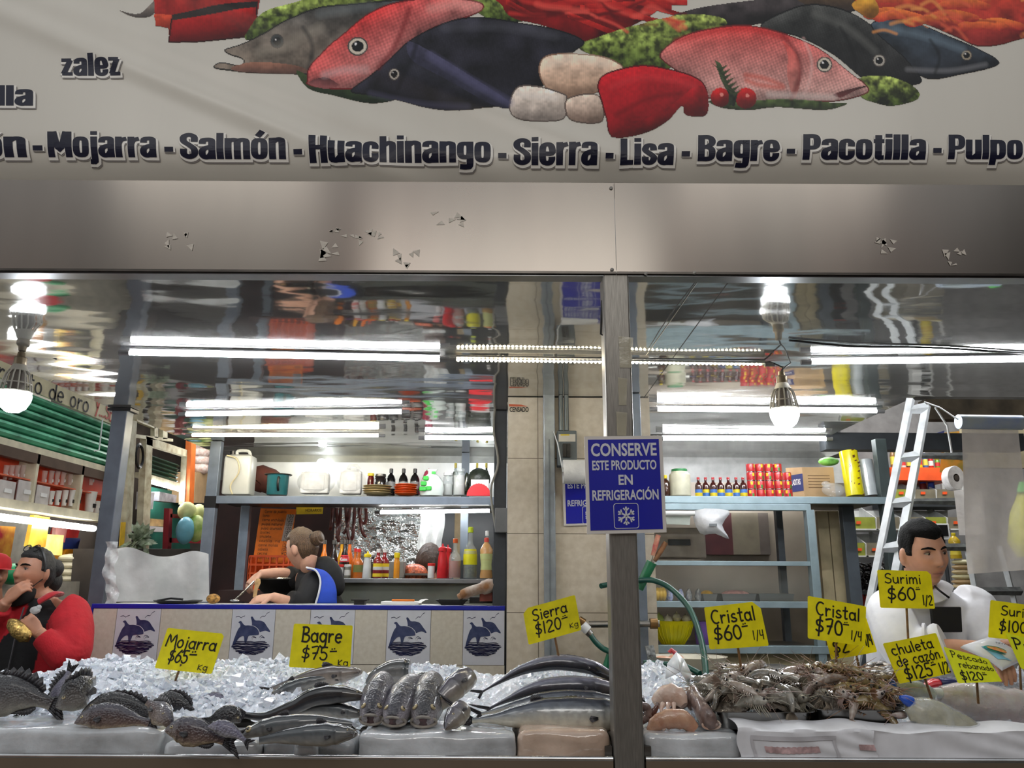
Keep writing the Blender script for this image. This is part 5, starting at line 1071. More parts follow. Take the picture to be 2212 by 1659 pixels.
def heap(tr,n,kinds,height,seed,lab,group,spread=1.0,dome=1.5):
 T,c,hx,hy,zt=tr;r=random.Random(seed);done=0;pos=[]
 tries=0
 while done<n and tries<4000:
  tries+=1
  u,v=r.uniform(-1,1),r.uniform(-1,.75);rr=(abs(u)**2.2+abs(v)**2.2)
  if rr>1.05:continue
  h=height*max(0,1-rr*.75)**.7*(.55+.45*(v+1)/1.75)+.012
  p=Vector((c.x+u*hx*1.0*spread,c.y+v*hy*.92,zt+h-.004))
  if any((p-q).length<.027 for q in pos):continue
  pos.append(p);gx_=-u*height*.8
  rz=r.uniform(0,2*pi);rot=(r.uniform(-1.5,1.5)if r.random()<.75 else r.uniform(-.3,.3),r.uniform(-.35,.5),rz)
  put_shrimp(r.choice(kinds),p-Vector((cos(rz)*.06,sin(rz)*.06,0)),rot,r.uniform(1.45,2.0),lab,group);done+=1
 mb=MB()
 def hz(u,v):
  x,y=(u*2-1),(v*2-1);rr=abs(x)**2.2+abs(y)**2.2
  return(c.x+x*hx*.96,c.y+y*hy*.95,zt-.012+height*.9*max(0,1-rr*.75)**.7*(.55+.45*(y+1)/1.75)+.006*n3(x*11,y*11,0,seed))
 mb.grid(hz,26,26);o=fin('shrimp_mass',mb,M('shrimp_pulp_%d'%seed,(118,108,96),.25,var=.35,vs=50,coat=.6,bump=1.0,bs=60,col2=(58,52,46)),None);tag(o,lab+', the packed lower layers','shrimp',kind='stuff')
heap(T1,56,(0,1,2,0,1,4),.105,61,'grey shrimp piled in the tray under the 60 cristal card','grey shrimp in the first tray')
heap(T2,54,(2,3,4,1,3),.11,62,'shrimp piled in the tray under the 70 cristal card','browner shrimp in the second tray')
# a few big ones hang over the second tray
for k,(x,y,rz,rx,s_,kd,lb)in enumerate(((1838,1515,.1,1.5,2.0,3,'big olive shrimp curled at the front of the second tray'),(1880,1488,.5,1.5,1.7,3,'olive shrimp lying across the top of the second tray'),(1756,1450,2.4,1.4,1.8,4,'pale shrimp curled on top of the second tray'),(1925,1545,.3,1.3,1.4,4,'pinkish shrimp hanging over the tray edge by the blue-tied bag'),(1560,1446,.2,1.5,1.9,2,'long shrimp stretched across the top of the first tray'))):
 Yk=(2.6,2.7,2.8,2.585,2.78)[k]
 put_shrimp(kd,P(x,y,Yk),(rx,0,rz),s_,lb,None)
# ---------- squid, scoop, clams, bags, paper
FLESH=M('pale_squid_flesh',(226,206,192),.3,var=.14,vs=28,bump=.4,bs=40,coat=.5,sss=.3,col2=(196,160,140));FLESHB=M('brownish_squid_skin',(142,120,112),.3,var=.3,vs=50,bump=.3,bs=60,coat=.5,col2=(88,70,66));FLESHP=M('peach_octopus_flesh',(206,168,140),.3,var=.2,vs=24,bump=.4,bs=40,coat=.5,sss=.3,col2=(176,124,98))
def flesh(name,lab,pts,rad,mat,Y,n=14,parts=None):
 w=[P(p[0],p[1],Y+(p[2]if len(p)>2 else 0))for p in pts];k=mpp(Y,1.02);w2=catmull([tuple(p)for p in w],5);m_=len(w2)
 rr=[]
 for i in range(m_):
  t=i/(m_-1)*(len(rad)-1);a=int(min(t,len(rad)-2));q=rad[a]+(rad[a+1]-rad[a])*(t-a);rr.append((q*k*(1+.16*n3(i*.55,a*2+len(lab))+.08*n3(i*1.7,len(lab))),q*k*(.72+.12*n3(i*.9,3,len(lab)))))
 T=thing(name,lab,'seafood',(w[0].x,w[0].y,min(p.z for p in w)-min(rad)*k));fin('flesh',MB().tube(w2,rr,n),mat,T);return T
T=flesh('squid','grey-brown squid tube slanting against the first shrimp tray',[(1495,1496,.1),(1508,1520,.05),(1525,1548),(1537,1568)],[18,21,24,20],FLESHB,2.58)
fin('cut_rim',MB().tube(catmull([tuple(P(1537+19*cos(a),1566+9*sin(a),2.568))for a in[k*pi/5 for k in range(11)]],3),.004,6),FLESH,T)
T=flesh('squid','white squid body with frilled fin on the ice past the post',[(1416,1520,.06),(1440,1502,.04),(1465,1506,.02),(1478,1524)],[14,24,22,10],FLESH,2.64)
for k in range(4):fin('tentacle',MB().tube(catmull([tuple(P(1420+12*k,1520,2.63)),tuple(P(1414+14*k,1536,2.61)),tuple(P(1420+13*k,1548,2.6))],4),[.008,.007,.006,.0055,.005,.005,.004,.003,.002],7),FLESHB if k==0 else FLESH,T)
flesh('octopus_piece','peach octopus piece arched like a bridge on the ice',[(1402,1580),(1418,1563),(1446,1553),(1478,1556),(1500,1576)],[7,17,21,20,12],FLESHP,2.57)
flesh('octopus_piece','curled inner flap of pale octopus under the arched piece',[(1436,1576),(1430,1566),(1446,1560),(1470,1566)],[5,8,8,5],FLESH,2.565)
flesh('octopus_piece','dark curled octopus scrap close behind the front post',[(1384,1522),(1398,1530),(1400,1548),(1386,1558)],[7,9,9,6],FLESHB,2.6)
flesh('octopus_piece','dark red scrap lying between octopus and front post',[(1386,1560),(1402,1548),(1414,1534),(1420,1524)],[6,8,7,4],M('dark_red_flesh',(92,54,46),.3,var=.3,vs=30,coat=.5),2.6)
flesh('squid','small mottled squid wedged behind the brown squid tube',[(1452,1536,.04),(1470,1520,.05),(1486,1514,.06),(1496,1530,.04)],[8,14,14,8],FLESHB,2.64)
SCO=M('milky_plastic',(228,232,236),.3,var=.03,sss=.3)
T=thing('ice_scoop','milky white plastic scoop with red grip standing in the ice','scoop',P(1468,1478,2.84))
w=[P(1437,1466,2.84),P(1441,1436,2.86),P(1462,1409,2.88),P(1478,1424,2.86),P(1494,1455,2.84),P(1488,1480,2.83)]
c0=P(1470,1450,2.80);mb=MB();
for i in range(len(w)-1):mb.add([w[i],w[i+1],c0],[(0,1,2)])
o=fin('blade',mb,SCO,T);s_=o.modifiers.new('t','SOLIDIFY');s_.thickness=.003
fin('grip',MB().tube([P(1460,1412,2.885),P(1450,1404,2.89),P(1446,1410,2.89)],.008,8),M('red_grip',(214,60,70),.4),T)
CLAM=M('grey_clam_shell',(118,112,108),.3,var=.3,vs=24,coat=.4,col2=(66,64,66));CLAML=M('pale_clam_shell',(196,186,176),.3,var=.2,vs=24,coat=.4)
def clam(mat):
 T=thing('clam','clam','clam',(0,0,0));a,b=MB(),MB()
 for mbq,s in((a,1),(b,-1)):
  R=[]
  for i in range(7):
   q=i/6;R.append([Vector((cos(t)*.02*cos(q*pi/2)*(1.25 if cos(t)>0 else 1),sin(t)*.017*cos(q*pi/2),s*(.001+.0105*sin(q*pi/2))))for t in[2*pi*k/16 for k in range(16)]])
  mbq.rings(R)
 fin('shell_half',a,mat,T,local=True);fin('shell_half',b,mat,T,local=True);return T
cp=[clam(CLAM),clam(CLAML)];rnd=random.Random(9);first=[True,True]
for i in range(26):
 x=rnd.uniform(1866,1942);y=1463-rnd.random()**.8*(34-abs(x-1898)*.5);k=1 if rnd.random()<.25 else 0;Y=3.02+(1463-y)*.006-.1
 rot=(rnd.uniform(-.5,.5),rnd.uniform(-.4,.4),rnd.uniform(0,6));lab='pale clam in the pile behind the 125 card' if k else 'dark grey clam in the pile behind the 125 card';g='pale clams behind the shrimp' if k else 'dark clams behind the shrimp'
 if first[k]:first[k]=False;cp[k].location=P(x,y,Y);cp[k].rotation_euler=rot;cp[k]['label']=lab;cp[k]['group']=g
 else:dup(cp[k],P(x,y,Y),rot,lab,g)
tag(fin('clam_mound',MB().grid(lambda u,v:(P(1855,1460,2.9).x+.17*u,2.86+.22*v,1.035+.045*sin(pi*u)*sin(pi*min(1,v+.2))),12,12),M('dark_ice_bed',(90,88,86),.3,var=.3,vs=40,bump=.5),None),'dark bed of broken shells under the clam pile','shell bed',kind='stuff')
FILMB=film('bag_film',(222,228,230),.22,.1,.5,26)
def bag(lab,pts,rad,Y,mat,tie,tieP,name='tied_bag'):
 T=flesh(name,lab,pts,rad,mat,Y,18);T['category']='bag'
 w=[P(p[0],p[1],Y+(p[2]if len(p)>2 else 0))for p in pts];k=mpp(Y,1.02)
 fin('film',MB().tube(catmull([tuple(p)for p in w],5),[(r*k*1.07)for r in np.interp(np.linspace(0,1,(len(w)-1)*5+1),np.linspace(0,1,len(rad)),rad)],18),FILMB,T)
 fin('tied_neck',MB().tube([P(*p,Y-.005)for p in tieP],[.006,.014,.018,.012],10),tie,T);return T
BTIE=M('blue_bag_tie',(40,84,186),.35,var=.15)
bag('bag of pale fish with blue neck, lying behind the olive bag',[(1926,1482),(1950,1486),(1980,1496),(2012,1508)],[10,20,24,20],2.76,M('greyish_fish_in_bag',(150,160,164),.35,var=.15,vs=18,bump=.7,bs=26,coat=.5),BTIE,[(1908,1470),(1916,1474),(1926,1480),(1934,1484)])
bag('clear bag of olive-coloured seafood with blue neck by the second tray',[(1962,1520),(1985,1535),(2020,1550),(2070,1575),(2120,1592)],[14,30,34,34,22],2.57,M('olive_seafood_in_bag',(140,132,92),.3,var=.3,vs=34,bump=1.0,bs=34,coat=.6,col2=(178,168,128)),BTIE,[(1944,1506),(1954,1510),(1966,1516),(1974,1524)])
bag('clear bag of white fish fillets and ice at the picture edge',[(2030,1500),(2075,1510),(2130,1520),(2230,1530)],[16,34,40,30],2.78,M('white_fillet_in_bag',(214,204,204),.3,var=.14,vs=26,bump=.9,bs=30,coat=.5,col2=(206,176,174)),M('clear_neck',(210,214,216),.3),[(2014,1490),(2020,1494),(2030,1498),(2040,1502)])
T=thing('snack_packet','crumpled red and navy packet lying behind the 125 card','packet',P(2030,1476,2.84))
fin('pouch',MB().tube([P(1990,1484,2.84),P(2015,1476,2.85),P(2060,1472,2.86)],[(.004,.012),(.016,.022),(.006,.02)],12),M('red_packet',(206,36,44),.25,coat=.4),T);fin('navy_band',MB().tube([P(2028,1474,2.848),P(2044,1472,2.85),P(2058,1471,2.855)],[(.0165,.0225),(.013,.023),(.008,.021)],12),M('navy_packet',(34,40,92),.25,coat=.4),T)
# white paper draped over the ice by the rim, printed side showing through
PAP=M('wet_white_paper',(222,222,226),.5,var=.04,vs=20);
def drape(lab,px0,px1,yt,seed,xo=0.0):
 T=thing('wrapping_paper',lab,'paper',P((px0+px1)/2,1640,2.478));x0,x1=P(px0,1640,2.478).x,P(px1,1640,2.478).x;zt=P(1800,yt,2.485).z
 def fn(u,v):
  x=x0+(x1-x0)*u
  if v<.6:return(x+.006*sin(9*v+seed),2.477+xo+.004*sin(u*12+seed)*(1-v)-.003*(v<.1)+.002*sin(30*u*(v+.3)),.935+(zt-.935)*v/.6+.002*sin(u*9+seed))
  k=(v-.6)/.4;return(x+.004*sin(k*4),2.477+.11*k+.004*sin(u*12+seed)*.4,zt+.012*sin(k*pi*.5)+.004*sin(u*15+seed)+.002*sin(u*9+seed))
 fin('sheet',MB().grid(fn,50,26),PAP,T)
 return T,fn
T,fn=drape('white printed wrapping sheet folded over the ice under the shrimp trays',1598,1895,1577,1)
mb=MB();GH=M('ghost_print_grey',(190,188,192),.5);GHR=M('ghost_print_red',(196,164,164),.5,var=.2,vs=60)
pr=lambda u,v:Vector(fn(u,v))+Vector((0,-.0025,0))
for a,b,c,d in((.1,.72,.42,.5),(.1,.12,.05,.42),(.7,.72,.05,.42)):
 mb.grid(lambda u,v:pr(a+(b-a)*u,c+(d-c)*v),20,3)
for k in range(12):mb.grid(lambda u,v:pr(.25+k*.028+.014*u,.09+.05*v),1,1)
fin('show_through_print',mb,GH,T,smooth=False)
mb=MB();mb.grid(lambda u,v:pr(.19+.4*u,.21+.11*v+.006*sin(u*60)),30,2);mb.grid(lambda u,v:pr(.88+.12*u,.26+.1*v),4,1);fin('red_print',mb,GHR,T,smooth=False)
drape('plain white wrapping sheet folded over the rim towards the picture edge',1878,2300,1580,2,.0045)
# ---------- people
def head_point(d,fem=0.0):
 """a head surface point for a direction; face looks along -Y, crown up, centre between the ears"""
 x,y,z=d[0]*.074,d[1]*.096,d[2]*.118
 if z<-.015:
  k=min(1,(-.015-z)/.1);x*=1-(.30+.06*fem)*k**1.15
  if y>0:y*=1-.45*k
  else:y*=1-.04*k
 if y<-.062:y=-.062+(y+.062)*.82
 X=abs(x);f=1 if y<0 else 0
 g=lambda cx,sx,cz,sz:exp(-((X-cx)/sx)**2-((z-cz)/sz)**2)*f
 nz=0
 if f:
  if z>-.026:nz=exp(-((z+.026)/(.036))**2)
  else:nz=exp(-((z+.026)/.008)**2)
  nw=.009+.008*exp(-((z+.024)/.012)**2)
  y-=(.021-.003*fem)*nz*exp(-(x/nw)**2)+.006*exp(-(x/.008)**2-((z-.012)/.018)**2)
  y+=.010*g(.031,.015,.014,.011)-.0055*(1-.5*fem)*g(.028,.022,.034,.009)-.005*g(.045,.018,-.018,.018)+.003*g(.046,.014,-.055,.02)
  y-=.0065*g(0,.020,-.0535,.0055)+.007*g(0,.018,-.0665,.006)-.0045*g(0,.022,-.0600,.0028)-.004*g(0,.02,-.077,.006)+.008*g(0,.02,-.094,.014)
 return Vector((x,y,z))
def head_grid(mb,fem,xf,nu=80,nv=64,fn=None):
 R=[]
 for j in range(nv+1):
  b=-pi/2+pi*j/nv;b=max(-pi/2+.015,min(pi/2-.015,b));ring=[]
  for i in range(nu):
   a=2*pi*i/nu+pi/2;d=(cos(b)*cos(a),cos(b)*sin(a),sin(b));p=head_point(d,fem)
   if fn:p=fn(p,d)
   ring.append(xf@p)
  R.append(ring)
 mb.rings(R)
def limb(mb,pts,rad,n=14):mb.tube(catmull([tuple(p)for p in pts],6),list(np.interp(np.linspace(0,1,(len(pts)-1)*6+1),np.linspace(0,1,len(rad)),rad)),n)
def build_hand(mb,wrist,d,nrm,side,curl=(.5,.5,.55,.6),thumb=.5,s=1.0,spread=.12):
 """palm and five separate bent fingers; d points to the fingers, nrm out of the back of the hand, side=+1 puts the thumb at nrm x d"""
 d=Vector(d).normalized();nrm=Vector(nrm);nrm=(nrm-d*nrm.dot(d)).normalized();w=nrm.cross(d)*side
 W=Vector(wrist);pc=W+d*.045*s
 R=[]
 for t,hw,th in((-.012,.024,.019),(.01,.028,.0175),(.035,.038,.016),(.06,.042,.0145),(.085,.040,.012),(.093,.034,.009)):
  R.append([W+d*t*s+w*cos(a)*hw*s+nrm*sin(a)*th*s for a in[2*pi*k/14 for k in range(14)]])
 mb.rings(R)
 for i,(off,ln)in enumerate(((.030,.072),(.010,.080),(-.011,.075),(-.031,.060))):
  b=W+d*.080*s+w*off*s;dd=(d+w*off*spread*20*.12).normalized();pts=[b-dd*.01];a=.15;p=b;seg=[ln*.45,ln*.31,ln*.24]
  rad=[.0095*s]
  for k,L in enumerate(seg):
   a+=curl[i]*(1.0 if k else .8);q=dd*cos(a)-nrm*sin(a);p2=p+q*L*s;pts+=[p.lerp(p2,.5),p2];rad+=[.0092*s-k*.0008,.0086*s-k*.001];p=p2
  mb.tube(pts,rad,9)
 b=W+d*.022*s+w*.028*s;q=(d*.62+w*.72-nrm*thumb*.5).normalized();q2=(d*.9+w*.25-nrm*thumb).normalized()
 mb.tube([b-q*.015*s,b+q*.018*s,b+q*.036*s,b+q*.036*s+q2*.022*s,b+q*.036*s+q2*.034*s],[.0125*s,.0125*s,.0105*s,.0095*s,.006*s],9)
def remesh(name,mb,mat,parent,voxel,smooth=2,colfn=None,ang=180):
 me=mb.mesh('tmp',WLOC(parent));bm=bmesh.new();bm.from_mesh(me);bmesh.ops.recalc_face_normals(bm,faces=bm.faces);bm.to_mesh(me);bm.free()
 o=bpy.data.objects.new('tmp',me);COL.objects.link(o)
 r=o.modifiers.new('r','REMESH');r.mode='VOXEL';r.voxel_size=voxel;r.adaptivity=0
 if smooth:q=o.modifiers.new('s','SMOOTH');q.factor=.5;q.iterations=smooth
 me2=bpy.data.meshes.new_from_object(o.evaluated_get(bpy.context.evaluated_depsgraph_get()));me2.name=name
 bpy.data.objects.remove(o);bpy.data.meshes.remove(me);me2.materials.clear()
 if colfn:
  v=np.zeros(len(me2.vertices)*3);me2.vertices.foreach_get('co',v);v=v.reshape(-1,3)+np.array(WLOC(parent));setcol(me2,[colfn(Vector(p))for p in v])
 return link(name,me2,mat,parent)
SKIN=M('skin',(128,128,128),.45,attr='Col',var=.05,vs=50,sss=.12,bump=.03,bs=120)
HAIRB=M('black_hair',(16,14,14),.55,var=.5,vs=40,stretch=(6,6,1),bump=.5,bs=60);HAIRL=M('brown_hair',(112,84,56),.4,var=.4,vs=30,stretch=(7,7,1.4),bump=.7,bs=55,col2=(58,42,28));HAIRD=M('dark_brown_hair',(66,46,34),.4,var=.4,vs=30,stretch=(7,7,1.4),bump=.7,bs=55)
EYEWH=M('eye_white',(170,160,152),.2,var=.03);IRIS=M('dark_iris',(34,24,18),.12,coat=.6);BROWM=M('brow_hair',(16,13,12),.8,spec=.1,var=.3,vs=120)
def face_colour(tone,xf,fem,lips,stub=0.0,brow=True):
 inv=xf.inverted();t=np.array(lin(tone));lp=np.array(lin(lips));
 def fn(p):
  q=inv@p;c=t*(1+.05*n3(q.x*30,q.y*30,q.z*30))
  if q.length<.16 and q.y<0:
   X=abs(q.x)
   l=exp(-(q.x/.021)**4-((q.z+.060)/.0105)**4);c=c*(1-.8*l)+lp*.8*l
   ln=exp(-(q.x/.022)**4-((q.z+.0600)/.0016)**2);c=c*(1-.7*ln)
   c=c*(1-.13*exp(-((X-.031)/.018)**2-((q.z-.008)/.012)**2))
   c=c+np.array((.06,.01,.0))*(exp(-((X-.045)/.02)**2-((q.z+.02)/.02)**2)+.7*exp(-(q.x/.012)**2-((q.z+.022)/.012)**2))
   nb=exp(-((X-.008)/.0035)**2-((q.z+.0335)/.003)**2);c=c*(1-.6*nb)
   if stub:c=c*(1-stub*(1 if q.z<-.035 else 0)*(1-l)*min(1,(-.035-q.z)/.02))
  return np.clip(c,0,1)
 return fn
def face_parts(T,xf,gaze=(0,0),lid=.55,brow=(30,24,22),scale=1.0):
 for s in(-1,1):
  c=Vector((s*.031,-.0685,.0135));rot=xf.to_3x3().normalized()
  e=fin('eye',MB().ball(xf@c,tuple(k*scale for k in(.0135,.009,.0068)),16,9,rot=rot),EYEWH,T)
  g=c+Vector((gaze[0],-.0078+abs(gaze[0])*.25,gaze[1]));fin('iris',MB().ball(xf@g,tuple(k*scale for k in(.0055,.0028,.0056)),12,7,rot=rot),IRIS,e)
  mb=MB();mb.tube([xf@(c+Vector((s*a,b,h)))for a,b,h in((-.014,-.004,.001),(-.007,-.0088,.0062),(.001,-.0102,.0072),(.009,-.0075,.0052),(.015,-.001,.000))],[.0018,.0026,.003,.0028,.0016],7);fin('upper_eyelid',mb,M('lid_skin',(120,84,66),.5),T)
  mb=MB();mb.tube([xf@Vector((s*a,b,h))for a,b,h in((.010,-.0885,.0275),(.022,-.0875,.0325),(.034,-.0815,.0345),(.046,-.069,.0315),(.053,-.06,.027))],[.0022,.0044,.0046,.0038,.0014],7);fin('eyebrow',mb,BROWM,T)
def ears(mb,xf):
 for s in(-1,1):
  m=xf.to_3x3().normalized();rot=m@Matrix.Rotation(s*.35,3,'Z');mb.ball(xf@Vector((s*.0765,.012,-.004)),(.011*xf.to_scale().x,.02*xf.to_scale().x,.033*xf.to_scale().x),12,9,rot=rot);mb.ball(xf@Vector((s*.069,.004,-.03)),(.009,.010,.011),8,6)
def hair_cap(name,T,xf,mat,region,th=.011,fem=0.0,noise=.003,sc=1.0,extra=None):
 """hair grown out of the skull where region(p) is 1, tucked below the skin where it is 0"""
 mb=MB()
 def fn(p,d):
  k=region(p);n=p.normalized();th_=th(p)if callable(th)else th;return p+n*((th_+noise*n3(p.x*60,p.y*60,p.z*60))*k-.014*(1-k))
 head_grid(mb,fem,xf,72,56,fn)
 if extra:extra(mb)
 return fin(name,mb,mat,T,ang=180)
def xform(c,yaw=0,pitch=0,roll=0,s=1.0):
 """yaw > 0 turns the face towards +X, pitch > 0 looks down"""
 return Matrix.Translation(c)@Matrix.Rotation(yaw,4,'Z')@Matrix.Rotation(pitch,4,'X')@Matrix.Rotation(roll,4,'Y')@Matrix.Scale(s,4)
SCv=lambda a,b,x:max(0.0,min(1.0,(x-a)/(b-a)))
def legs(T,hip,z0,mat,dx=.1,sh=True):
 mb=MB()
 for s in(-1,1):limb(mb,[hip+Vector((s*.09,0,0)),Vector((hip.x+s*.1,hip.y-.02,(hip.z+z0)/2)),Vector((hip.x+s*dx,hip.y,z0+.05))],[.095,.07,.05]);
 fin('trousers',mb,mat,T)
 for s in(-1,1):fin('shoe',MB().ball((hip.x+s*dx,hip.y-.05,z0+.045),(.048,.13,.045),12,8),BLACKM,T)
# ---- vendor in a white coat ---
c=P(1994,1199,3.22);XF=xform(c,radians(8),radians(7),radians(-4),1.06)
T=thing('person','man with short black hair in a white coat, holding a printed bag over the case','person',(P(2000,1300,3.4).x,3.42,0))
nk=XF@Vector((0,.03,-.1));nb=P(2000,1292,3.34);sR,sL=P(1925,1302,3.34),P(2102,1300,3.34)
eR,wR=P(1965,1404,3.12),P(2136,1402,2.98);eL,wL=P(2140,1400,3.2),P(2205,1392,3.02)
hR,hL=P(2172,1440,2.90),P(2222,1410,2.92)
mb=MB();head_grid(mb,0,XF);ears(mb,XF);limb(mb,[nk+Vector((0,0,.05)),nk,nb,nb+Vector((0,0,-.08))],[.056,.056,.064,.08],18)
limb(mb,[nb+Vector((0,0,-.12)),sR+Vector((.02,.02,-.06)),eR,(eR+wR)/2+Vector((0,0,.006)),wR],[.04,.036,.036,.036,.034,.03,.027]);limb(mb,[nb+Vector((0,0,-.12)),sL+Vector((-.02,.02,-.06)),eL,wL],[.04,.034,.034,.034,.034,.027])
limb(mb,[nb+Vector((0,0,-.05)),nb+Vector((0,.03,-.25)),nb+Vector((0,.1,-.5))],[.08,.12,.11],18)
build_hand(mb,wR,hR-wR,(.2,-.4,.9),-1,(.25,.3,.3,.35),.35);build_hand(mb,wL,hL-wL,(.1,-.3,.95),1,(.3,.3,.35,.35),.35)
remesh('body',mb,SKIN,T,.0042,2,face_colour((200,148,120),XF,0,(164,104,94),.1))
face_parts(T,XF,gaze=(.003,-.002),scale=1.06)
def reg(p):
 hl=.060+.012*min(1,abs(p.x)/.05)-.1*max(0,abs(p.x)-.052)
 top=SCv(hl-.004,hl+.008,p.z)if p.y<-.02 else SCv(.0,.02,p.z)
 back=SCv(.012,.03,p.y)*SCv(-.066,-.046,p.z);side=SCv(-.042,-.034,p.y)*SCv(-.008,.006,p.z)*SCv(.045,.056,abs(p.x))*(1 if p.y<.03 else 0)
 return max(top,back,side)
hair_cap('hair',T,XF,M('short_black_hair',(12,11,11),.75,spec=.2,var=.4,vs=90,bump=.6,bs=140),reg,lambda p:.003+.017*SCv(.03,.085,p.z),noise=.0025)
WCOAT=M('white_cotton_coat',(226,226,230),.75,var=.04,vs=12,bump=.5,bs=9)
mb=MB();up_=Vector((0,0,1))
R=[]
for t,z,hw,dp,dy in((0,-.5,.24,.15,.12),(.2,-.36,.235,.15,.08),(.4,-.2,.24,.145,.045),(.6,-.09,.235,.13,.02),(.75,-.02,.20,.105,.0),(.86,.025,.125,.085,-.01),(.93,.052,.085,.075,-.02)):
 R.append([nb+Vector((cos(a)*hw+(.0),sin(a)*dp+dy,z+.02*abs(cos(a))*(-1 if z>-.05 else 0)))for a in[2*pi*k/28 for k in range(28)]])
mb.rings(R)
limb(mb,[sR+Vector((.05,0,.0)),sR+Vector((-.015,-.01,-.03)),(sR+eR)/2+Vector((-.03,-.02,0)),eR+Vector((-.01,-.01,-.01)),P(2010,1395,3.08),P(2038,1388,3.055)],[.075,.085,.088,.09,.078,.066,.062]);limb(mb,[sL+Vector((-.05,0,0)),sL+Vector((.01,0,-.02)),(sL+eL)/2,eL,(eL+wL)/2],[.072,.08,.078,.072,.06])
remesh('coat',mb,WCOAT,T,.0085,3)
a,b=P(2020,1393,3.07),P(2042,1387,3.05);mb=MB();mb.tube([a,a.lerp(b,.35),a.lerp(b,.7),b],[.067,.072,.073,.066],18);mb.tube([P(2000,1396,3.09),P(2006,1396,3.085)],[.083,.083],16);fin('rolled_cuff',mb,WCOAT,T)
mb=MB();col=[P(1958,1252,3.25),P(1968,1272,3.2),P(2000,1292,3.17),P(2030,1284,3.2),P(2044,1262,3.26)];mb.tube(catmull([tuple(p)for p in col],5),[(.012,.03)]*21,10,up=(0,-1,.5));fin('collar',mb,WCOAT,T)
fin('apron_strap',MB().tube(catmull([tuple(P(2019,1266,3.17)),tuple(P(2030,1276,3.15)),tuple(P(2050,1291,3.155))],4),.0045,6),BLACK,T)
fin('black_bib',MB().slab(quadP([(2012,1311),(2077,1311),(2080,1366),(2018,1366)],3.145),.02),BLACKM,T,smooth=False,bevel=.004)
legs(T,nb+Vector((0,.1,-.5)),0,M('dark_trousers',(40,42,50),.8))
for k,(x,y)in enumerate(((2163,1446),(2168,1436))):pass
T=thing('printed_bag','white plastic bag with light blue band and shrimp print in the hands of the vendor','bag',P(2140,1420,2.92))
q=[P(2076,1398,2.89),P(2139,1378,2.97),P(2190,1407,2.95),P(2199,1430,2.88),P(2165,1447,2.84),P(2137,1425,2.86)]
mb=MB();cen=sum(q,Vector())/6;n_=Vector((0,-.6,.8));R=[]
for s,h in((1.0,-.004),(1.02,.0),(.94,.012),(.6,.020),(.2,.023)):R.append([cen+(p-cen)*s+n_*h for p in q])
mb.rings(R);fin('pouch',mb,M('white_glossy_bag',(224,226,236),.25,var=.03,bump=.25,bs=20),T,ang=60)
def bagpt(u,v,o=.0):return(q[0].lerp(q[2],u)).lerp(q[5].lerp(q[3],u)*.5+q[4]*.5,v)*(1-0)+n_*(.012+o+.012*sin(pi*max(0,min(1,u)))*sin(pi*max(0,min(1,.5+v*.4))))
mb=MB();mb.grid(lambda u,v:bagpt(.25+.75*u,.2+.7*v,.003),14,8);fin('blue_band',mb,M('light_blue_print',(128,186,220),.25,var=.1,vs=20),T)
mb=MB();mb.poly([bagpt(.55+.3*cos(a),.42+.2*sin(a)+.1*cos(a),.006)for a in[2*pi*k/24 for k in range(24)]]);fin('teal_oval',mb,M('teal_print',(70,160,160),.25),T,smooth=False)
mb=MB();mb.poly([bagpt(.55+.24*cos(a),.42+.12*sin(a)+.1*cos(a),.008)for a in[2*pi*k/24 for k in range(24)]]);fin('shrimp_picture',mb,M('orange_shrimp_print',(226,120,80),.25,var=.3,vs=80,col2=(222,190,120)),T,smooth=False)
mb=MB();hand(mb,'NVAN',lambda u,v:bagpt(.62+u,.05-v,.009),0,0,.1,.13,1.0,fit=.3);fin('lettering',mb,M('navy_print'),T,smooth=False)
# ---- cook seen from behind -----
c=P(652,1186,5.08);XF=xform(c,radians(-118),radians(14),radians(4),1.10)
T=thing('person','woman cook with brown hair bun, black hoodie and blue apron leaning on the counter','person',(P(680,1300,5.2).x,5.22,0))
nk=XF@Vector((0,.03,-.095));nb=P(672,1243,5.14);sN,sF=P(680,1262,5.04),P(640,1252,5.28)
eN,wN=P(650,1302,4.90),P(588,1289,4.80);hN=P(545,1296,4.79);eF,wF=P(612,1240,5.22),P(562,1240,5.12);hF=P(537,1262,5.08)
mb=MB();head_grid(mb,1,XF);ears(mb,XF);limb(mb,[nk+Vector((0,0,.05)),nk,nb,nb+Vector((.02,0,-.08))],[.052,.05,.055,.08],18)
limb(mb,[nb,sN,eN,wN],[.05,.05,.045,.042,.034,.027]);limb(mb,[nb,sF,eF,wF],[.05,.05,.045,.042,.036,.028]);limb(mb,[nb,nb+Vector((.1,.08,-.3)),nb+Vector((.16,.1,-.5))],[.08,.12,.11],18)
build_hand(mb,wN,hN-wN,(.1,-.45,.9),1,(.22,.25,.28,.3),.3,1.05);build_hand(mb,wF,hF-wF,(-.5,-.6,.3),-1,(.6,.6,.7,.7),.6)
remesh('body',mb,SKIN,T,.0048,2,face_colour((206,158,132),XF,1,(170,100,92)))
face_parts(T,XF,scale=1.1)
def reg(p):return max(SCv(.055,.07,p.z+.5*max(0,p.y+.03)),SCv(.024,.036,p.y)*SCv(-.078,-.06,p.z),SCv(-.035,-.01,p.y)*SCv(.002,.016,p.z))
bn=XF@Vector((.0,.118,.03))
hair_cap('hair',T,XF,HAIRL,reg,.010,1,.003)
mb=MB();mb.ball(bn,(.042,.042,.048),20,12)
for k in range(3):mb.tube([bn+(XF.to_3x3().normalized()@Vector((.03*cos(a),.012*k,.034*sin(a))))for a in[2*pi*j/18 for j in range(19)]],.014-.002*k,8)
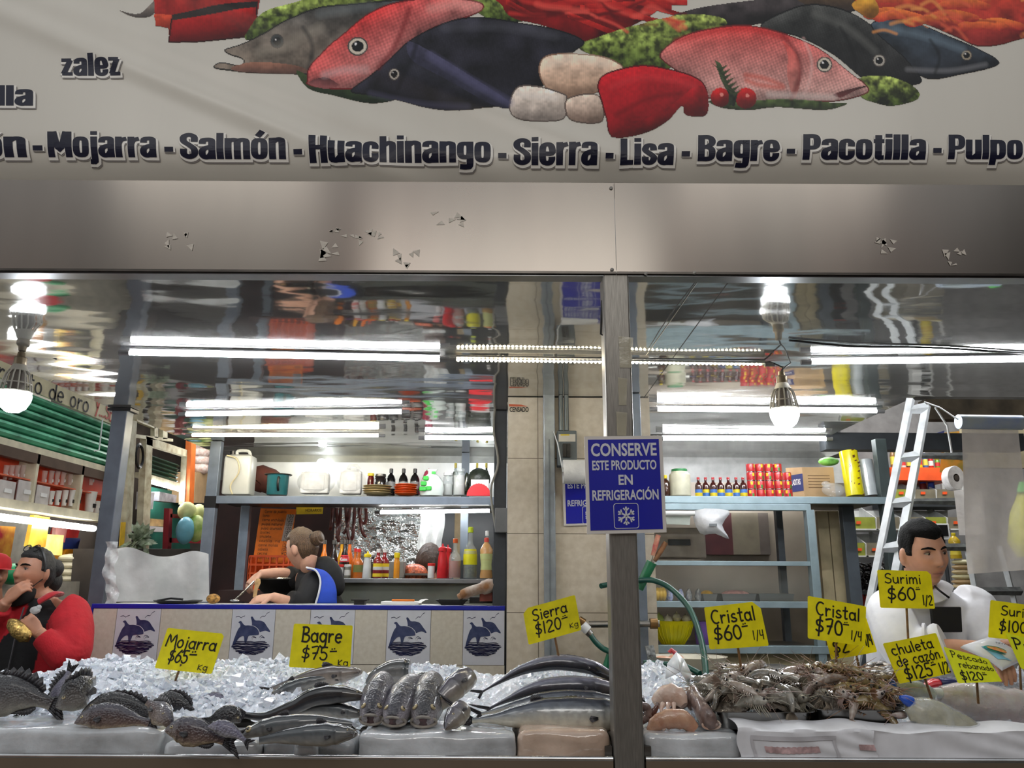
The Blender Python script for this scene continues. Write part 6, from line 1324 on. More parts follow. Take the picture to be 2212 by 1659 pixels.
fin('hair_bun',mb,HAIRL,T);fin('hair_tie',MB().tube([XF@(Vector((.026*cos(a),.09,.03+.03*sin(a))))for a in[2*pi*j/16 for j in range(17)]],.008,7),BLACKM,T)
BHOOD=M('black_hoodie',(20,20,22),.85,var=.2,vs=14,bump=.5,bs=10)
mb=MB();R=[]
for z,hw,dp,dx in((-.55,.21,.15,.17),(-.35,.2,.145,.13),(-.18,.2,.14,.08),(-.07,.185,.125,.035),(-.01,.13,.1,.01),(.03,.085,.078,0),(.05,.07,.07,-.005)):
 R.append([nb+Vector((cos(a)*dp+dx,sin(a)*hw*.95,z))for a in[2*pi*k/28 for k in range(28)]])
mb.rings(R)
limb(mb,[sN+Vector((.03,.06,.02)),sN+Vector((.0,-.01,.0)),(sN+eN)/2+Vector((.01,-.01,0)),eN,P(624,1292,4.84)],[.075,.085,.08,.07,.06,.052]);limb(mb,[sF,(sF+eF)/2,eF+Vector((.02,0,.0))],[.075,.07,.06])
remesh('hoodie',mb,BHOOD,T,.009,3)
mb=MB();limb(mb,[P(676,1226,5.12),P(700,1226,5.1),P(716,1246,5.08),P(726,1272,5.06),P(722,1284,5.06)],[.04,.075,.075,.055,.02],16);fin('hood',mb,BHOOD,T)
ABL=M('blue_apron',(34,74,190),.7,var=.08,vs=20,bump=.2,bs=20);
st=[P(664,1226,4.955),P(684,1232,4.93),P(694,1252,4.92),P(692,1276,4.90),P(684,1304,4.9)];mb=MB();cs=catmull([tuple(p)for p in st],6)
mb.grid(lambda u,v:Vector(cs[min(len(cs)-1,int(round(v*(len(cs)-1))))])+Vector((u*(.012+.1*v),.05*u,-.0)),6,len(cs)-1);o=fin('apron',mb,ABL,T);s_=o.modifiers.new('t','SOLIDIFY');s_.thickness=.012
fin('apron_trim',MB().tube([Vector(p)+Vector((-.004,-.01,0))for p in cs],.006,7),M('white_trim',(226,228,232),.7),T)
legs(T,nb+Vector((.16,.1,-.5)),0,M('dark_trousers'))
tag(fin('cooking_spoon',MB().tube([P(548,1256,5.04),P(530,1275,4.95),P(508,1296,4.86)],.006,8).ball(P(507,1297,4.85),(.03,.02,.008),10,6),M('spoon_steel',(176,178,180),.25,1.0)),'steel spoon in the raised hand of the cook','spoon')
tag(fin('wooden_spatula',MB().tube([P(550,1290,4.94),P(553,1272,4.94),P(557,1258,4.94),P(558,1250,4.94)],[(.004,.012),(.004,.012),(.005,.019),(.004,.012)],10,up=(0,1,0)),M('spatula_wood',(196,160,110),.6,var=.15,vs=40)),'wooden spatula standing upright behind the hand of the cook','spatula')
# ---- customer in a red jacket ---
c=P(74,1238,4.16);XF=xform(c,radians(-24),radians(-6),radians(0),1.02)
T=thing('person','woman in red fleece jacket eating with her hand at her mouth, mask below chin','person',(P(60,1400,4.2).x,4.22,0))
nk=XF@Vector((0,.035,-.095));nb=P(98,1302,4.22);sA,sB=P(150,1330,4.16),P(-8,1318,4.3)
eA,wA=P(150,1420,3.98),P(84,1366,3.93);hA=P(52,1338,3.92);mo=XF@Vector((0,-.118,-.062));eB=P(-60,1395,4.12);wB=P(14,1300,mo.y-.03);hB=P(50,1262,mo.y-.015)
mb=MB();head_grid(mb,1,XF);ears(mb,XF);limb(mb,[nk+Vector((0,0,.05)),nk,nb,nb+Vector((-.02,0,-.08))],[.055,.055,.062,.08],18)
limb(mb,[nb,sA,eA,wA],[.04,.036,.036,.036,.034,.028]);limb(mb,[nb,sB,eB,wB],[.04,.036,.036,.036,.034,.028]);limb(mb,[nb,nb+Vector((-.04,.03,-.3)),nb+Vector((-.05,.04,-.55))],[.08,.14,.13],18)
build_hand(mb,wA,hA-wA,(.2,-.9,.3),1,(.75,.8,.85,.9),.7,1.0);build_hand(mb,wB,hB-wB,(-.25,-.9,.3),1,(.45,.5,.6,.65),.7,.95)
remesh('body',mb,SKIN,T,.0045,2,face_colour((176,124,98),XF,1,(136,78,70)))
face_parts(T,XF,gaze=(.004,-.002),scale=1.02)
def reg(p):return max(SCv(.06,.074,p.z+.45*max(0,p.y+.045)),SCv(.015,.035,p.y)*SCv(-.085,-.065,p.z),SCv(-.03,-.012,p.y)*SCv(.0,.014,p.z))
def ex(mb):mb.ball(XF@Vector((0,.105,-.03)),(.05,.055,.06),18,11);mb.ball(XF@Vector((.01,.08,.03)),(.06,.055,.055),18,11)
hair_cap('hair',T,XF,HAIRB,reg,.011,1,.004,extra=ex)
mb=MB();pts=[XF@Vector((.09*cos(a)*.92,-.005-.018*sin(a),.122*sin(a)+.006))for a in[pi*k/18 for k in range(19)]];mb.tube(pts,.006,8);fin('headband',mb,BLACK,T)
mb=MB()
for s in(-1,1):mb.tube([XF@Vector((s*.034+.024*cos(a),-.045+.015*sin(a)*.5,.118+.016*sin(a)))for a in[2*pi*k/16 for k in range(17)]],.0028,6)
fin('glasses_on_head',mb,BLACK,T)
mb=MB();R=[]
for z,s in((-.075,.9),(-.09,1.06),(-.11,1.08),(-.135,1.0),(-.15,.8)):R.append([XF@Vector((.05*s*cos(a),-.03+.055*s*sin(a),z+.02*sin(a)))for a in[2*pi*k/20 for k in range(20)]])
mb.rings(R);fin('lowered_mask',mb,BLACKM,T);fin('mask_loop',MB().tube([XF@Vector(v)for v in((.052,-.045,-.085),(.068,-.02,-.05),(.078,.005,-.022),(.08,.018,.01))],.0022,6),BLACKM,T)
RED=M('red_fleece',(172,22,34),.9,var=.1,vs=16,bump=.4,bs=40,sheen=.3);TEE=M('black_tshirt',(13,13,15),.85,var=.2)
mb=MB();R=[]
for z,hw,dp,dy in((-.62,.27,.19,.05),(-.4,.28,.2,.04),(-.22,.27,.19,.03),(-.1,.25,.165,.01),(-.02,.19,.125,0),(.03,.11,.095,0),(.055,.082,.08,0)):
 R.append([nb+Vector((cos(a)*hw-.06,sin(a)*dp+dy,z+(0 if z<-.05 else-.01)))for a in[2*pi*k/30 for k in range(30)]])
mb.rings(R)
limb(mb,[sA+Vector((-.05,0,.03)),sA,(sA+eA)/2+Vector((.015,0,0)),eA,(eA+wA)/2+Vector((0,-.004,-.01)),P(92,1374,3.945)],[.085,.1,.1,.092,.075,.058,.052]);limb(mb,[sB,(sB+eB)/2,eB,(eB+wB)/2,P(4,1312,wB.y+.01)],[.09,.098,.09,.075,.06,.05])
ax=P(38,1350,4.02)
def jc(p):
 k=1 if(p.x<nb.x+.105-(nb.z-p.z)*.12 and p.x>nb.x-.32 and nb.y-.2<p.y<nb.y-.02 and min((p-(wA*(1-q)+eA*q)).length for q in(0,.25,.5))>.085 and min((p-(wB*(1-q)+eB*q)).length for q in(0,.3,.6))>.11)else 0
 return lin((13,13,15))if k else lin((172,22,34))
remesh('jacket',mb,M('fleece_over_black_shirt',(172,22,34),.9,attr='Col',var=.12,vs=16,bump=.4,bs=40),T,.0085,3,jc)
mb=MB();mb.tube(catmull([tuple(P(84,1300,4.08)),tuple(P(112,1284,4.10)),tuple(P(128,1284,4.18))],4),[(.014,.026)]*9,8,up=(0,-.5,1));fin('collar',mb,RED,T)
fin('zip_edge',MB().tube([P(52,1312,4.04),P(34,1370,4.03),P(26,1410,4.03),P(12,1470,4.05)],.004,6),M('grey_zip',(92,92,96),.4,.5),T)
legs(T,nb+Vector((-.05,.04,-.58)),0,M('dark_trousers'))
FOIL=M('gold_foil',(190,160,96),.22,1.0,var=.3,vs=40,bump=1.0,bs=60)
tag(fin('wrapped_taco',MB().tube([P(66,1378,3.9),P(54,1374,3.89),P(40,1362,3.885),P(28,1348,3.89),P(22,1340,3.9)],[.02,.034,.036,.03,.012],14),FOIL),'foil-wrapped taco held by the woman in red','food')
tag(fin('plastic_wrap',MB().ball(P(76,1318,3.90),(.026,.014,.018),12,8).ball(P(84,1312,3.90),(.014,.01,.012),8,6),film('clear_wrap',(226,226,226),.35,.08,.8,40)),'scrap of clear wrap above the fist of the woman in red','wrap')
# ---- helper behind the bottles, and a shopper in a red cap -------
c=P(927,1214,6.15);XF=xform(c,radians(160),radians(10),0,1.06)
T=thing('person','person with brown bobbed hair seen from behind beyond the sauce bottles','person',(c.x,6.2,0))
mb=MB();head_grid(mb,1,XF,56,44);limb(mb,[c+Vector((0,0,-.06)),c+Vector((0,.02,-.2))],[.055,.07]);limb(mb,[c+Vector((0,.02,-.16)),c+Vector((0,.02,-.65))],[.07,.12]);remesh('body',mb,SKIN,T,.007,2,face_colour((190,140,112),XF,1,(160,100,90)))
hair_cap('hair',T,XF,HAIRD,lambda p:max(SCv(.05,.07,p.z+.5*max(0,p.y)),SCv(-.02,.01,p.y)*SCv(-.12,-.1,p.z)),.02,1,.004)
mb=MB();R=[]
for z,hw,dp in((-.75,.2,.14),(-.4,.21,.14),(-.27,.2,.12),(-.2,.1,.09),(-.16,.07,.07)):R.append([c+Vector((cos(a)*hw,sin(a)*dp+.02,z))for a in[2*pi*k/24 for k in range(24)]])
mb.rings(R);fin('dark_top',mb,M('dark_grey_top',(38,40,44),.85),T);legs(T,c+Vector((0,.02,-.75)),0,M('dark_trousers'))
c=P(-16,1242,4.95);XF=xform(c,radians(60),radians(4),0,1.0)
T=thing('person','shopper in a red cap, mostly beyond the picture edge by the spice shop','person',(c.x,5.0,0))
mb=MB();head_grid(mb,0,XF,56,44);ears(mb,XF);limb(mb,[c+Vector((0,0,-.06)),c+Vector((0,.03,-.2))],[.055,.07]);limb(mb,[c+Vector((0,.03,-.16)),c+Vector((0,.03,-.65))],[.07,.12]);remesh('body',mb,SKIN,T,.007,2,face_colour((160,112,88),XF,0,(140,86,76)))
fin('red_cap',MB().lathe([(.088,.03),(.09,.06),(.08,.1),(.05,.125),(.01,.135)],24,c,sy=1.15).add([c+Vector(v)for v in((.03,-.11,.04),(.16,-.11,.03),(.17,-.04,.03),(.05,.0,.045))],[(0,1,2,3)]),M('red_cotton',(196,36,44),.85),T)
mb=MB();R=[]
for z,hw,dp in((-.8,.2,.15),(-.4,.23,.15),(-.26,.22,.13),(-.2,.11,.1),(-.16,.075,.075)):R.append([c+Vector((cos(a)*hw,sin(a)*dp+.03,z))for a in[2*pi*k/24 for k in range(24)]])
mb.rings(R);fin('dark_jacket',mb,M('navy_jacket',(36,42,54),.85),T);legs(T,c+Vector((0,.03,-.78)),0,M('dark_trousers'))
# ---------- goods: bottles, jars, cans
def up_item(name,lab,cat,px,yb,Y,group=None):return thing(name,lab,cat,P(px,yb,Y),group=group)
BP={'sauce':[(.0,.9),(.02,1),(.55,1),(.66,.78),(.74,.4),(.94,.34)],'soda':[(0,.9),(.03,1),(.2,.92),(.42,1),(.55,.85),(.72,.42),(.95,.36)],'squeeze':[(0,.95),(.02,1),(.5,.86),(.8,.62),(.84,.66)],'jar':[(0,.92),(.03,1),(.78,1),(.86,.8),(.9,.78)],'shaker':[(0,.92),(.03,1),(.8,1),(.84,.9)],'spirit':[(0,.94),(.03,1),(.48,1),(.58,.82),(.66,.42),(.72,.34),(.95,.32)],'oil':[(0,.95),(.04,1),(.3,.8),(.45,.92),(.7,1),(.82,.6),(.88,.32),(.95,.3)],'dark':[(0,.94),(.03,1),(.6,1),(.72,.72),(.8,.34),(.9,.34)],'slim':[(0,.95),(.02,1),(.62,1),(.72,.8),(.86,.8)],'tub':[(0,.8),(.05,.85),(.95,1),(1,1.04)]}
def bottle(lab,px,yb,yt,w,Y,kind,body,cap,label=None,lz=(.15,.5),name='sauce_bottle',cat='bottle',group=None,level=None,liquid=None,n=18,capr=None,nozzle=False):
 T=up_item(name,lab,cat,px,yb,Y,group);c=Vector(T.location);h=(yb-yt)*mpp(Y,c.z);r=w/2*mpp(Y,c.z);pr=BP[kind]
 fin('body',MB().lathe([(q*r,z*h)for z,q in pr],n,c),body,T)
 zt,rt=pr[-1];rt=capr or rt
 if cap is not None:
  zc0=zt-.06 if kind not in('shaker','jar')else zt-.03
  fin('cap',MB().lathe([(rt*r*1.22,zc0*h),(rt*r*1.25,(zc0+.02)*h),(rt*r*1.2,h*(.99 if not nozzle else .88)),(rt*r*.9,h*(1 if not nozzle else .9))]+([(rt*r*.35,h*.92),(rt*r*.2,h)]if nozzle else[]),14,c),cap,T)
 if liquid is not None and level:fin('liquid',MB().lathe([(q*r*.93,z*h)for z,q in[(max(z,.015),q)for z,q in pr if z<level]+[(level,np.interp(level,[p[0]for p in pr],[p[1]for p in pr]))]],n,c),liquid,T)
 if label is not None:
  prof=[(np.interp(lz[0]+(lz[1]-lz[0])*k/4,[p[0]for p in pr],[p[1]for p in pr])*r*1.015,(lz[0]+(lz[1]-lz[0])*k/4)*h)for k in range(5)]
  ls=label if isinstance(label,list)else[label]
  for i,m in enumerate(ls):
   a0,a1=i/len(ls),(i+1)/len(ls);pf=[(rr*(1+.004*i),prof[0][1]+(prof[-1][1]-prof[0][1])*(a0+(a1-a0)*k/3))for k,rr in enumerate(np.interp(np.linspace(a0,a1,4),np.linspace(0,1,5),[p[0]for p in prof]))]
   fin('label',MB().lathe(pf,n,c,cap=False),m,T)
 return T
def boxP(name,lab,cat,x0,y0,x1,y1,Y,depth,mat,group=None,T=None,bevel=0):
 ym=(y0+y1)/2;a,b=P(x0,y1,Y),P(x1,y0,Y);a.x,b.x=P(x0,ym,Y).x,P(x1,ym,Y).x
 if T is None:
  o=fin(name,MB().box(a.x,b.x,Y,Y+depth,a.z,b.z),mat,smooth=False,bevel=bevel);return tag(o,lab,cat,group)
 return fin(name,MB().box(a.x,b.x,Y,Y+depth,a.z,b.z),mat,T,smooth=False,bevel=bevel)
def pl(name,col=(128,128,128),rough=.4,**k):return M(name,col,rough,**k)
KETCH,COLA,ORNG,AMBER=pl('ketchup_red',(206,30,40),.35),pl('dark_cola',(26,14,12),.12,coat=.5),pl('orange_soda',(232,128,30),.15,coat=.5),pl('amber_sauce',(196,104,34),.2,coat=.5)
GLASSC=M('clear_glass',(206,216,214),.06,alpha=.34,spec=.9);YELC,REDC,WHC,LIME=pl('yellow_cap',(230,206,30)),pl('red_cap',(216,46,40)),pl('white_cap',(228,228,226)),pl('lime_cap',(206,226,40))
HOTS=pl('hot_sauce_red',(128,22,24),.15,coat=.5);LABY,LABB,LABW=pl('yellow_label',(232,206,40),.5),pl('blue_label',(70,120,196),.5),pl('white_label',(214,214,210),.5)
# ---------- cooking stall: frame, shelves, back wall
YK=5.8
def beam(T,name,x0,y0,x1,y1,Y,d,mat):return fin(name,MB().box(P(x0,y1,Y).x,P(x1,y1,Y).x,Y,Y+d,P((x0+x1)/2,y1,Y).z,P((x0+x1)/2,y0,Y).z),mat,T,smooth=False,bevel=.003)
T=thing('steel_rack','grey steel shelf frame of the cooking stall holding pots and plates','shelf',P(760,1080,YK)*1)
T.location.z=0
xsa=P(462,1000,YK).x;
fin('upright',MB().box(xsa-.04,xsa+.04,YK,YK+.06,0,ZC-.004),M('blue_grey_post'),T,smooth=False,bevel=.003)
x2=P(521,1200,6.25).x;fin('upright',MB().box(x2-.035,x2+.035,6.25,6.31,0,P(521,1092,6.25).z),GALV,T,smooth=False,bevel=.003)
x3=P(1005,1020,6.3).x;fin('upright',MB().box(x3-.03,x3+.03,6.3,6.35,1.6,ZC-.004),GALVD,T,smooth=False)
beam(T,'front_rail',455,1072,1070,1089,YK,.05,M('blue_grey_post'))
zs=P(760,1073,YK).z;fin('shelf_board',MB().box(xsa,P(1070,1080,YK).x,YK+.05,6.36,zs-.03,zs-.004),STEELD,T,smooth=False)
fin('tape_wrap',MB().box(xsa-.043,xsa+.043,YK-.003,YK+.063,zs-.085,zs+.0),BLACK,T,smooth=False)
ZB=P(900,1250,5.45).z;xb0,xb1=P(700,1250,5.45).x,P(1066,1250,5.45).x
T=thing('serving_counter','steel serving counter with a glass case below the sauce bottles','counter',((xb0+xb1)/2,5.45,0))
fin('worktop',MB().box(xb0,xb1,5.40,5.72,ZB-.03,ZB),M('counter_top_steel',(150,152,156),.35,.8),T,smooth=False,bevel=.003)
fin('glass_front',MB().box(xb0,xb1,5.44,5.45,ZB-.22,ZB-.03),M('grey_glass',(150,156,146),.08,alpha=.35,spec=.8),T,smooth=False)
fin('case_body',MB().box(xb0,xb1,5.45,5.70,0,ZB-.22),STEELD,T,smooth=False);fin('case_back',MB().box(xb0,xb1,5.69,5.7,ZB-.22,ZB-.03),M('pale_green_grey',(176,178,160),.5),T,smooth=False)
led('warm LED strip inside the glass case under the sauce bottles',(885,1262),(1022,1261),z=ZB-.045,mat=LEDY,r=.006)
struct(fin('wall_1',MB().box(P(552,1000,6.5).x,P(1096,1000,6.5).x,6.42,6.46,zs-.02,ZC-.07),M('white_back_panel',(226,230,228),.25,var=.04,bump=.03,bs=6),smooth=False))
b0=P(694,1000,6.38);tag(fin('wall_bulb',MB().ball(b0,.035,14,9),M('bulb_glow'),None),'bare white bulb glaring on the back panel above the shelf','lamp');b0=P(1046,1016,6.36);tag(fin('wall_bulb',MB().ball(b0,.025,14,9),M('bulb_glow'),None),'bare bulb glaring at the dark post end of the shelf','lamp')
FOILW=M('crumpled_foil',(206,210,206),.24,.85,var=.1,vs=5,bump=1.0,bs=9,bdist=.07)
struct(fin('wall_2',MB().box(P(450,1150,7.0).x,-1.55,7.0,7.04,0,2.3),M('dark_red_shelving',(52,28,26),.7,var=.3,vs=3),smooth=False));struct(fin('wall_3',MB().box(-1.55,P(925,1150,7.0).x,7.0,7.04,0,2.3),FOILW,smooth=False));struct(fin('wall_4',MB().box(P(925,1150,7.0).x,.7,7.0,7.04,0,2.3),M('dark_fridge_side',(44,48,50),.35,var=.1),smooth=False))
led('white LED tube mounted under the cooking shelf',(822,1107),(1058,1104),z=zs-.075,r=.011)
boxP('wooden_batten','wooden batten standing beside the dark fridge side','batten',981,1108,994,1250,6.95,.03,M('grey_wood',(150,132,100),.7,var=.2,vs=12))
T=thing('clear_apron','clear plastic sheet hanging from the shelf beside the foil wall','plastic sheet',P(930,1180,6.33));fin('sheet',MB().grid(lambda u,v:P(905+52*u+4*sin(v*5),1092+94*v,6.33)+Vector((0,.02*sin(u*14),0)),20,10),film('grey_film',(206,208,204),.5,.1,.5,12),T)
# pots and dishes on the cooking shelf
BOT=1071
T=up_item('jerry_can','milky plastic jerry can half full of yellowish liquid at the shelf end','jerry can',514,1069,5.92);c=Vector(T.location);k=mpp(5.92,2.0)
def rbox(hx,hy,z,r=.02):return[c+Vector((sx*(hx-r)+r*cos(radians(a0+t)),sy*(hy-r)+r*sin(radians(a0+t)),z))for sx,sy,a0 in((1,1,0),(-1,1,90),(-1,-1,180),(1,-1,270))for t in range(0,91,30)]
fin('shell',MB().rings([rbox(.1,.07,0),rbox(.104,.074,.01),rbox(.104,.074,.26),rbox(.1,.07,.285),rbox(.07,.04,.30)]),film('milky_can',(226,228,222),.72,.3,.05,6,.85),T);fin('liquid',MB().rings([rbox(.098,.068,.006),rbox(.098,.068,.115)]),pl('yellowish_liquid',(196,190,140),.2),T)
fin('handle',MB().tube(catmull([tuple(c+Vector(v))for v in((-.03,0,.295),(-.03,0,.33),(.05,0,.33),(.07,0,.29))],4),.012,8),pl('milky_handle',(216,218,214)),T);fin('spout_cap',MB().lathe([(.022,.295),(.022,.33),(.01,.332)],14,c+Vector((-.065,0,0))),BLACK,T)
fin('siphon_hose',MB().tube(catmull([tuple(P(490,984,5.83)),tuple(P(512,992,5.82)),tuple(P(516,1020,5.82)),tuple(P(498,1048,5.82)),tuple(P(502,1068,5.82))],5),.006,7),pl('yellowed_hose',(206,196,160)),T)
tag(fin('cloth_bundle',MB().tube(catmull([tuple(P(548,1060,6.2)),tuple(P(560,1035,6.2)),tuple(P(585,1040,6.2)),tuple(P(612,1050,6.2))],4),[.05,.07,.1,.11,.11,.11,.1,.1,.1,.09,.08,.06,.04],14),M('brown_cloth',(92,46,34),.85,var=.2,vs=10,bump=.6,bs=12)),'reddish-brown cloth bundle behind the teal mug','cloth')
T=up_item('enamel_mug','big teal enamel mug with a black handle on the cooking shelf','mug',598,1070,5.95);c=Vector(T.location)
TEAL=pl('teal_enamel',(40,104,112),.2,coat=.4);fin('cup',MB().lathe([(.072,0),(.078,.01),(.082,.145),(.086,.15),(.08,.152),(.076,.14),(.07,.012)],26,c),TEAL,T);fin('mug_lid',MB().lathe([(.10,.152),(.102,.157),(.03,.16),(.01,.162)],24,c),pl('lid_dark',(70,66,58)),T);fin('handle',MB().tube(catmull([tuple(c+Vector(v))for v in((.03,-.075,.12),(.035,-.11,.12),(.035,-.115,.06),(.03,-.078,.03))],5),.009,8),BLACK,T)
FOAM=pl('white_foam_tray',(226,228,230),.6)
for px0,py0,px1,py1,lab,rot in((648,1020,712,1066,'foam boxes wrapped in a clear carrier bag on the cooking shelf',0),(733,1018,782,1067,'upright foam trays wrapped in clear bag beside the jars',.1)):
 T=up_item('bagged_foam_boxes',lab,'foam boxes',(px0+px1)/2,1070,5.95);a,b=P(px0,py1,5.95),P(px1,py0,5.95)
 for i in range(3):fin('foam_box',MB().box(a.x+.004*i,b.x-.004*i,5.93+.035*i,5.962+.035*i,a.z,b.z-.006*i),FOAM,T,smooth=False,bevel=.012)
 fin('lid_panel',MB().box(a.x+.03,b.x-.03,5.924,5.93,a.z+.025,b.z-.025),FOAM,T,smooth=False,bevel=.003)
 cc=(a+b)/2+Vector((0,.04,.01));hw=(b.x-a.x)/2;hz_=(b.z-a.z)/2
 fin('carrier_bag',MB().ball(cc,(hw*1.35,.12,hz_*1.22),26,16).tube([cc+Vector((-.03,0,hz_*1.1)),cc+Vector((-.02,0,hz_*1.5)),cc+Vector((.03,.0,hz_*1.45)),cc+Vector((.05,0,hz_*1.1))],[.02,.012,.012,.02],8),film('carrier_film',(230,234,234),.16,.08,.9,22),T)
bottle('jar of dark red paste with yellow lid on the cooking shelf',799,BOT,1022,15,6.15,'jar',pl('red_paste',(112,30,26),.2,coat=.4),YELC,name='glass_jar',cat='jar')
bottle('jar of black preserve with silver lid beside the dark bottles',820,BOT,1024,25,6.1,'jar',pl('black_preserve',(26,20,20),.15,coat=.5),STEELD,name='glass_jar',cat='jar')
for x in(843,870,895):bottle('%s black glass bottle with grey label behind the plates'%{843:'first',870:'middle',895:'last'}[x],x,BOT,1012,20,6.18,'dark',pl('black_glass',(14,12,14),.1,coat=.5),BLACK,pl('grey_label',(150,150,150),.5),(.25,.5),name='dark_bottle',group='row of black bottles on the cooking shelf')
def plates(lab,px,ytop,w,n,Y,mat,grp,names):
 h=(BOT-ytop)/n*mpp(Y,2.05);r=w/2*mpp(Y,2.05);first_=None
 for i in range(n):
  c=P(px,BOT,Y)+Vector((random.Random(i+px).uniform(-.004,.004),0,i*h))
  if first_ is None:first_=fin('plate',MB().lathe([(r*.55,0),(r*.6,.001),(r*.9,h*.75),(r,h*1.05),(r*1.0,h*1.2),(r*.93,h*1.05),(r*.6,h*.4),(.002,h*.35)],32,(0,0,0)),mat);o=first_
  else:o=first_.copy();COL.objects.link(o)
  o.location=c;tag(o,lab%names[i],'plate',grp)
ORD=['lowest','second lowest','third from the bottom','fourth from the bottom','topmost']
plates('%s beige plate of the stack by the black jar',815,1051,62,4,5.9,pl('beige_plate',(176,158,110),.3),'beige plates on the cooking shelf',['lowest','second lowest','second highest','topmost'])
plates('%s orange plate of the stack below the black bottles',876,1048,50,5,5.9,pl('orange_plate',(228,92,28),.3),'orange plates on the cooking shelf',ORD)
T=up_item('carrier_bag','white carrier bag with green print standing on the cooking shelf','bag',932,BOT,5.92);c=Vector(T.location);WB=M('thin_white_bag',(222,232,226),.35,var=.05,bump=.5,bs=16)
fin('bag',MB().rings([[c+Vector((cos(a)*hw,sin(a)*dp,z))for a in[2*pi*q/20 for q in range(20)]]for z,hw,dp in((0,.085,.05),(.05,.095,.06),(.1,.085,.055),(.14,.06,.04),(.165,.03,.02),(.18,.03,.012),(.2,.045,.012))]),WB,T)
for(dx,dz,w_)in((-.055,.085,.022),(-.04,.125,.02),(-.06,.045,.026),(-.015,.05,.02)):fin('green_print',MB().box(c.x+dx-w_,c.x+dx+w_,c.y-.066,c.y-.05,c.z+dz-.016,c.z+dz+.016),pl('green_print',(40,176,50)),T,smooth=False,bevel=.006)
fin('green_print',MB().box(c.x+.0,c.x+.028,c.y-.03,c.y-.012,c.z+.16,c.z+.18),pl('green_print',),T,smooth=False)
tag(fin('candy_bag',MB().tube([P(912,1070,6.2),P(918,1045,6.2),P(925,1022,6.2),P(928,1014,6.2)],[(.03,.05),(.035,.055),(.03,.05),(.006,.05)],12),pl('pink_bag',(176,60,90),.25,coat=.4)),'dark pink bag standing behind the green-printed carrier bag','bag')
bottle('glass jar half full of white powder, the smaller one',967,BOT,1021,21,6.0,'jar',GLASSC,WHC,level=.5,liquid=pl('white_powder',(226,226,222),.8),name='glass_jar',cat='jar');bottle('larger glass jar full of white powder with a twisted bag on top',991,BOT,1012,25,5.98,'jar',GLASSC,GLASSC,level=.74,liquid=pl('white_powder'),name='glass_jar',cat='jar')
T=up_item('tortilla_holder','bright red round holder with scalloped edge at the shelf end','holder',1034,BOT,5.9);c=Vector(T.location);R_=26*mpp(5.9,2.05)
fin('scalloped_disc',MB().poly([c+Vector((cos(pi*q/40)*R_*(1+.02*cos(q*2.2)),0,sin(pi*q/40)*R_*1.02*(1+.02*cos(q*2.2))))for q in range(41)],.03),pl('bright_red_plastic',(222,40,50),.35),T,smooth=False)
boxP('white_card','white card standing behind the red scalloped holder','card',1017,1036,1056,1068,6.0,.003,WHITEPAPER);tag(fin('produce_bag',MB().ball(P(1035,1035,6.2),(.09,.07,.09),16,10),M('dark_green_bag',(44,52,40),.4,var=.3,vs=20,bump=.6)),'dark bag of greens behind the red holder','bag')
for x,w_ in((983,0),(1008,1),(1030,2),(1050,3)):bottle('%s dark bottle with yellow cap at the back of the shelf'%('first','second','third','fourth')[w_],x,1069,1000,14,6.32,'dark',pl('dark_green_glass',(40,48,34),.15,coat=.5),pl('olive_cap',(176,160,40)),name='dark_bottle',group='yellow-capped bottles at the back of the shelf')
# sauces on the serving counter
Y0=5.46;B=1249
GS_='soda bottles behind the cook'
for i,(x,m,lb)in enumerate(((697,ORNG,'orange soda bottle nearest the hair bun of the cook'),(752,pl('mandarin_soda',(236,120,40),.15,coat=.5),'orange soda bottle between the cola and the hot sauce'),(735,pl('yellow_soda',(236,176,30),.15,coat=.5),'yellow soda bottle between the two cola bottles'))):bottle(lb,x,B,1168,18,5.62,'soda',m,STEELD,name='soda_bottle',group=GS_)
bottle('cola bottle with purple label next to the orange soda',718,B,1168,20,5.54,'soda',COLA,STEELD,pl('purple_label',(86,40,120)),(.34,.44),name='soda_bottle',group=GS_)
T=bottle('cola bottle with a red label and white script',742,B,1168,21,5.52,'soda',COLA,STEELD,pl('cola_red_label',(206,30,44),.4),(.42,.6),name='soda_bottle',group=GS_)
q=[P(735,1204,5.48),P(750,1204,5.48),P(750,1212,5.48),P(735,1212,5.48)];mb=MB();hand(mb,'Coca',bil(q),.05,.1,.8,.2,fit=.9);fin('script',mb,pl('white_script',(236,236,236)),T,smooth=False)
bottle('white shaker with red lid in front of the cola',734,B,1220,14,Y0,'shaker',WHITEP,REDC,name='shaker',cat='shaker');bottle('spice jar with white lid and grey label in front of the cola',750,B,1220,14,Y0,'shaker',pl('spice_grey',(120,118,106)),WHC,LABW,(.2,.6),name='spice_jar',cat='jar')
bottle('orange hot sauce bottle with red cap',773,B,1187,22,5.47,'spirit',AMBER,REDC,pl('green_brown_label',(110,112,60)),(.2,.45));bottle('amber sauce bottle behind the orange one',765,B,1186,18,5.6,'spirit',AMBER,REDC)
bottle('white squeeze bottle with yellow cap',792,B,1192,20,Y0,'squeeze',pl('milky_squeeze',(222,226,228),.4),YELC,name='squeeze_bottle',nozzle=True);bottle('small soy bottle with white cap behind the yellow-capped squeeze bottle',804,B,1194,14,5.6,'sauce',COLA,WHC)
for x,lb in((815,'front red hot sauce bottle with yellow and white label'),(829,'red hot sauce bottle close behind the front one')):bottle(lb,x,B,1187,21,5.46 if x==815 else 5.56,'sauce',HOTS,WHC,[LABY,pl('maroon_label',(120,20,30)),LABW,LABY],(.05,.5))
bottle('slim bottle of yellow-orange sauce with yellow cap standing alone',856,B,1195,13,Y0,'slim',pl('yellow_orange_sauce',(226,150,40),.2,coat=.4),YELC)
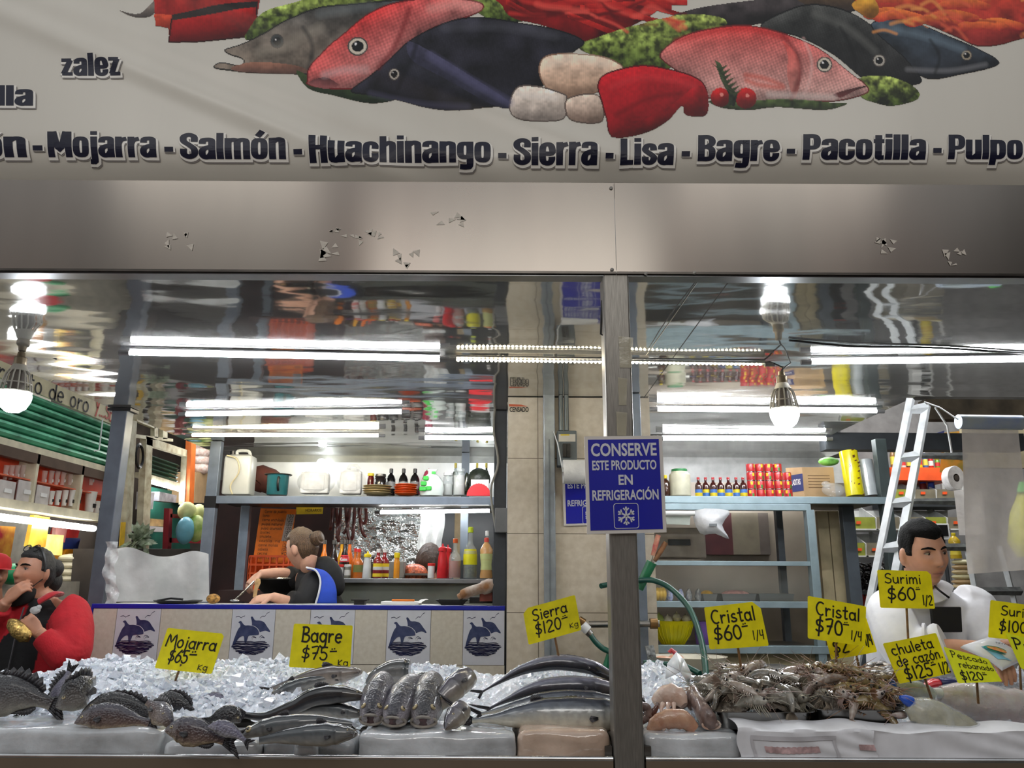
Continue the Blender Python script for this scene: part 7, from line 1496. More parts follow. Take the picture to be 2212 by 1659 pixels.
bottle('white shaker with red lid before the bobbed hair',931,B,1217,15,Y0,'shaker',WHITEP,REDC,name='shaker',cat='shaker')
bottle('red ketchup squeeze bottle in front',955,B,1176,24,Y0,'squeeze',KETCH,KETCH,name='squeeze_bottle',nozzle=True);bottle('red ketchup squeeze bottle half hidden behind another',966,B,1178,20,5.6,'squeeze',KETCH,KETCH,name='squeeze_bottle',nozzle=True)
bottle('half-empty bottle of red salsa with orange cap',982,B,1165,27,Y0,'spirit',GLASSC,pl('orange_cap',(222,96,30)),level=.43,liquid=pl('red_salsa',(180,62,30),.2,coat=.4),name='salsa_bottle')
bottle('tall clear bottle of pickled peppers with lime-yellow cap',1015,B,1140,30,5.48,'spirit',GLASSC,LIME,pl('lime_label',(226,220,30)),(.26,.56),level=.36,liquid=pl('pickled_peppers',(74,78,40),.3,var=.5,vs=60),name='pickle_bottle')
bottle('waisted bottle of oil with pink-red cap by the dark post',1050,B,1163,28,Y0,'oil',pl('pale_oil',(206,158,100),.15,coat=.5),pl('pink_cap',(226,84,70)),pl('pale_green_label',(196,204,140)),(.2,.6),name='oil_bottle');bottle('clear bottle with white cap behind the oil',1051,B,1148,20,5.64,'spirit',GLASSC,WHC,name='clear_bottle')
# sausages, poster, crate and clutter behind
SAUS=M('dried_sausage',(86,34,26),.4,var=.25,vs=30,coat=.3)
for i,(x,y1,bend)in enumerate(((718,1142,-3),(727,1168,3),(736,1160,-5),(747,1166,6),(756,1150,-8),(766,1164,-4),(775,1158,9))):
 o=fin('sausage',MB().tube(catmull([tuple(P(x,1098,6.5+.012*i)),tuple(P(x+bend*.4,(1098+y1)/2,6.49)),tuple(P(x+bend,y1-6,6.49)),tuple(P(x+bend*1.8,y1+2,6.5))],5),.014,9),SAUS);tag(o,'dark dried sausage hanging under the shelf, %s from the poster'%('first','second','third','fourth','fifth','sixth','seventh')[i],'sausage','dried sausages hanging under the cooking shelf')
o=fin('sausage',MB().tube(catmull([tuple(P(778,1098,6.53)),tuple(P(778,1122,6.53)),tuple(P(785,1131,6.53)),tuple(P(791,1122,6.53)),tuple(P(790,1098,6.53))],5),.014,9),SAUS);tag(o,'dried sausage looped like a U beside the straight ones','sausage','dried sausages hanging under the cooking shelf')
T=thing('price_poster','orange hand-written pork price poster hung below the shelf','poster',P(590,1160,6.44));q=quadP([(563,1098),(640,1100),(622,1216),(546,1214)],6.44)
fin('poster_sheet',MB().slab(q,.003),pl('orange_poster_card',(244,128,28),.6),T,smooth=False);f=bil(q,.003);mb=MB()
rows=['Carne de puerco','Lomo','Carne enchilada','Pulpa natural','Pulpa ahumada','Bistec','Chuleta','Costilla fria','Carne molida','Cabeza','Cecina','Chorizo o longaniza']
for i,s_ in enumerate(rows):hand(mb,s_.lower()if i else 'Carne de puerco',f,.1 if i else .14,.92-i*.078,.05,.13,fit=min(.6,.045*len(s_)))
for i,s_ in enumerate(('130','120','120','120','120','130','110','130','100','70')):hand(mb,s_,f,.8-i*.004,.842-i*.078,.055,.17,fit=.16)
fin('handwriting',mb,PEN,T,smooth=False);fin('price_patch',MB().add([f(.76,.90),f(.99,.90),f(.93,.2),f(.70,.2)],[(0,1,2,3)]).mesh and MB().add([bil(q,.0015)(.76,.90),bil(q,.0015)(.99,.90),bil(q,.0015)(.95,.4),bil(q,.0015)(.72,.4)],[(0,1,2,3)]),pl('grey_paper_patch',(196,186,176),.6),T,smooth=False)
q=quadP([(640,1096),(698,1096),(697,1110),(640,1111)],6.42);T=thing('yellow_sign','small yellow sign peeking out under the shelf above the cook','sign',sum(q,Vector())/4);fin('sign_sheet',MB().slab(q,.003),pl('sign_yellow',(236,200,40),.5),T,smooth=False);mb=MB();put_text(mb,'HORARIOS',bil(q,.002),.02,x0=.35,x1=.95,y0=.35,y1=.8);fin('lettering',mb,pl('brown_ink',(110,80,20)),T,smooth=False)
T=thing('plastic_crate','bright orange plastic crate behind the cook','crate',P(580,1272,6.3));OC=pl('orange_crate',(236,92,34),.4);mb=MB();a,b=P(533,1275,6.3),P(628,1202,6.3)
for i in range(7):x=a.x+(b.x-a.x)*i/6;mb.box(x-.006,x+.006,6.3,6.32,a.z,b.z)
for i in range(5):z=a.z+(b.z-a.z)*i/4;mb.box(a.x,b.x,6.295,6.32,z-.008,z+.008)
mb.box(a.x,a.x+.02,6.3,6.6,a.z,b.z);mb.box(b.x-.02,b.x,6.3,6.6,a.z,b.z);mb.box(a.x,b.x,6.58,6.6,a.z,b.z);fin('lattice',mb,OC,T,smooth=False);boxP('side_table','low dark table carrying the orange crate','table',470,1276,700,1300,6.1,.6,M('dark_red_shelving')).name='side_table'
T=up_item('steel_pot','black roasting pot with steel rim beyond the arm of the cook','pot',600,1290,5.3);c=Vector(T.location);fin('bowl',MB().lathe([(.06,0),(.12,.05),(.15,.115),(.152,.12),(.14,.115),(.11,.05)],28,c),BLACK,T);fin('rim',MB().lathe([(.15,.112),(.158,.118),(.15,.124)],28,c,cap=False),RIM,T)
boxP('kitchen_scale','grey scale with a black display behind the yellow sauce','scale',832,1212,872,1249,5.85,.15,pl('scale_grey',(120,118,112)),bevel=.006);T=up_item('food_tray','heap of orange cooked meat on a tray beyond the counter','food',895,1240,6.0);c=Vector(T.location);fin('tray',MB().box(c.x-.12,c.x+.12,c.y-.1,c.y+.1,c.z-.01,c.z+.005),STEELD,T,smooth=False);fin('meat',MB().ball(c+Vector((0,0,.005)),(.1,.08,.07),20,12),M('orange_meat',(196,92,50),.4,var=.4,vs=50,bump=1,bs=60,coat=.3),T)
# things lying on the dolphin counter
zc2=zc_
def onC(px,Yc):p=P(px,1300,Yc);return Vector((p.x,Yc,zc2))
T=thing('frying_pan','flat black pan lying on the counter behind the plastic sheet','pan',onC(385,4.74));c=Vector(T.location);fin('pan_body',MB().lathe([(.1,0),(.13,.012),(.135,.02),(.12,.016),(.09,.006)],28,c),BLACK,T);fin('handle',MB().tube([c+Vector((-.12,.0,.016)),c+Vector((-.02,-.06,.03)),c+Vector((.05,-.06,.025))],.006,8),BLACK,T)
tag(fin('fried_snack',MB().ball(onC(460,4.74)+Vector((0,0,.028)),(.04,.03,.028),14,9),M('fried_crust',(176,130,62),.7,var=.4,vs=60,bump=1,bs=60)),'golden fried piece on the counter beside the pan','food')
T=thing('weighing_scale','small black scale on the counter behind the third dolphin tile','scale',onC(778,4.72));c=Vector(T.location);fin('plate',MB().box(c.x-.045,c.x+.045,c.y-.04,c.y+.04,c.z+.022,c.z+.03),BLACK,T,smooth=False);fin('base',MB().box(c.x-.03,c.x+.03,c.y-.03,c.y+.03,c.z,c.z+.024),BLACK,T,smooth=False)
T=thing('paper_pad','thick white paper pad lying on the counter under a pencil','paper',onC(872,4.74));c=Vector(T.location);fin('sheets',MB().box(c.x-.12,c.x+.1,c.y-.08,c.y+.06,c.z,c.z+.02),WHITEPAPER,T,smooth=False,bevel=.004);fin('curled_corner',MB().tube([c+Vector((.09,-.08,.012)),c+Vector((.12,-.06,.03)),c+Vector((.14,-.05,.032))],[(.002,.03),(.002,.03),(.002,.024)],8),WHITEPAPER,T)
tag(fin('pencil',MB().tube([c+Vector((-.06,-.06,.026)),c+Vector((.07,-.065,.026))],.006,6),pl('orange_pencil',(236,130,40))),'orange pencil lying on the white paper pad','pencil')
T=thing('serving_tray','empty black serving tray on the counter near the dark post','tray',onC(978,4.74));c=Vector(T.location);fin('tray',MB().rings([[c+Vector((sx*hx,sy*hy,z))for sx,sy in((1,1),(-1,1),(-1,-1),(1,-1))]for hx,hy,z in((.06,.06,0),(.09,.08,.03),(.095,.085,.03),(.06,.06,.006))]),BLACK,T,smooth=False)
boxP('folder','reddish-brown folder lying under the crumpled cloth','folder',1036,1276,1064,1299,4.72,.1,pl('brick_red_folder',(150,70,58)),bevel=.003);boxP('black_box','low black box under the cloth at the dark post','box',1014,1290,1066,1303,4.84,.06,BLACK)
tag(fin('dish_cloth',MB().tube(catmull([tuple(P(992,1290,4.68)),tuple(P(1010,1280,4.67)),tuple(P(1035,1272,4.68)),tuple(P(1056,1266,4.7)),tuple(P(1064,1258,4.72))],5),[(.02,.03)]*3+[(.03,.05)]*9+[(.04,.05)]*6+[(.02,.03)]*3,14),M('stained_cloth',(206,200,194),.9,var=.15,vs=12,bump=.8,bs=18,col2=(140,100,66))),'crumpled stained white cloth on the counter end','cloth')
T=thing('plastic_screen','milky plastic sheet stretched above the counter at the corner post','plastic sheet',P(345,1240,4.62));
fin('sheet',MB().grid(lambda u,v:P(238+214*u,1300-(112+8*sin(u*9)-12*u)*v,4.66+.25*u)+Vector((0,.02*sin(u*12)*v,0)),30,14),film('milky_sheet',(222,224,222),.62,.16,.7,9,.85),T);fin('torn_edge',MB().grid(lambda u,v:P(226+26*u+4*sin(v*9),1305-135*v,4.63)+Vector((0,.012*sin(v*22+u*4),0)),6,22),film('clear_torn_film',(230,232,232),.4,.08,1.0,24),T)
# ---------- stall past the front post: frame, shelves and goods
YR=5.0
T=thing('steel_rack','galvanised shelf frame with red cans on top and glass shelves below','shelf',(P(1650,1080,YR).x,YR,0));BG=M('bluish_galvanised',(158,178,186),.4,.5,var=.08,vs=12)
xr0,xr1=P(1393,1080,YR).x,P(1917,1080,YR).x
def rail(x0,x1,y0,y1,Y,d,m=BG,nm='rail'):fin(nm,MB().box(x0,x1,Y,Y+d,P(1600,y1,Y).z,P(1600,y0,Y).z),m,T,smooth=False,bevel=.002)
rail(xr0,xr1,1072,1087,YR,.05);x4=P(1755,1180,YR).x;rail(xr0,x4,1088,1102,YR-.03,.05);rail(xr0,x4,1212,1222,YR-.02,.04);rail(xr0,x4,1299,1313,YR-.02,.05);rail(xr0,P(1800,1400,YR).x,1395,1412,YR-.036,.06)
zt2=P(1600,1073,YR).z;fin('shelf_board',MB().box(xr0,xr1,YR+.05,5.62,zt2-.03,zt2-.003),STEELD,T,smooth=False)
for yy,dp in((1213,.5),(1300,.5),(1396,.5)):z=P(1600,yy,YR).z;fin('shelf_board',MB().box(xr0,x4,YR+.03,YR+dp,z-.012,z-.002),STEELD,T,smooth=False)
zl=P(1600,1412,YR).z
fin('upright',MB().box(x4-.03,x4+.02,YR-.03,YR+.03,0,P(1750,1102,YR).z),BG,T,smooth=False,bevel=.002);xu=P(1848,1250,5.3).x
fin('upright',MB().box(xu-.045,xu+.035,5.3,5.36,0,zt2-.03),GALVD,T,smooth=False,bevel=.002);xv=P(1690,1200,5.45).x;fin('upright',MB().box(xv-.022,xv+.022,5.45,5.5,0,zt2-.03),GALVD,T,smooth=False,bevel=.002)
x6=P(1915,1020,YR).x;fin('upright',MB().box(x6-.04,x6+.03,YR+.02,YR+.08,0,ZC-.1),M('dark_green_grey_post',(70,80,80),.45,.3),T,smooth=False,bevel=.002)
fin('base_cabinet',MB().box(xr0,P(1860,1420,YR).x,YR+.03,5.6,0,zl-.002),M('beige_cabinet',(176,166,134),.5),T,smooth=False)
struct(fin('wall_5',MB().box(xr0-.2,P(1830,1100,5.9).x,5.9,5.95,0,zt2+.2),M('greige_back_panel',(150,140,126),.45,var=.2,vs=2.2,col2=(118,108,96)),smooth=False));struct(fin('wall_6',MB().box(xr0-.2,2.75,6.5,6.54,1.6,ZC),M('pale_grey_panel',(186,188,186),.35),smooth=False))
for x0,x1,m in((1520,1582,pl('maroon_sheet',(74,36,38),.5)),(1582,1640,pl('olive_grey_sheet',(112,104,88),.5)),(1640,1662,pl('dark_taupe_sheet',(88,80,74),.5))):boxP('leaning_board',{1520:'maroon board leaning on the back panel behind the white bag',1582:'olive-grey board leaning on the back panel',1640:'narrow dark board leaning on the back panel'}[x0],'board',x0,1108,x1,1198,5.86,.03,m)
for i,(x0,x1)in enumerate(((1764,1774),(1780,1804),(1806,1828))):boxP('cream_plank','%s cream plank standing upright between the frame posts'%('thin first','middle','widest last')[i],'plank',x0,1104,x1,1470,5.42,.03,pl('cream_plank_paint',(184,170,136),.6))
T=thing('label_printer','grey appliance with a dark panel behind the front post','appliance',P(1480,1195,5.3));boxP('x','','',1396,1140,1525,1205,5.35,.3,pl('warm_grey_case',(166,156,142)),T=T,bevel=.01).name='casing';boxP('x','','',1444,1165,1492,1178,5.335,.02,pl('dark_panel',(62,64,66)),T=T,bevel=.004).name='control_panel'
# goods on the top shelf
BR=1073;YT=5.14
bottle('milky jug with green lid next to the sauce bottles',1470,BR,1013,46,YT,'jar',pl('cream_jug',(216,214,190),.35),pl('green_lid',(30,120,62)),name='plastic_jug',cat='jug',capr=.62);bottle('brown bottle with yellow cap peeping out beside the notice',1439,BR,1026,18,YT,'dark',pl('brown_glass',(58,28,16),.15,coat=.5),YELC,name='brown_bottle')
HS=('first','second','third','fourth','fifth','sixth','last')
for i,x in enumerate((1510,1526,1542,1558,1575,1592,1607)):bottle('%s small hot sauce bottle in the row from jug to cans'%HS[i],x,BR,1031,15.5,YT+.02*(i%2),'sauce',pl('dark_hot_sauce',(62,22,18),.15,coat=.5),pl('red_foil_cap',(186,50,56),.3),[LABB,LABY][::1 if i%2 else-1],(.02,.36),group='small hot sauce bottles on the top shelf')
CANR=M('red_can_print',(176,26,36),.3,.1,var=.35,vs=26,col2=(206,60,60),coat=.3);rc=9.3*mpp(YT,2.0);hc=19.6*mpp(YT,2.0);proto=None
for r_ in range(4):
 for k in range(5):
  if k==4 and r_==3:continue
  c=P(1625+19.6*k,BR,YT+(.05 if k==4 else 0))+Vector((0,0,r_*hc*.95-.010))
  lab='%s red can, %s in its column beside the cardboard box'%(('first-column','second-column','third-column','fourth-column','set-back fifth-column')[k],('lowest','second lowest','third from below','topmost')[r_])
  if proto is None:
   proto=thing('food_can',lab,'can',c,group='stacked red food cans');fin('can_body',MB().lathe([(rc*.97,.004),(rc,.008),(rc,hc*.88),(rc*.97,hc*.92)],18,(0,0,0)),CANR,proto,local=True);fin('rim',MB().lathe([(rc*.96,0),(rc*.98,.004),(rc*.96,.007)],18,(0,0,0)).lathe([(rc*.95,hc*.9),(rc*.99,hc*.93),(rc*.93,hc*.935),(.002,hc*.92)],18,(0,0,0)),RIM,proto,local=True)
   for a0,m in((-1.9,LABY),(-1.2,pl('leaf_green_label',(60,130,50)))):fin('label_patch',MB().rings([[Vector((cos(a0+q*.12)*rc*1.01,sin(a0+q*.12)*rc*1.01,z))for q in range(5)]for z in((hc*.5,hc*.85)if m is LABY else(hc*.12,hc*.5))],cap=False,closed=False),m,proto,local=True)
  else:o=dup(proto,c,None,lab)
  (proto if(r_,k)==(0,0)else o).rotation_euler=(0,0,(r_*5+k*3)%4*.5-.6)
T=thing('cardboard_box','cardboard cracker box with a navy side label behind the cans','box',P(1755,1073,5.3));a,b,d=P(1738,BR,5.2),P(1806,BR,5.22),P(1702,BR,5.36);hb=(BR-1009)*mpp(5.2,2.05);up=Vector((0,0,hb))
fin('carton',MB().add([a,b,b+Vector((-.02,.3,0)),d,a+up,b+up,b+Vector((-.02,.3,0))+up,d+up],[(0,1,5,4),(1,2,6,5),(2,3,7,6),(3,0,4,7),(4,5,6,7),(3,2,1,0)]),CARD,T,smooth=False)
q=[d.lerp(a,.02)+up*.72,a+up*.78,a+up*.2,d.lerp(a,.02)+up*.14];f=bil(q,.002);fin('navy_label',MB().add([f(0,1),f(1,1),f(1,0),f(0,0)],[(0,1,2,3)]),pl('navy_label',(26,36,96),.5),T,smooth=False);mb=MB();put_text(mb,'SALADITAS',bil(q,.004),.02,x0=.14,x1=.86,y0=.38,y1=.72);fin('lettering',mb,WHITEPAPER,T,smooth=False)
q=[a.lerp(b,.15)+up*.8,a.lerp(b,.85)+up*.8,a.lerp(b,.85)+up*.3,a.lerp(b,.15)+up*.3];f=bil(q,.002);mb=MB()
for k in range(5):mb.add([f(0,k/5),f(1,k/5),f(1,k/5+.05),f(0,k/5+.05)],[(0,1,2,3)])
fin('printed_table',mb,pl('brown_box_print',(116,90,62),.7),T,smooth=False)
tag(fin('clear_bag',MB().ball(P(1800,1058,5.12),(.075,.05,.045),18,11).ball(P(1784,1046,5.12),(.03,.02,.02),8,6),film('carrier_film'),None),'crumpled clear bag lying before the cracker box','bag');tag(fin('vegetable_bag',MB().ball(P(1790,997,5.36),(.07,.05,.03),16,9),pl('pea_green_bag',(120,190,90),.4,var=.3,vs=20)),'small green-filled bag lying on top of the cracker box','bag')
YROL=pl('yellow_film',(226,212,10),.22,coat=.5);T=up_item('film_roll','tall roll of yellow printed film leaning at the shelf end','roll',1848,BR,5.1);c=Vector(T.location);t_=P(1832,976,5.14);fin('roll',MB().tube([c+Vector((0,0,.001)),t_],19*mpp(5.1,2.1),22),YROL,T);mb=MB();rnd=random.Random(3)
for k in range(16):u=rnd.random();p=c.lerp(t_,u)+Vector((rnd.uniform(-.035,.035),-.0,0));rr=19.6*mpp(5.1,2.1);dx=p.x-c.lerp(t_,u).x;p.y=c.lerp(t_,u).y-sqrt(rr*rr-dx*dx);mb.add([p,p+Vector((.016,.002,.004)),p+Vector((.016,.002,.012)),p+Vector((0,0,.008))],[(0,1,2,3)])
fin('dark_print',mb,pl('dark_olive_print',(96,60,10)),T,smooth=False)
T=up_item('film_roll','roll of clear plastic bags standing by the yellow roll','roll',1882,BR,5.12);c=Vector(T.location);t_=P(1866,996,5.16);fin('roll',MB().tube([c,t_],18*mpp(5.1,2.1),22),M('silvery_film',(186,192,194),.18,.3,var=.1,vs=8,bump=.2,bs=14),T);fin('core',MB().tube([t_+Vector((0,0,-.01)),t_+Vector((0,.0,.003))],.02,12),CARD,T)
# things on the glass shelves
q=P(1447,1107,4.96);tag(fin('bag_roll',MB().tube([P(1397,1109,4.92),P(1500,1109,4.92)],.016,14),WHITEP),'white roll of bags fixed under the top rail','roll')
T=thing('shop_bag','white plastic bag hanging crookedly from the top rail','bag',P(1540,1130,4.93));pts=[(1500,1103),(1575,1103),(1560,1134),(1575,1164),(1545,1153),(1512,1152)];mb=MB();o=len(mb.v);cen=P(1538,1128,4.915);ww=[P(x,y,4.94)for x,y in catmull(pts,3,True)];mb.v+=[cen]+ww;n=len(ww);mb.f+=[(0,1+i,1+(i+1)%n)for i in range(n)];mb.m+=[0]*n
o=fin('bag',mb,film('white_bag_film',(226,228,232),.8,.25,.6,20,.95),T);s_=o.modifiers.new('t','SOLIDIFY');s_.thickness=.004;fin('printed_mark',MB().slab(quadP([(1532,1131),(1549,1131),(1549,1137),(1532,1137)],4.915),.001),pl('grey_mark',(120,124,128)),T,smooth=False)
tag(fin('bag_stack',MB().slab(quadP([(1438,1112),(1492,1112),(1490,1134),(1440,1132)],4.95),.01),M('thin_white_bag'),smooth=False),'stack of thin white bags hanging beside the notice','bag')
T=thing('shelf_glazing','clear smeared glass front of the shelves past the post','glass front',(xr0,YR,P(1600,1300,YR).z));fin('glass_pane',MB().box(xr0+.01,x4-.03,YR+.03,YR+.036,P(1600,1298,YR).z,P(1600,1222,YR).z),M('clear_pane',(200,206,200),.06,alpha=.05,spec=.6),T,smooth=False)
BAN=pl('ripe_banana',(226,184,70),.45,var=.1)
for i,x in enumerate((1414,1420,1426,1431)):tag(fin('banana',MB().tube(catmull([tuple(P(x+1,1270,5.1)),tuple(P(x-3+i*2,1284,5.08)),tuple(P(x+i,1298,5.1))],5),[.006,.012,.016,.018,.018,.018,.017,.015,.013,.01,.006],9),BAN),'%s banana of the bunch on the middle shelf'%('first','second','third','last')[i],'banana','bananas on the middle shelf')
for i,(x,m)in enumerate(((1447,pl('blue_white_pack',(120,140,206),.25,var=.4,vs=60,col2=(226,228,236))),(1470,M('blue_white_pack')),(1488,pl('silver_pack',(196,198,200),.2,metal=.6,var=.3,vs=60)),(1508,M('silver_pack')))):tag(fin('snack_pack',MB().tube([P(x,1299,5.1),P(x,1290,5.1),P(x,1278,5.1),P(x,1272,5.1)],[(.012,.03),(.022,.032),(.016,.03),(.003,.03)],12),m),'%s shiny packet standing beside the bananas'%('blue-and-white','second blue-and-white','silver','last silver')[i],'packet')
for i,(x0,x1,f_)in enumerate(((1519,1550,'corn'),(1560,1634,'pink'),(1640,1716,''))):
 T=thing('steel_insert',('small steel tub holding yellow food','steel tub heaped with pinkish food','empty steel tub at the frame post')[i]+' on the middle shelf','tub',P((x0+x1)/2,1299,5.1));a,b=P(x0,1299,5.1),P(x1,1283,5.1);fin('tub',MB().rings([[Vector((x,y,z))for x,y in((a.x+k,5.1+k),(b.x-k,5.1+k),(b.x-k,5.3-k),(a.x+k,5.3-k))]for k,z in((.01,a.z),(0,b.z),(-.005,b.z),(.012,b.z-.004))]),STEEL,T,smooth=False)
 if f_:fin('filling',MB().ball(((a.x+b.x)/2,5.19,b.z-.006),((b.x-a.x)*.42,.07,.028),16,9),pl(f_+'_food',(226,176,60)if f_=='corn' else(214,160,150),.4,var=.2,vs=30),T)
T=up_item('colander','yellow plastic colander full of onions on the low shelf','colander',1454,1394,5.12);c=Vector(T.location);k=mpp(5.12,1.05);mb=MB();mb.lathe([(18*k,0),(22*k,.004),(36*k,22*k),(44*k,45*k),(46*k,50*k),(47*k,52*k),(43*k,50*k),(30*k,18*k),(.002,.008)],30,c)
for j in range(30):a=2*pi*j/30;mb.tube([c+Vector((cos(a)*r_*k,sin(a)*r_*k,h*k))for r_,h in((24,3),(37,22),(44.6,44))],.0025,4)
fin('bowl',mb,pl('yellow_colander',(224,210,16),.35),T)
for i,(x,y,r_,m)in enumerate(((1424,1338,.032,'pale_green_onion'),(1462,1334,.028,'white_onion'),(1482,1338,.028,'white_onion'),(1443,1340,.03,'white_onion'),(1500,1340,.022,'white_onion'))):tag(fin('onion',MB().lathe([(.002,-r_),(r_*.7,-r_*.7),(r_,0),(r_*.7,r_*.7),(r_*.2,r_),(r_*.1,r_*1.3)],14,P(x,y,5.12)),pl(m,(176,196,110)if 'green' in m else(226,222,200),.4)),('pale green onion at the post side of the colander','onion in the middle of the yellow colander','onion beyond the middle of the colander','onion low between the others in the colander','small onion at the rim of the colander nearest the card')[i],'onion')
bottle('purple bucket half hidden by the 60 cristal card',1520,1394,1344,38,5.2,'tub',pl('lilac_plastic',(138,104,190),.4),None,name='bucket',cat='bucket')
T=thing('wash_basin','long cream basin with cut fish behind the shrimp','basin',P(1500,1450,3.9));a,b=P(1412,1452,3.9),P(1580,1424,3.9);fin('basin',MB().rings([[Vector(((a.x+b.x)/2+cos(t)*(b.x-a.x)/2*s_,4.0+sin(t)*.14*s_,z))for t in[2*pi*q/28 for q in range(28)]]for s_,z in((.8,a.z-.02),(1,b.z),(1.04,b.z+.004),(.96,b.z-.004),(.75,a.z))]),pl('cream_basin',(214,208,190),.4),T);fin('fish_pieces',MB().ball(P(1432,1428,3.97),(.05,.04,.025),12,8).ball(P(1460,1424,4.0),(.04,.04,.025),12,8),pl('peach_fish',(226,176,146),.35,var=.2,vs=30),T);boxP('work_table','steel work table behind the display case carrying the basin','table',1395,1456,1760,1490,3.75,.45,STEELD)
# hose, tap, steels at the post
HOSE=pl('dark_green_hose',(14,74,62),.35,var=.15)
T=thing('garden_hose','dark green hose arching from the post down to the shrimp trays','hose',P(1460,1300,3.7));fin('hose',MB().tube(catmull([tuple(P(*p))for p in((1380,1254,4.0),(1412,1254,3.95),(1450,1272,3.9),(1490,1316,3.8),(1514,1380,3.7),(1524,1445,3.6),(1524,1480,3.55))],6),.0135,10),HOSE,T)
tag(fin('garden_hose',MB().tube([P(1298,1266,4.1),P(1325,1260,4.15),P(1366,1254,4.187)],.0135,10),HOSE),'short open end of green hose sticking out on the pillar side of the post','hose');tag(fin('garden_hose',MB().tube([P(1390,1432,3.8),P(1430,1434,3.8),P(1480,1438,3.78),P(1512,1455,3.7)],.0125,10),HOSE),'green hose lying low behind the white ice scoop','hose')
T=thing('water_tap','brass tap with white connector and green hose on a steel pipe','tap',P(1280,1350,4.15));fin('pipe',MB().tube([P(1272,1349,4.2),P(1425,1347,4.15)],.017,12),STEEL,T);BRS=M('old_brass',(130,100,62),.4,.8);fin('valve',MB().tube([P(1250,1338,4.12),P(1262,1346,4.12)],.02,10).tube([P(1404,1347,4.14),P(1420,1347,4.14)],.026,12),BRS,T);fin('connector',MB().tube([P(1258,1350,4.1),P(1270,1362,4.1)],.024,12),WHITEP,T);fin('clamp',MB().tube([P(1270,1365,4.1),P(1276,1371,4.1)],.018,10),STEEL,T);fin('hose',MB().tube(catmull([tuple(P(*p))for p in((1272,1366,4.1),(1286,1386,4.09),(1304,1402,4.08),(1325,1410,4.06))],5),.014,10),HOSE,T)
tag(fin('green_strap',MB().tube([P(1316,1400,4.29),P(1308,1446,4.29)],(.004,.02),8,up=(0,1,0)),pl('green_plastic',(36,120,84))),'flat green strap hanging behind the post beside the mackerel','strap')
T=thing('knife_holder','green tube tied to the post holding two old-handled knives','knife holder',P(1395,1250,4.0));fin('tube',MB().tube([P(1380,1272,4.02),P(1408,1214,4.0)],[.022,.026],12),pl('green_tube',(30,108,70)),T)
for lab,a,b,m,e in(('knife with red and bare wood handle in the green tube',(1410,1200),(1422,1156),'red_worn_handle',(1405,1222)),('knife with brown wooden handle in the green tube',(1414,1212),(1438,1172),'brown_handle',(1404,1224))):T=thing('knife',lab,'knife',P(*a,3.98));fin('handle',MB().tube([P(*a,3.98),P(a[0]*.5+b[0]*.5,a[1]*.5+b[1]*.5,3.98),P(*b,3.98)],[(.01,.012),(.013,.017),(.012,.016)],12),pl(m,(176,60,64)if 'red' in m else(134,92,58),.6,var=.3,vs=30,col2=(206,160,130)if 'red' in m else None),T);fin('blade',MB().tube([P(*a,3.98),P(*e,3.99)],(.002,.008),6),STEEL,T)
cable('black cable hanging down beside the yellow colander',[P(1401,1232,4.4),P(1410,1262,4.4),P(1408,1340,4.4),P(1409,1396,4.4)],.012)
tag(fin('steel_bracket',MB().slab(quadP([(1394,1396),(1412,1394),(1420,1430),(1402,1432)],3.9),.02).slab(quadP([(1397,1432),(1421,1432),(1419,1456),(1400,1456)],3.88),.03),M('worn_chrome',(176,178,178),.3,.8,var=.4,vs=60),smooth=False),'worn steel bracket at the foot of the blue-grey post','bracket')
# ---------- step ladder
T=thing('step_ladder','tall worn white-grey step ladder behind the vendor','ladder',P(1940,1300,3.95));T.location.z=0;LAD=M('worn_ladder_paint',(200,204,206),.45,.2,var=.12,vs=16)
LF=lambda y:(1968+(1883-1968)*(y-858)/420,2002+(1925-2002)*(y-872)/420)
def lp(s,y,Y=3.9):return P(LF(y)[s],y,Y)
for s in(0,1):
 a,b=lp(s,862+14*s),lp(s,1560);d=b-a;b=a+d*((a.z-.01)/(a.z-b.z))if b.z<a.z else b
 fin('rail',MB().tube([a,b],(.022,.016+.012*s),4,up=(0,-1,0)),LAD,T,smooth=False)
for i,y in enumerate((884,988,1086,1183,1290)):fin('step',MB().tube([lp(0,y+2),lp(1,y-2)],(.018,.03),4,up=(0,-1,0)),LAD,T,smooth=False)
for y,x1 in((985,2086),(1083,2090),(1182,2105),(1277,2205)):fin('rear_brace',MB().tube([P(LF(y)[1]+6,y,4.3),P(x1,y,4.3)],(.014,.022),4,up=(0,-1,0)),pl('dark_ladder_step',(96,98,96),.5,var=.3,vs=30),T,smooth=False)
for x0,x1 in((2090,2130),(2160,2222)):fin('rear_leg',MB().tube([P(x0,1180,4.32),P(x1,1420,4.32)],(.02,.012),4,up=(0,-1,0)),LAD,T,smooth=False)
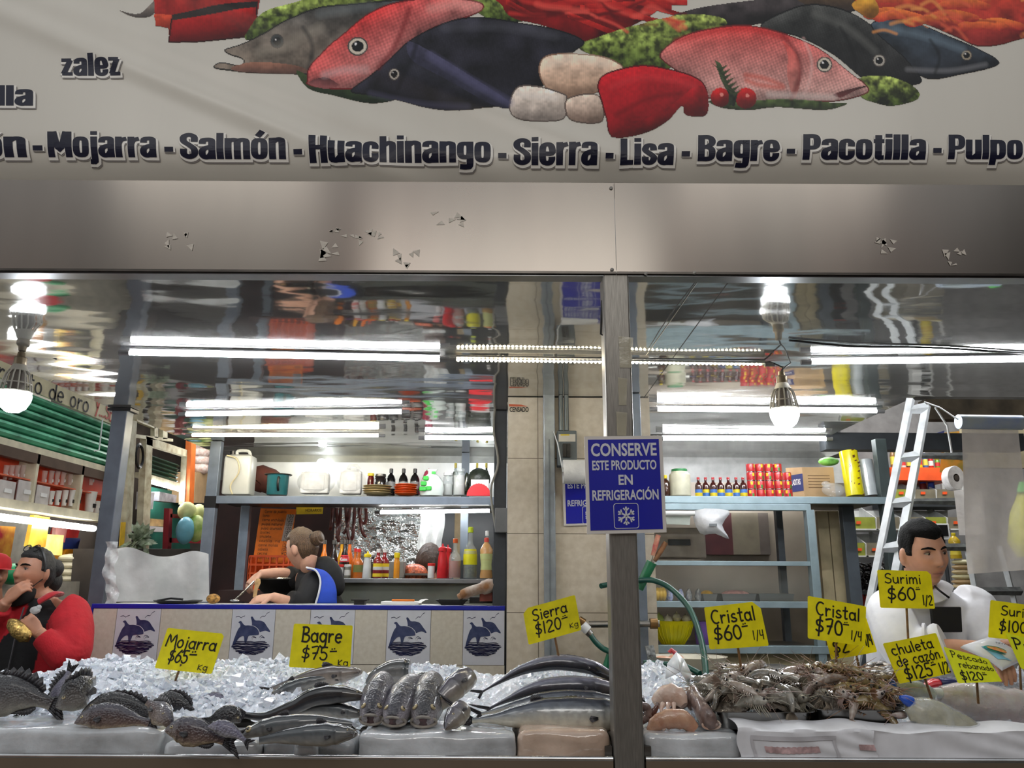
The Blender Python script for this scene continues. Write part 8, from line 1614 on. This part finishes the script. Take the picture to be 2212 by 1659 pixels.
# hanging rolls of bags at the picture edge
CF=film('hanging_film',(244,240,236),.68,.14,.6,9,.93)
T=thing('bag_roll','printed clear roll hung on string with its long film hanging down','roll',P(2138,912,3.3));fin('roll',MB().tube([P(2070,911,3.3),P(2206,913,3.3)],16*mpp(3.3,2.1),18),M('printed_film_roll',(176,186,184),.25,var=.2,vs=14,col2=(150,166,196)),T);fin('film',MB().grid(lambda u,v:P(2077+122*u+(14+18*u)*v,924+(316-10*u)*v,3.3)+Vector((0,.012*sin(u*9+v*3)*v,0)),24,30),CF,T);fin('string',MB().tube([P(2072,908,3.3),P(2030,880,3.32),P(1996,868,3.34)],.003,5).tube([P(2020,880,3.3),P(2046,920,3.3),P(2056,978,3.3)],.005,6),WHITEP,T)
T=thing('bag_roll','white roll of clear bags hanging end-on lower than the printed roll','roll',P(2066,1032,3.4));c=P(2066,1032,3.36);fin('roll',MB().lathe([(.017,0),(.05,0),(.052,.004),(.052,.05),(.017,.05)],24,c,axis='y',sx=.72,cap=False),pl('white_film_roll',(220,218,216),.3,var=.1,vs=60),T);fin('core',MB().lathe([(.017,-.001),(.013,-.001),(.013,.05)],14,c,axis='y',sx=.72),pl('dark_core',(70,56,44)),T);fin('film',MB().grid(lambda u,v:P(2060+60*u+12*v,1058+98*v,3.45),8,12),CF,T)
T=thing('yellow_sack','blurred bright yellow and green bag hanging behind the clear film','bag',P(2195,1120,3.9));fin('sack',MB().tube([P(2218,1200,3.9),P(2208,1170,3.9),P(2212,1110,3.9),P(2216,1060,3.9)],[(.04,.05),(.05,.09),(.05,.08),(.02,.05)],16),pl('bright_yellow_bag',(222,220,20),.4),T);fin('green_top',MB().tube([P(2214,1066,3.88),P(2216,1044,3.88)],[.035,.03],12),pl('leaf_green_cap',(60,176,50)),T)
# ---------- grocery across the aisle (beyond ladder)
YG=6.9;WB_=pl('white_bin_plastic',(222,224,222),.4);OR_=pl('orange_shelf_strip',(244,92,40),.5)
struct(fin('wall_7',MB().box(P(1822,1000,7.6).x,5.6,7.6,7.65,0,3.2),pl('grey_shop_wall',(150,150,150),.6),smooth=False))
NB=0;BROW={1040:'top',1097:'middle',1145:'low'}
for y0,y1,xs_ in((1040,1078,(1928,1975,2022,2060)),(1097,1142,(1836,1892,1945,1998,2046,2085)),(1150,1200,(1838,1870,1915,1960))):
 for i in range(len(xs_)-1):
  T=thing('white_bin','%s white bin of the %s row in the shop beyond the ladder'%(HS[i],BROW[y0 if y0!=1150 else 1145]),'bin',P(xs_[i],y1,YG),group='white bins of the grocery');a,b=P(xs_[i],y1,YG),P(xs_[i+1],y0,YG);W_=.008
  fin('front',MB().box(a.x+.01,b.x-.01,YG,YG+.01,a.z,a.z+(b.z-a.z)*.55),pl('smoky_bin_front',(128,122,104),.3)if i%3 else pl('green_bin_front',(150,158,70),.3),T,smooth=False);fin('divider',MB().add([(a.x,YG,a.z),(a.x+W_,YG,a.z),(a.x+W_,YG+.3,a.z),(a.x,YG+.3,a.z),(a.x,YG-.02,a.z+(b.z-a.z)*.5),(a.x+W_,YG-.02,a.z+(b.z-a.z)*.5),(a.x+W_,YG+.3,b.z+.04),(a.x,YG+.3,b.z+.04)],[(0,3,2,1),(4,5,6,7),(0,1,5,4),(1,2,6,5),(2,3,7,6),(3,0,4,7)]),WB_,T,smooth=False);fin('floor',MB().box(a.x,b.x,YG-.01,YG+.3,a.z-.012,a.z),WB_,T,smooth=False);fin('back',MB().box(a.x,b.x,YG+.29,YG+.3,a.z,b.z),WB_,T,smooth=False)
  fin('price_tag',MB().slab(quadP([(xs_[i]+14,y1-16),(xs_[i]+24,y1-16),(xs_[i]+24,y1-10),(xs_[i]+14,y1-10)],YG-.012),.002),OR_,T,smooth=False)
boxP('shelf_strip','orange strip along the grocery shelf beyond the ladder','shelf',1925,1010,2062,1037,YG-.05,.4,OR_);boxP('shelf_strip','dark shelf plank under the top row of white bins','shelf',1922,1079,2092,1094,YG-.04,.34,DARKST);boxP('red_box','bright red box below the black chillies','box',1852,1282,1892,1330,6.4,.3,pl('tomato_red',(216,50,36),.4))
GCOL=[(150,110,60),(206,200,60),(228,228,224),(80,50,36),(226,170,40),(240,214,30),(60,120,190),(196,40,40),(110,170,60)]
for i,x in enumerate((1930,1941,1952,1964,1976,1988,2000,2012,2026)):bottle('%s grocery bottle from the post on the orange-edged shelf'%('first','second','third','fourth','fifth','sixth','seventh','eighth','ninth')[i],x,1011,962+(i*7)%30,10,YG+.05,('sauce','jar','slim')[i%3],pl('grocery_%d'%i,GCOL[i],.3,coat=.3),(WHC,REDC,YELC)[i%3],pl('grocery_label_%d'%(i%3),((230,220,90),(236,236,230),(200,60,60))[i%3]),name='grocery_bottle',group='bottles on the orange-edged grocery shelf',n=10)
for i,(x,c1,lb)in enumerate(((1997,(120,40,40),'dark red bottle standing in the top white bin'),(2015,(60,90,180),'blue-capped jar standing in the top white bin'))):bottle(lb,x,1076,1040,14,YG+.1,'jar',pl('bin_item_%d'%i,c1,.3),pl('blue_cap',(40,60,170)),LABW,name='grocery_bottle',n=10)
for lab,q,mat,txt,tm in(('navy poster hanging by the ladder top with white words',[(1990,946),(2040,930),(2036,962),(2000,974)],pl('navy_poster',(26,34,84),.5),'SE VENDE',WHITEPAPER),('green and orange drink poster behind the hanging film',[(2038,935),(2082,930),(2086,1028),(2030,1020)],pl('green_orange_poster',(60,96,40),.5,var=.4,vs=6,col2=(206,120,30)),'BOING!',pl('white_green_print',(226,240,220)))):
 T=thing('poster',lab,'poster',P(*q[0],6.2));w=quadP(q,6.2);fin('poster_sheet',MB().slab(w,.003),mat,T,smooth=False);mb=MB();put_text(mb,txt,bil(w,.003),.03,x0=.1,x1=.95,y0=.35,y1=.62);fin('lettering',mb,tm,T,smooth=False)
mb=MB();rnd=random.Random(12)
for k in range(420):
 p=P(rnd.uniform(1848,1938),1282-rnd.random()**1.3*62,6.3+rnd.uniform(-.1,.1));d=Vector((rnd.uniform(-1,1),rnd.uniform(-1,1),rnd.uniform(-1,1))).normalized()*.03;mb.tube([p-d,p+Vector((0,0,.008)),p+d],[.003,.011,.003],5)
tag(fin('dried_chillies',mb,pl('black_dried_chilli',(22,18,20),.25,coat=.4)),'heap of shiny black dried chillies beyond the frame post','dried chillies',kind='stuff');boxP('chilli_table','table carrying the black chillies beyond the frame','table',1846,1276,1960,1284,6.15,.4,DARKST)
for i in range(6):tag(fin('grain_bag',MB().ball(P(2082,1267-i*10.5,5.6),(.085,.05,.02),14,8),pl('grain_bag_%d'%(i%3),((206,184,140),(186,156,112),(214,206,160))[i%3],.3,coat=.3)),'%s bag of the grain bags stacked beside the head of the vendor'%('lowest','second lowest','third from below','fourth from below','second highest','topmost')[i],'grain bag','grain bags stacked in the grocery')
T=bottle('clear bottle of yellow cooking oil beside the head of the vendor',2066,1207,1152,24,5.6,'oil',pl('yellow_oil',(216,180,40),.12,coat=.6),YELC,pl('oil_label',(236,214,70)),name='oil_bottle');boxP('price_scale','white shop scale with dark display above the head of the vendor','scale',2008,1131,2052,1166,6.3,.06,WHITEP,bevel=.004);boxP('scale_display','x','x',2028,1134,2048,1158,6.295,.004,BLACK,T=[k for k in bpy.data.objects if k.name=='price_scale'][0])
o=[k for k in bpy.data.objects if k.name=='scale_display'][0]
struct(fin('trim_4',MB().box(P(2000,870,5.2).x,5.6,5.2,5.3,P(2000,905,5.2).z,P(2000,862,5.2).z),pl('old_beam_wood',(96,84,66),.7,var=.3,vs=6),smooth=False));struct(fin('trim_5',MB().box(P(2080,930,6.0).x,5.6,6.0,6.05,P(2100,1010,6.0).z,P(2100,905,6.0).z),pl('cream_slats',(196,184,150),.6),smooth=False))
# ---------- shops along the aisle at the stall's open end
XL=-3.4
def AX(px,py,x=XL):return PX(px,py,x)
def aq(name,lab,cat,pts,mat,dx=.02,T=None,x=XL,group=None):
 a=[AX(px,py,x)for px,py in pts];b=[p-Vector((dx,0,0))for p in a];n=len(a);mb=MB();mb.add(a+b,[tuple(range(n)),tuple(range(2*n-1,n-1,-1))]+[(i,n+i,n+(i+1)%n,(i+1)%n)for i in range(n)])
 o=fin(name,mb,mat,T,smooth=False);return o if T is not None else tag(o,lab,cat,group)
T=thing('shop_sign','hand-painted cream sign board over the green shutter','sign',AX(120,830));aq('sign_board','','',[(-60,742),(262,872),(262,925),(-60,790)],pl('cream_sign_paint',(206,196,160),.6),T=T);mb=MB();s0,s1=AX(-22,812,XL+.004),AX(205,897,XL+.004);U=s1-s0
sg=lambda u,v:s0+U*u+Vector((0,0,v));hand(mb,'granito de oro',sg,-.02,.0,.13,.1,fit=.94,shear=.0);fin('painted_words',mb,pl('dark_paint',(36,36,40),.6),T,smooth=False);mb=MB();hand(mb,'Y...SEM',sg,1.0,.01,.12,.13,fit=.3);fin('red_words',mb,pl('red_sign_paint',(176,50,30),.6),T,smooth=False)
T=thing('roller_shutter','rolled green corrugated shutter over the cup shelves across the aisle','shutter',AX(120,960));T.location.z=AX(120,985).z;GRN=pl('shutter_green',(104,190,152),.4,var=.25,vs=8);zA,zB=AX(100,857).z,AX(100,985).z;yA,yB=AX(-60,900).y,AX(262,1010).y;n=7
mb=MB();pr=[]
for i in range(n):z0,z1=zA+(zB-zA)*i/n,zA+(zB-zA)*(i+1)/n;pr+=[(0.0,z0),(.035,z0+(z1-z0)*.25),(.045,z0+(z1-z0)*.55),(.02,z0+(z1-z0)*.85),(-.02,z0+(z1-z0)*.9)]
mb.rings([[Vector((XL-.06+dx,yA,z)),Vector((XL-.06+dx,yB,z))]for dx,z in pr],cap=False,closed=False);fin('slat_curtain',mb,GRN,T,smooth=False);fin('bottom_bar',MB().box(XL-.06,XL-.0,yA,yB,zB-.07,zB),pl('rusty_bar',(84,66,52),.7),T,smooth=False);fin('pull_string',MB().tube([AX(222,905,XL+.03),AX(214,972,XL+.03),AX(204,974,XL+.03)],.006,5),WHITEP,T)
T=thing('cup_shelf','cream shelf unit with orange backing showing cups and tubs','shelf',AX(110,1100));T.location.z=AX(110,1108).z;CRM=pl('cream_shelf_paint',(214,206,178),.5);RBK=pl('orange_red_backing',(222,72,36),.5,var=.12,vs=4);zs0,zs1=AX(110,1093).z,AX(110,985).z
fin('backing',MB().box(XL-.15,XL-.13,yA,7.0,zs0,zs1),RBK,T,smooth=False);fin('shelf_lip',MB().box(XL-.13,XL+.02,yA,7.0,zs0-.06,zs0),CRM,T,smooth=False);fin('upper_lip',MB().box(XL-.06,XL-.01,yA,7.0,zs1-.02,zs1+.04),CRM,T,smooth=False)
for px in(77,177):p=AX(px,1040);fin('divider',MB().box(XL-.13,XL,p.y-.015,p.y+.015,zs0,zs1),CRM,T,smooth=False)
fin('top_shelf',MB().box(XL-.13,XL-.03,yA,7.0,AX(110,1043).z-.01,AX(110,1043).z),pl('clear_shelf_edge',(214,110,80),.3),T,smooth=False)
for i,(px,y0,y1,w)in enumerate(((12,1036,1082,36),(54,1037,1086,38),(90,1047,1090,28))):
 a=AX(px,y1,XL-.02);kz=(AX(px,y0).z-a.z);kw=abs(AX(px+w/2,y1).y-AX(px-w/2,y1).y)/2;T=thing('plastic_tub','%s clear lidded tub standing on edge in the cup shelf'%('first','second','smaller third')[i],'tub',a,group='clear tubs in the cup shelf');fin('tub',MB().rings([[Vector((XL-.02-d,a.y+sy*(kw-k),a.z+(.5+sz*(.5-k))*kz))for sy,sz in((1,1),(-1,1),(-1,-1),(1,-1))]for d,k in((0,.03),(0,.0),(.01,0),(.05,.05))]),pl('milky_tub',(206,200,196),.3),T,smooth=False,bevel=.008);fin('label',MB().box(XL-.016,XL-.012,a.y-.04,a.y+.04,a.z+kz*.4,a.z+kz*.6),WHITEPAPER,T,smooth=False)
cupb=None
for i,(px,y0,y1,w,row)in enumerate([(108+14.5*k,1060-k,1090+1.2*k,13,0)for k in range(5)]+[(192,1061,1106,24,1),(208,1082,1108,18,1)]+[(px,1004+(px>90)*12,1036+(px>90)*12,11,2)for px in(10,22,34,46,62,93,108,121,134,150,162,196)]):
 a=AX(px,y1,XL-(.05 if row<2 else .08));h=AX(px,y0,a.x).z-a.z;rr=w/2*mpp(a.y,a.z);m=pl('white_foam_cup',(226,222,214),.6)if row<2 else film('clear_cup',(236,220,210),.35,.08,.1,5)
 lab=('%s white foam cup of the row of five in the cup shelf'%HS[i]if row==0 else('tall white foam cup nearest the corner post','low white foam cup behind the corner post')[i-5]if row==1 else '%s clear plastic cup of the upper row in the cup shelf'%('first','second','third','fourth','fifth','sixth','seventh','eighth','ninth','tenth','eleventh','last')[i-7]);T=thing('foam_cup' if row<2 else 'clear_cup',lab,'cup',a,group='cups in the shelf across the aisle');fin('cup',MB().lathe([(rr*.7,0),(rr,h*.97),(rr*1.06,h),(rr*.95,h)],14,a,cap=False),m,T);fin('label',MB().box(a.x+rr*.8,a.x+rr*.95,a.y-rr*.4,a.y+rr*.4,a.z+h*.2,a.z+h*.4),BLACK if row<2 else LABW,T,smooth=False)
a,b=AX(-40,1112,XL+.02),AX(203,1139,XL+.02);b.z=a.z;T=thing('led_tube','white fluorescent tube under the cup shelf across the aisle','lamp',a);fin('diffuser',MB().tube([a,b],.024,10),M('aisle_tube',(255,255,255),.3,emit=14,var=0),T);fin('end_cap',MB().tube([b,b+Vector((0,.06,0))],.024,8),BLACK,T)
struct(fin('wall_left',MB().box(-4.3,-4.26,3.0,7.1,0,3.4),pl('pale_shop_wall',(196,192,176),.6),smooth=False));struct(fin('wall_8',MB().box(-4.3,-4.26,7.1,10.4,0,3.4),pl('dim_shop_wall',(70,60,52),.7,var=.3,vs=3),smooth=False))
for i,(pts,col,col2,lb)in enumerate((([(0,1136),(34,1138),(22,1208),(-6,1206)],(130,34,40),(226,180,60),'maroon and yellow snack bag hanging at the picture edge'),([(74,1112),(108,1118),(98,1182),(60,1180)],(240,140,30),(240,216,90),'orange and yellow pasta bag hanging under the tube'),([(98,1154),(138,1156),(134,1200),(92,1198)],(236,226,40),(238,234,170),'pale yellow bag below the orange pasta bag'),([(122,1136),(146,1138),(140,1172),(118,1170)],(226,90,90),(236,190,180),'pink and white packet behind the yellow bag'))):aq('snack_bag',lb,'bag',pts,pl('snack_print_%d'%i,col,.25,var=.3,vs=5,col2=col2,coat=.4),.03,x=XL-.09*i,group='snack bags across the aisle')
for i,(y0,y1,col,lb)in enumerate(((1138,1162,(196,40,40),'red carton, uppermost of the three stacked ones'),(1162,1186,(40,60,130),'blue carton between red and orange ones'),(1186,1210,(236,150,30),'orange carton, lowest of the three stacked ones'))):
 o=aq('carton',lb,'carton',[(144,y0),(174,y0+1),(168,y1),(136,y1)],pl('carton_%d'%i,col,.4,var=.15,vs=12),.12,x=XL-.3)
for i in range(9):
 p=AX(158,1322-i*14.5,XL-.1);tag(fin('rice_bag',MB().ball(p,(.1,.13,.036),16,9),pl('white_rice_bag',(226,220,196),.35,coat=.3)),'%s white rice bag of the tall stack beside the woman in red'%('lowest','second','third','fourth','fifth','sixth','seventh','eighth','topmost')[i],'rice bag','rice bags stacked across the aisle')
EGGT=pl('dark_egg_tray',(40,36,48),.7);GOLD=pl('golden_can',(170,146,90),.3,metal=.7)
for i in range(6):tag(fin('egg_tray',MB().grid(lambda u,v:AX(172+32*u,1167+i*8+2*sin(u*30),XL-.05-.25*v),24,4),pl('pale_egg_tray',(206,200,200),.7)if i in(0,3)else EGGT),'%s egg tray from the top of the stack behind the corner post'%HS[i],'egg tray','stacked egg trays')
for r_ in range(6):
 for k in range(2):p=AX(184+k*12,1322-r_*17,XL-.03);tag(fin('golden_can',MB().lathe([(.03,0),(.032,.005),(.032,.06),(.03,.065)],12,p),GOLD),'%s golden can in the %s column by the corner post'%(('lowest','second','third','fourth','fifth','topmost')[r_],('first','second')[k]),'can','golden cans by the corner post')
tag(fin('green_sack',MB().ball(AX(28,1240,XL+.1),(.08,.1,.07),14,9),pl('bright_green_plastic',(20,140,84),.4,bump=.5,bs=20)),'bright green plastic bag on the counter across the aisle','bag');aq('aisle_counter','pale shop counter across the aisle under the rice bags','counter',[(-60,1256),(205,1256),(205,1420),(-60,1460)],pl('pale_counter',(176,170,156),.5),.5,x=XL+.02)
# shop with white shutter frame further down the aisle
WFR=pl('peeling_cream_paint',(206,204,178),.6,var=.2,vs=10,col2=(150,136,108))
aq('cream_post','peeling cream post behind the corner post','post',[(284,908),(296,910),(282,1200),(268,1200)],WFR,.05,x=-3.3);aq('warning_strip','narrow yellow strip with black lettering on the peeling post','sign',[(262,1128),(272,1128),(268,1180),(258,1180)],pl('warning_yellow',(232,186,40),.5),.004,x=-3.28)
T=thing('shutter_stall','market stall with cream frame and half-rolled dark green shutter','stall',AX(360,1100));T.location.z=0
for pts in([(317,948),(330,950),(322,1190),(306,1190)],[(404,985),(416,988),(412,1092),(398,1090)],[(316,942),(416,976),(416,990),(316,960)]):aq('frame_member','','',pts,WFR,.06,T=T)
DG=pl('dark_green_slat',(30,66,48),.4,var=.2,vs=6);p0,p1=AX(326,968),AX(404,1000);mb=MB();za,zb2=AX(326,975).z,AX(326,1022).z;n=5
for i in range(n):z0,z1=za+(zb2-za)*i/n,za+(zb2-za)*(i+1)/n;mb.rings([[Vector((XL-.1+d,p0.y,z)),Vector((XL-.1+d,p1.y,z))]for d,z in((0,z0),(.03,(z0+z1)/2),(0,z1+.004))],cap=False,closed=False)
fin('shutter',mb,DG,T,smooth=False);fin('shutter_bar',MB().box(XL-.12,XL-.05,p0.y,p1.y,zb2-.05,zb2),WFR,T,smooth=False);a=AX(322,1040,XL-.06);b=AX(398,1056,XL-.06);b.z=a.z;fin('tube_light',MB().tube([a,b],.018,8),M('white_led'),T)
aq('stall_back','','',[(318,1050),(412,1068),(410,1250),(310,1250)],pl('dark_green_tarp',(24,84,70),.6,var=.3,vs=3),.03,T=T,x=-3.75);aq('goods_shelf','','',[(322,1136),(366,1140),(366,1150),(322,1148)],WHITEP,.2,T=T)
for i,(pts,col,lb)in enumerate((([(325,1120),(368,1124),(366,1138),(323,1136)],(176,146,100),'flat cardboard carton on the stall shelf under the tube light'),([(345,1062),(382,1070),(380,1086),(344,1082)],(150,150,156),'crumpled silver bag in the shutter stall'),([(318,1062),(334,1064),(330,1100),(315,1100)],(190,190,196),'white rack of packets in the shutter stall'))):aq('stall_goods',lb,'packet',pts,pl('stall_goods_%d'%i,col,.5,var=.25,vs=14),.1,x=-3.45)
mb=MB();[mb.tube([AX(301+9*cos(a)*k,985+27*sin(a)*k,XL+.02+.02*j)for a in[2*pi*q/20 for q in range(21)]],.008,6)for j,k in enumerate((1,.88,.95,.8,.9))];tag(fin('cable_coil',mb,BLACK),'coil of black cable hanging beside the cream frame','cable coil')
T=thing('white_crate','cream crates stacked on the frame top below the steel ceiling','crate',AX(330,940));
for pts in([(294,938),(374,948),(374,954),(294,946)],[(334,905),(342,906),(342,946),(334,945)],[(352,908),(362,908),(362,948),(352,948)],[(296,900),(336,918),(336,926),(296,910)]):aq('crate_bar','','',pts,WFR,.04,T=T)
T=thing('vegetable_rack','dark red rack with cabbages on top and a hanging bag','rack',AX(390,1150,-3.2));T.location.z=0;RR=pl('dark_red_rack',(140,26,40),.5)
for pts in([(366,1098),(373,1099),(370,1190),(362,1190)],[(368,1110),(440,1114),(440,1122),(368,1118)],[(366,1162),(440,1166),(440,1174),(366,1172)]):aq('rack_bar','','',pts,RR,.05,T=T,x=-3.2)
CAB=pl('pale_cabbage',(214,218,150),.45,var=.12,vs=14,bump=.4,bs=14)
for i,(x,y,r_)in enumerate(((404,1104,.085),(429,1106,.075))):tag(fin('cabbage',MB().ball(AX(x,y,-3.12),(r_,r_,r_*1.05),18,12),CAB),('larger pale cabbage on the red rack','smaller pale cabbage next to the shelf post')[i],'cabbage')
tag(fin('blue_bag',MB().ball(AX(400,1146,-3.08),(.08,.1,.13),16,11),pl('light_blue_bag',(110,176,196),.35,bump=.6,bs=14)),'light blue plastic bag hanging from the red rack','bag');tag(fin('lettuce',MB().ball(AX(424,1142,-3.02),(.08,.09,.13),18,12),pl('fresh_lettuce',(120,160,60),.45,var=.3,vs=12,bump=1.0,bs=16,col2=(196,206,130))),'green romaine lettuce in the hanging blue bag','lettuce')
mb=MB();rnd=random.Random(4);hc=AX(300,1168,-3.1)
for k in range(90):
 d=Vector((rnd.gauss(0,1),rnd.gauss(0,1),rnd.gauss(0,1)+.3)).normalized();s_=d.orthogonal().normalized();c=hc+d*rnd.uniform(.03,.12);mb.add([c-d*.04,c+s_*.022,c+d*.05,c-s_*.022],[(0,1,2,3)])
tag(fin('herb_bundle',mb,pl('dark_herb_green',(70,92,58),.4,var=.6,vs=30,col2=(170,180,158)),smooth=False),'bundle of dark herbs in plastic behind the plastic screen','herbs')
aq('goods_counter','low dark counter under the herbs and the red rack','counter',[(268,1186),(440,1186),(440,1330),(258,1340)],pl('dark_counter',(60,54,50),.7),.4,x=-3.05)
def stand(name,lab,x0,x1,yt,Y,d,m):a,b=P(x0,yt,Y),P(x1,yt,Y);return tag(fin(name,MB().box(a.x,b.x,Y,Y+d,0,a.z),m,smooth=False),lab,'stand')
stand('grain_stand','pale stand under the grain bags and oil bottle',2040,2125,1276,5.45,.5,pl('pale_counter_b',(170,164,150),.6));stand('crate_stand','low stand under the bright red box',1850,1895,1331,6.38,.34,DARKST)
T=thing('bin_rack','white rack carrying the rows of white bins','rack',P(1960,1200,YG+.32));T.location.z=0
for x in(1838,1926,2046,2088):q=P(x,1120,YG+.31);fin('upright',MB().box(q.x-.012,q.x+.012,YG+.305,YG+.33,0,P(x,1030,YG).z),WB_,T,smooth=False)
q=P(2040,1166,6.31);fin('scale_pole',MB().tube([(q.x,6.33,0),(q.x,6.33,q.z+.01)],.015,8),DARKST,[k for k in bpy.data.objects if k.name=='price_scale'][0])
aq('orange_post','orange painted post beside the onion sacks','post',[(414,942),(424,945),(418,1095),(408,1095)],pl('orange_post_paint',(206,104,40),.6),.06,x=-3.36);aq('cardboard_stack','brown cardboard stack under the onion sacks','cardboard',[(424,1020),(452,1022),(446,1086),(418,1086)],CARD,.3,x=-3.5)
for r_ in range(4):
 for k in range(2):tag(fin('onion_sack',MB().ball(AX(430+k*17,1012-r_*17,-3.55),(.12,.12,.075),14,9),pl('onion_net_sack',(206,170,156),.5,var=.35,vs=30,bump=.8,bs=30,col2=(236,226,220))),'%s onion sack of the %s column beyond the orange post'%(('lowest','second','third','topmost')[r_],('nearer','farther')[k]),'onion sack','stacked onion sacks')
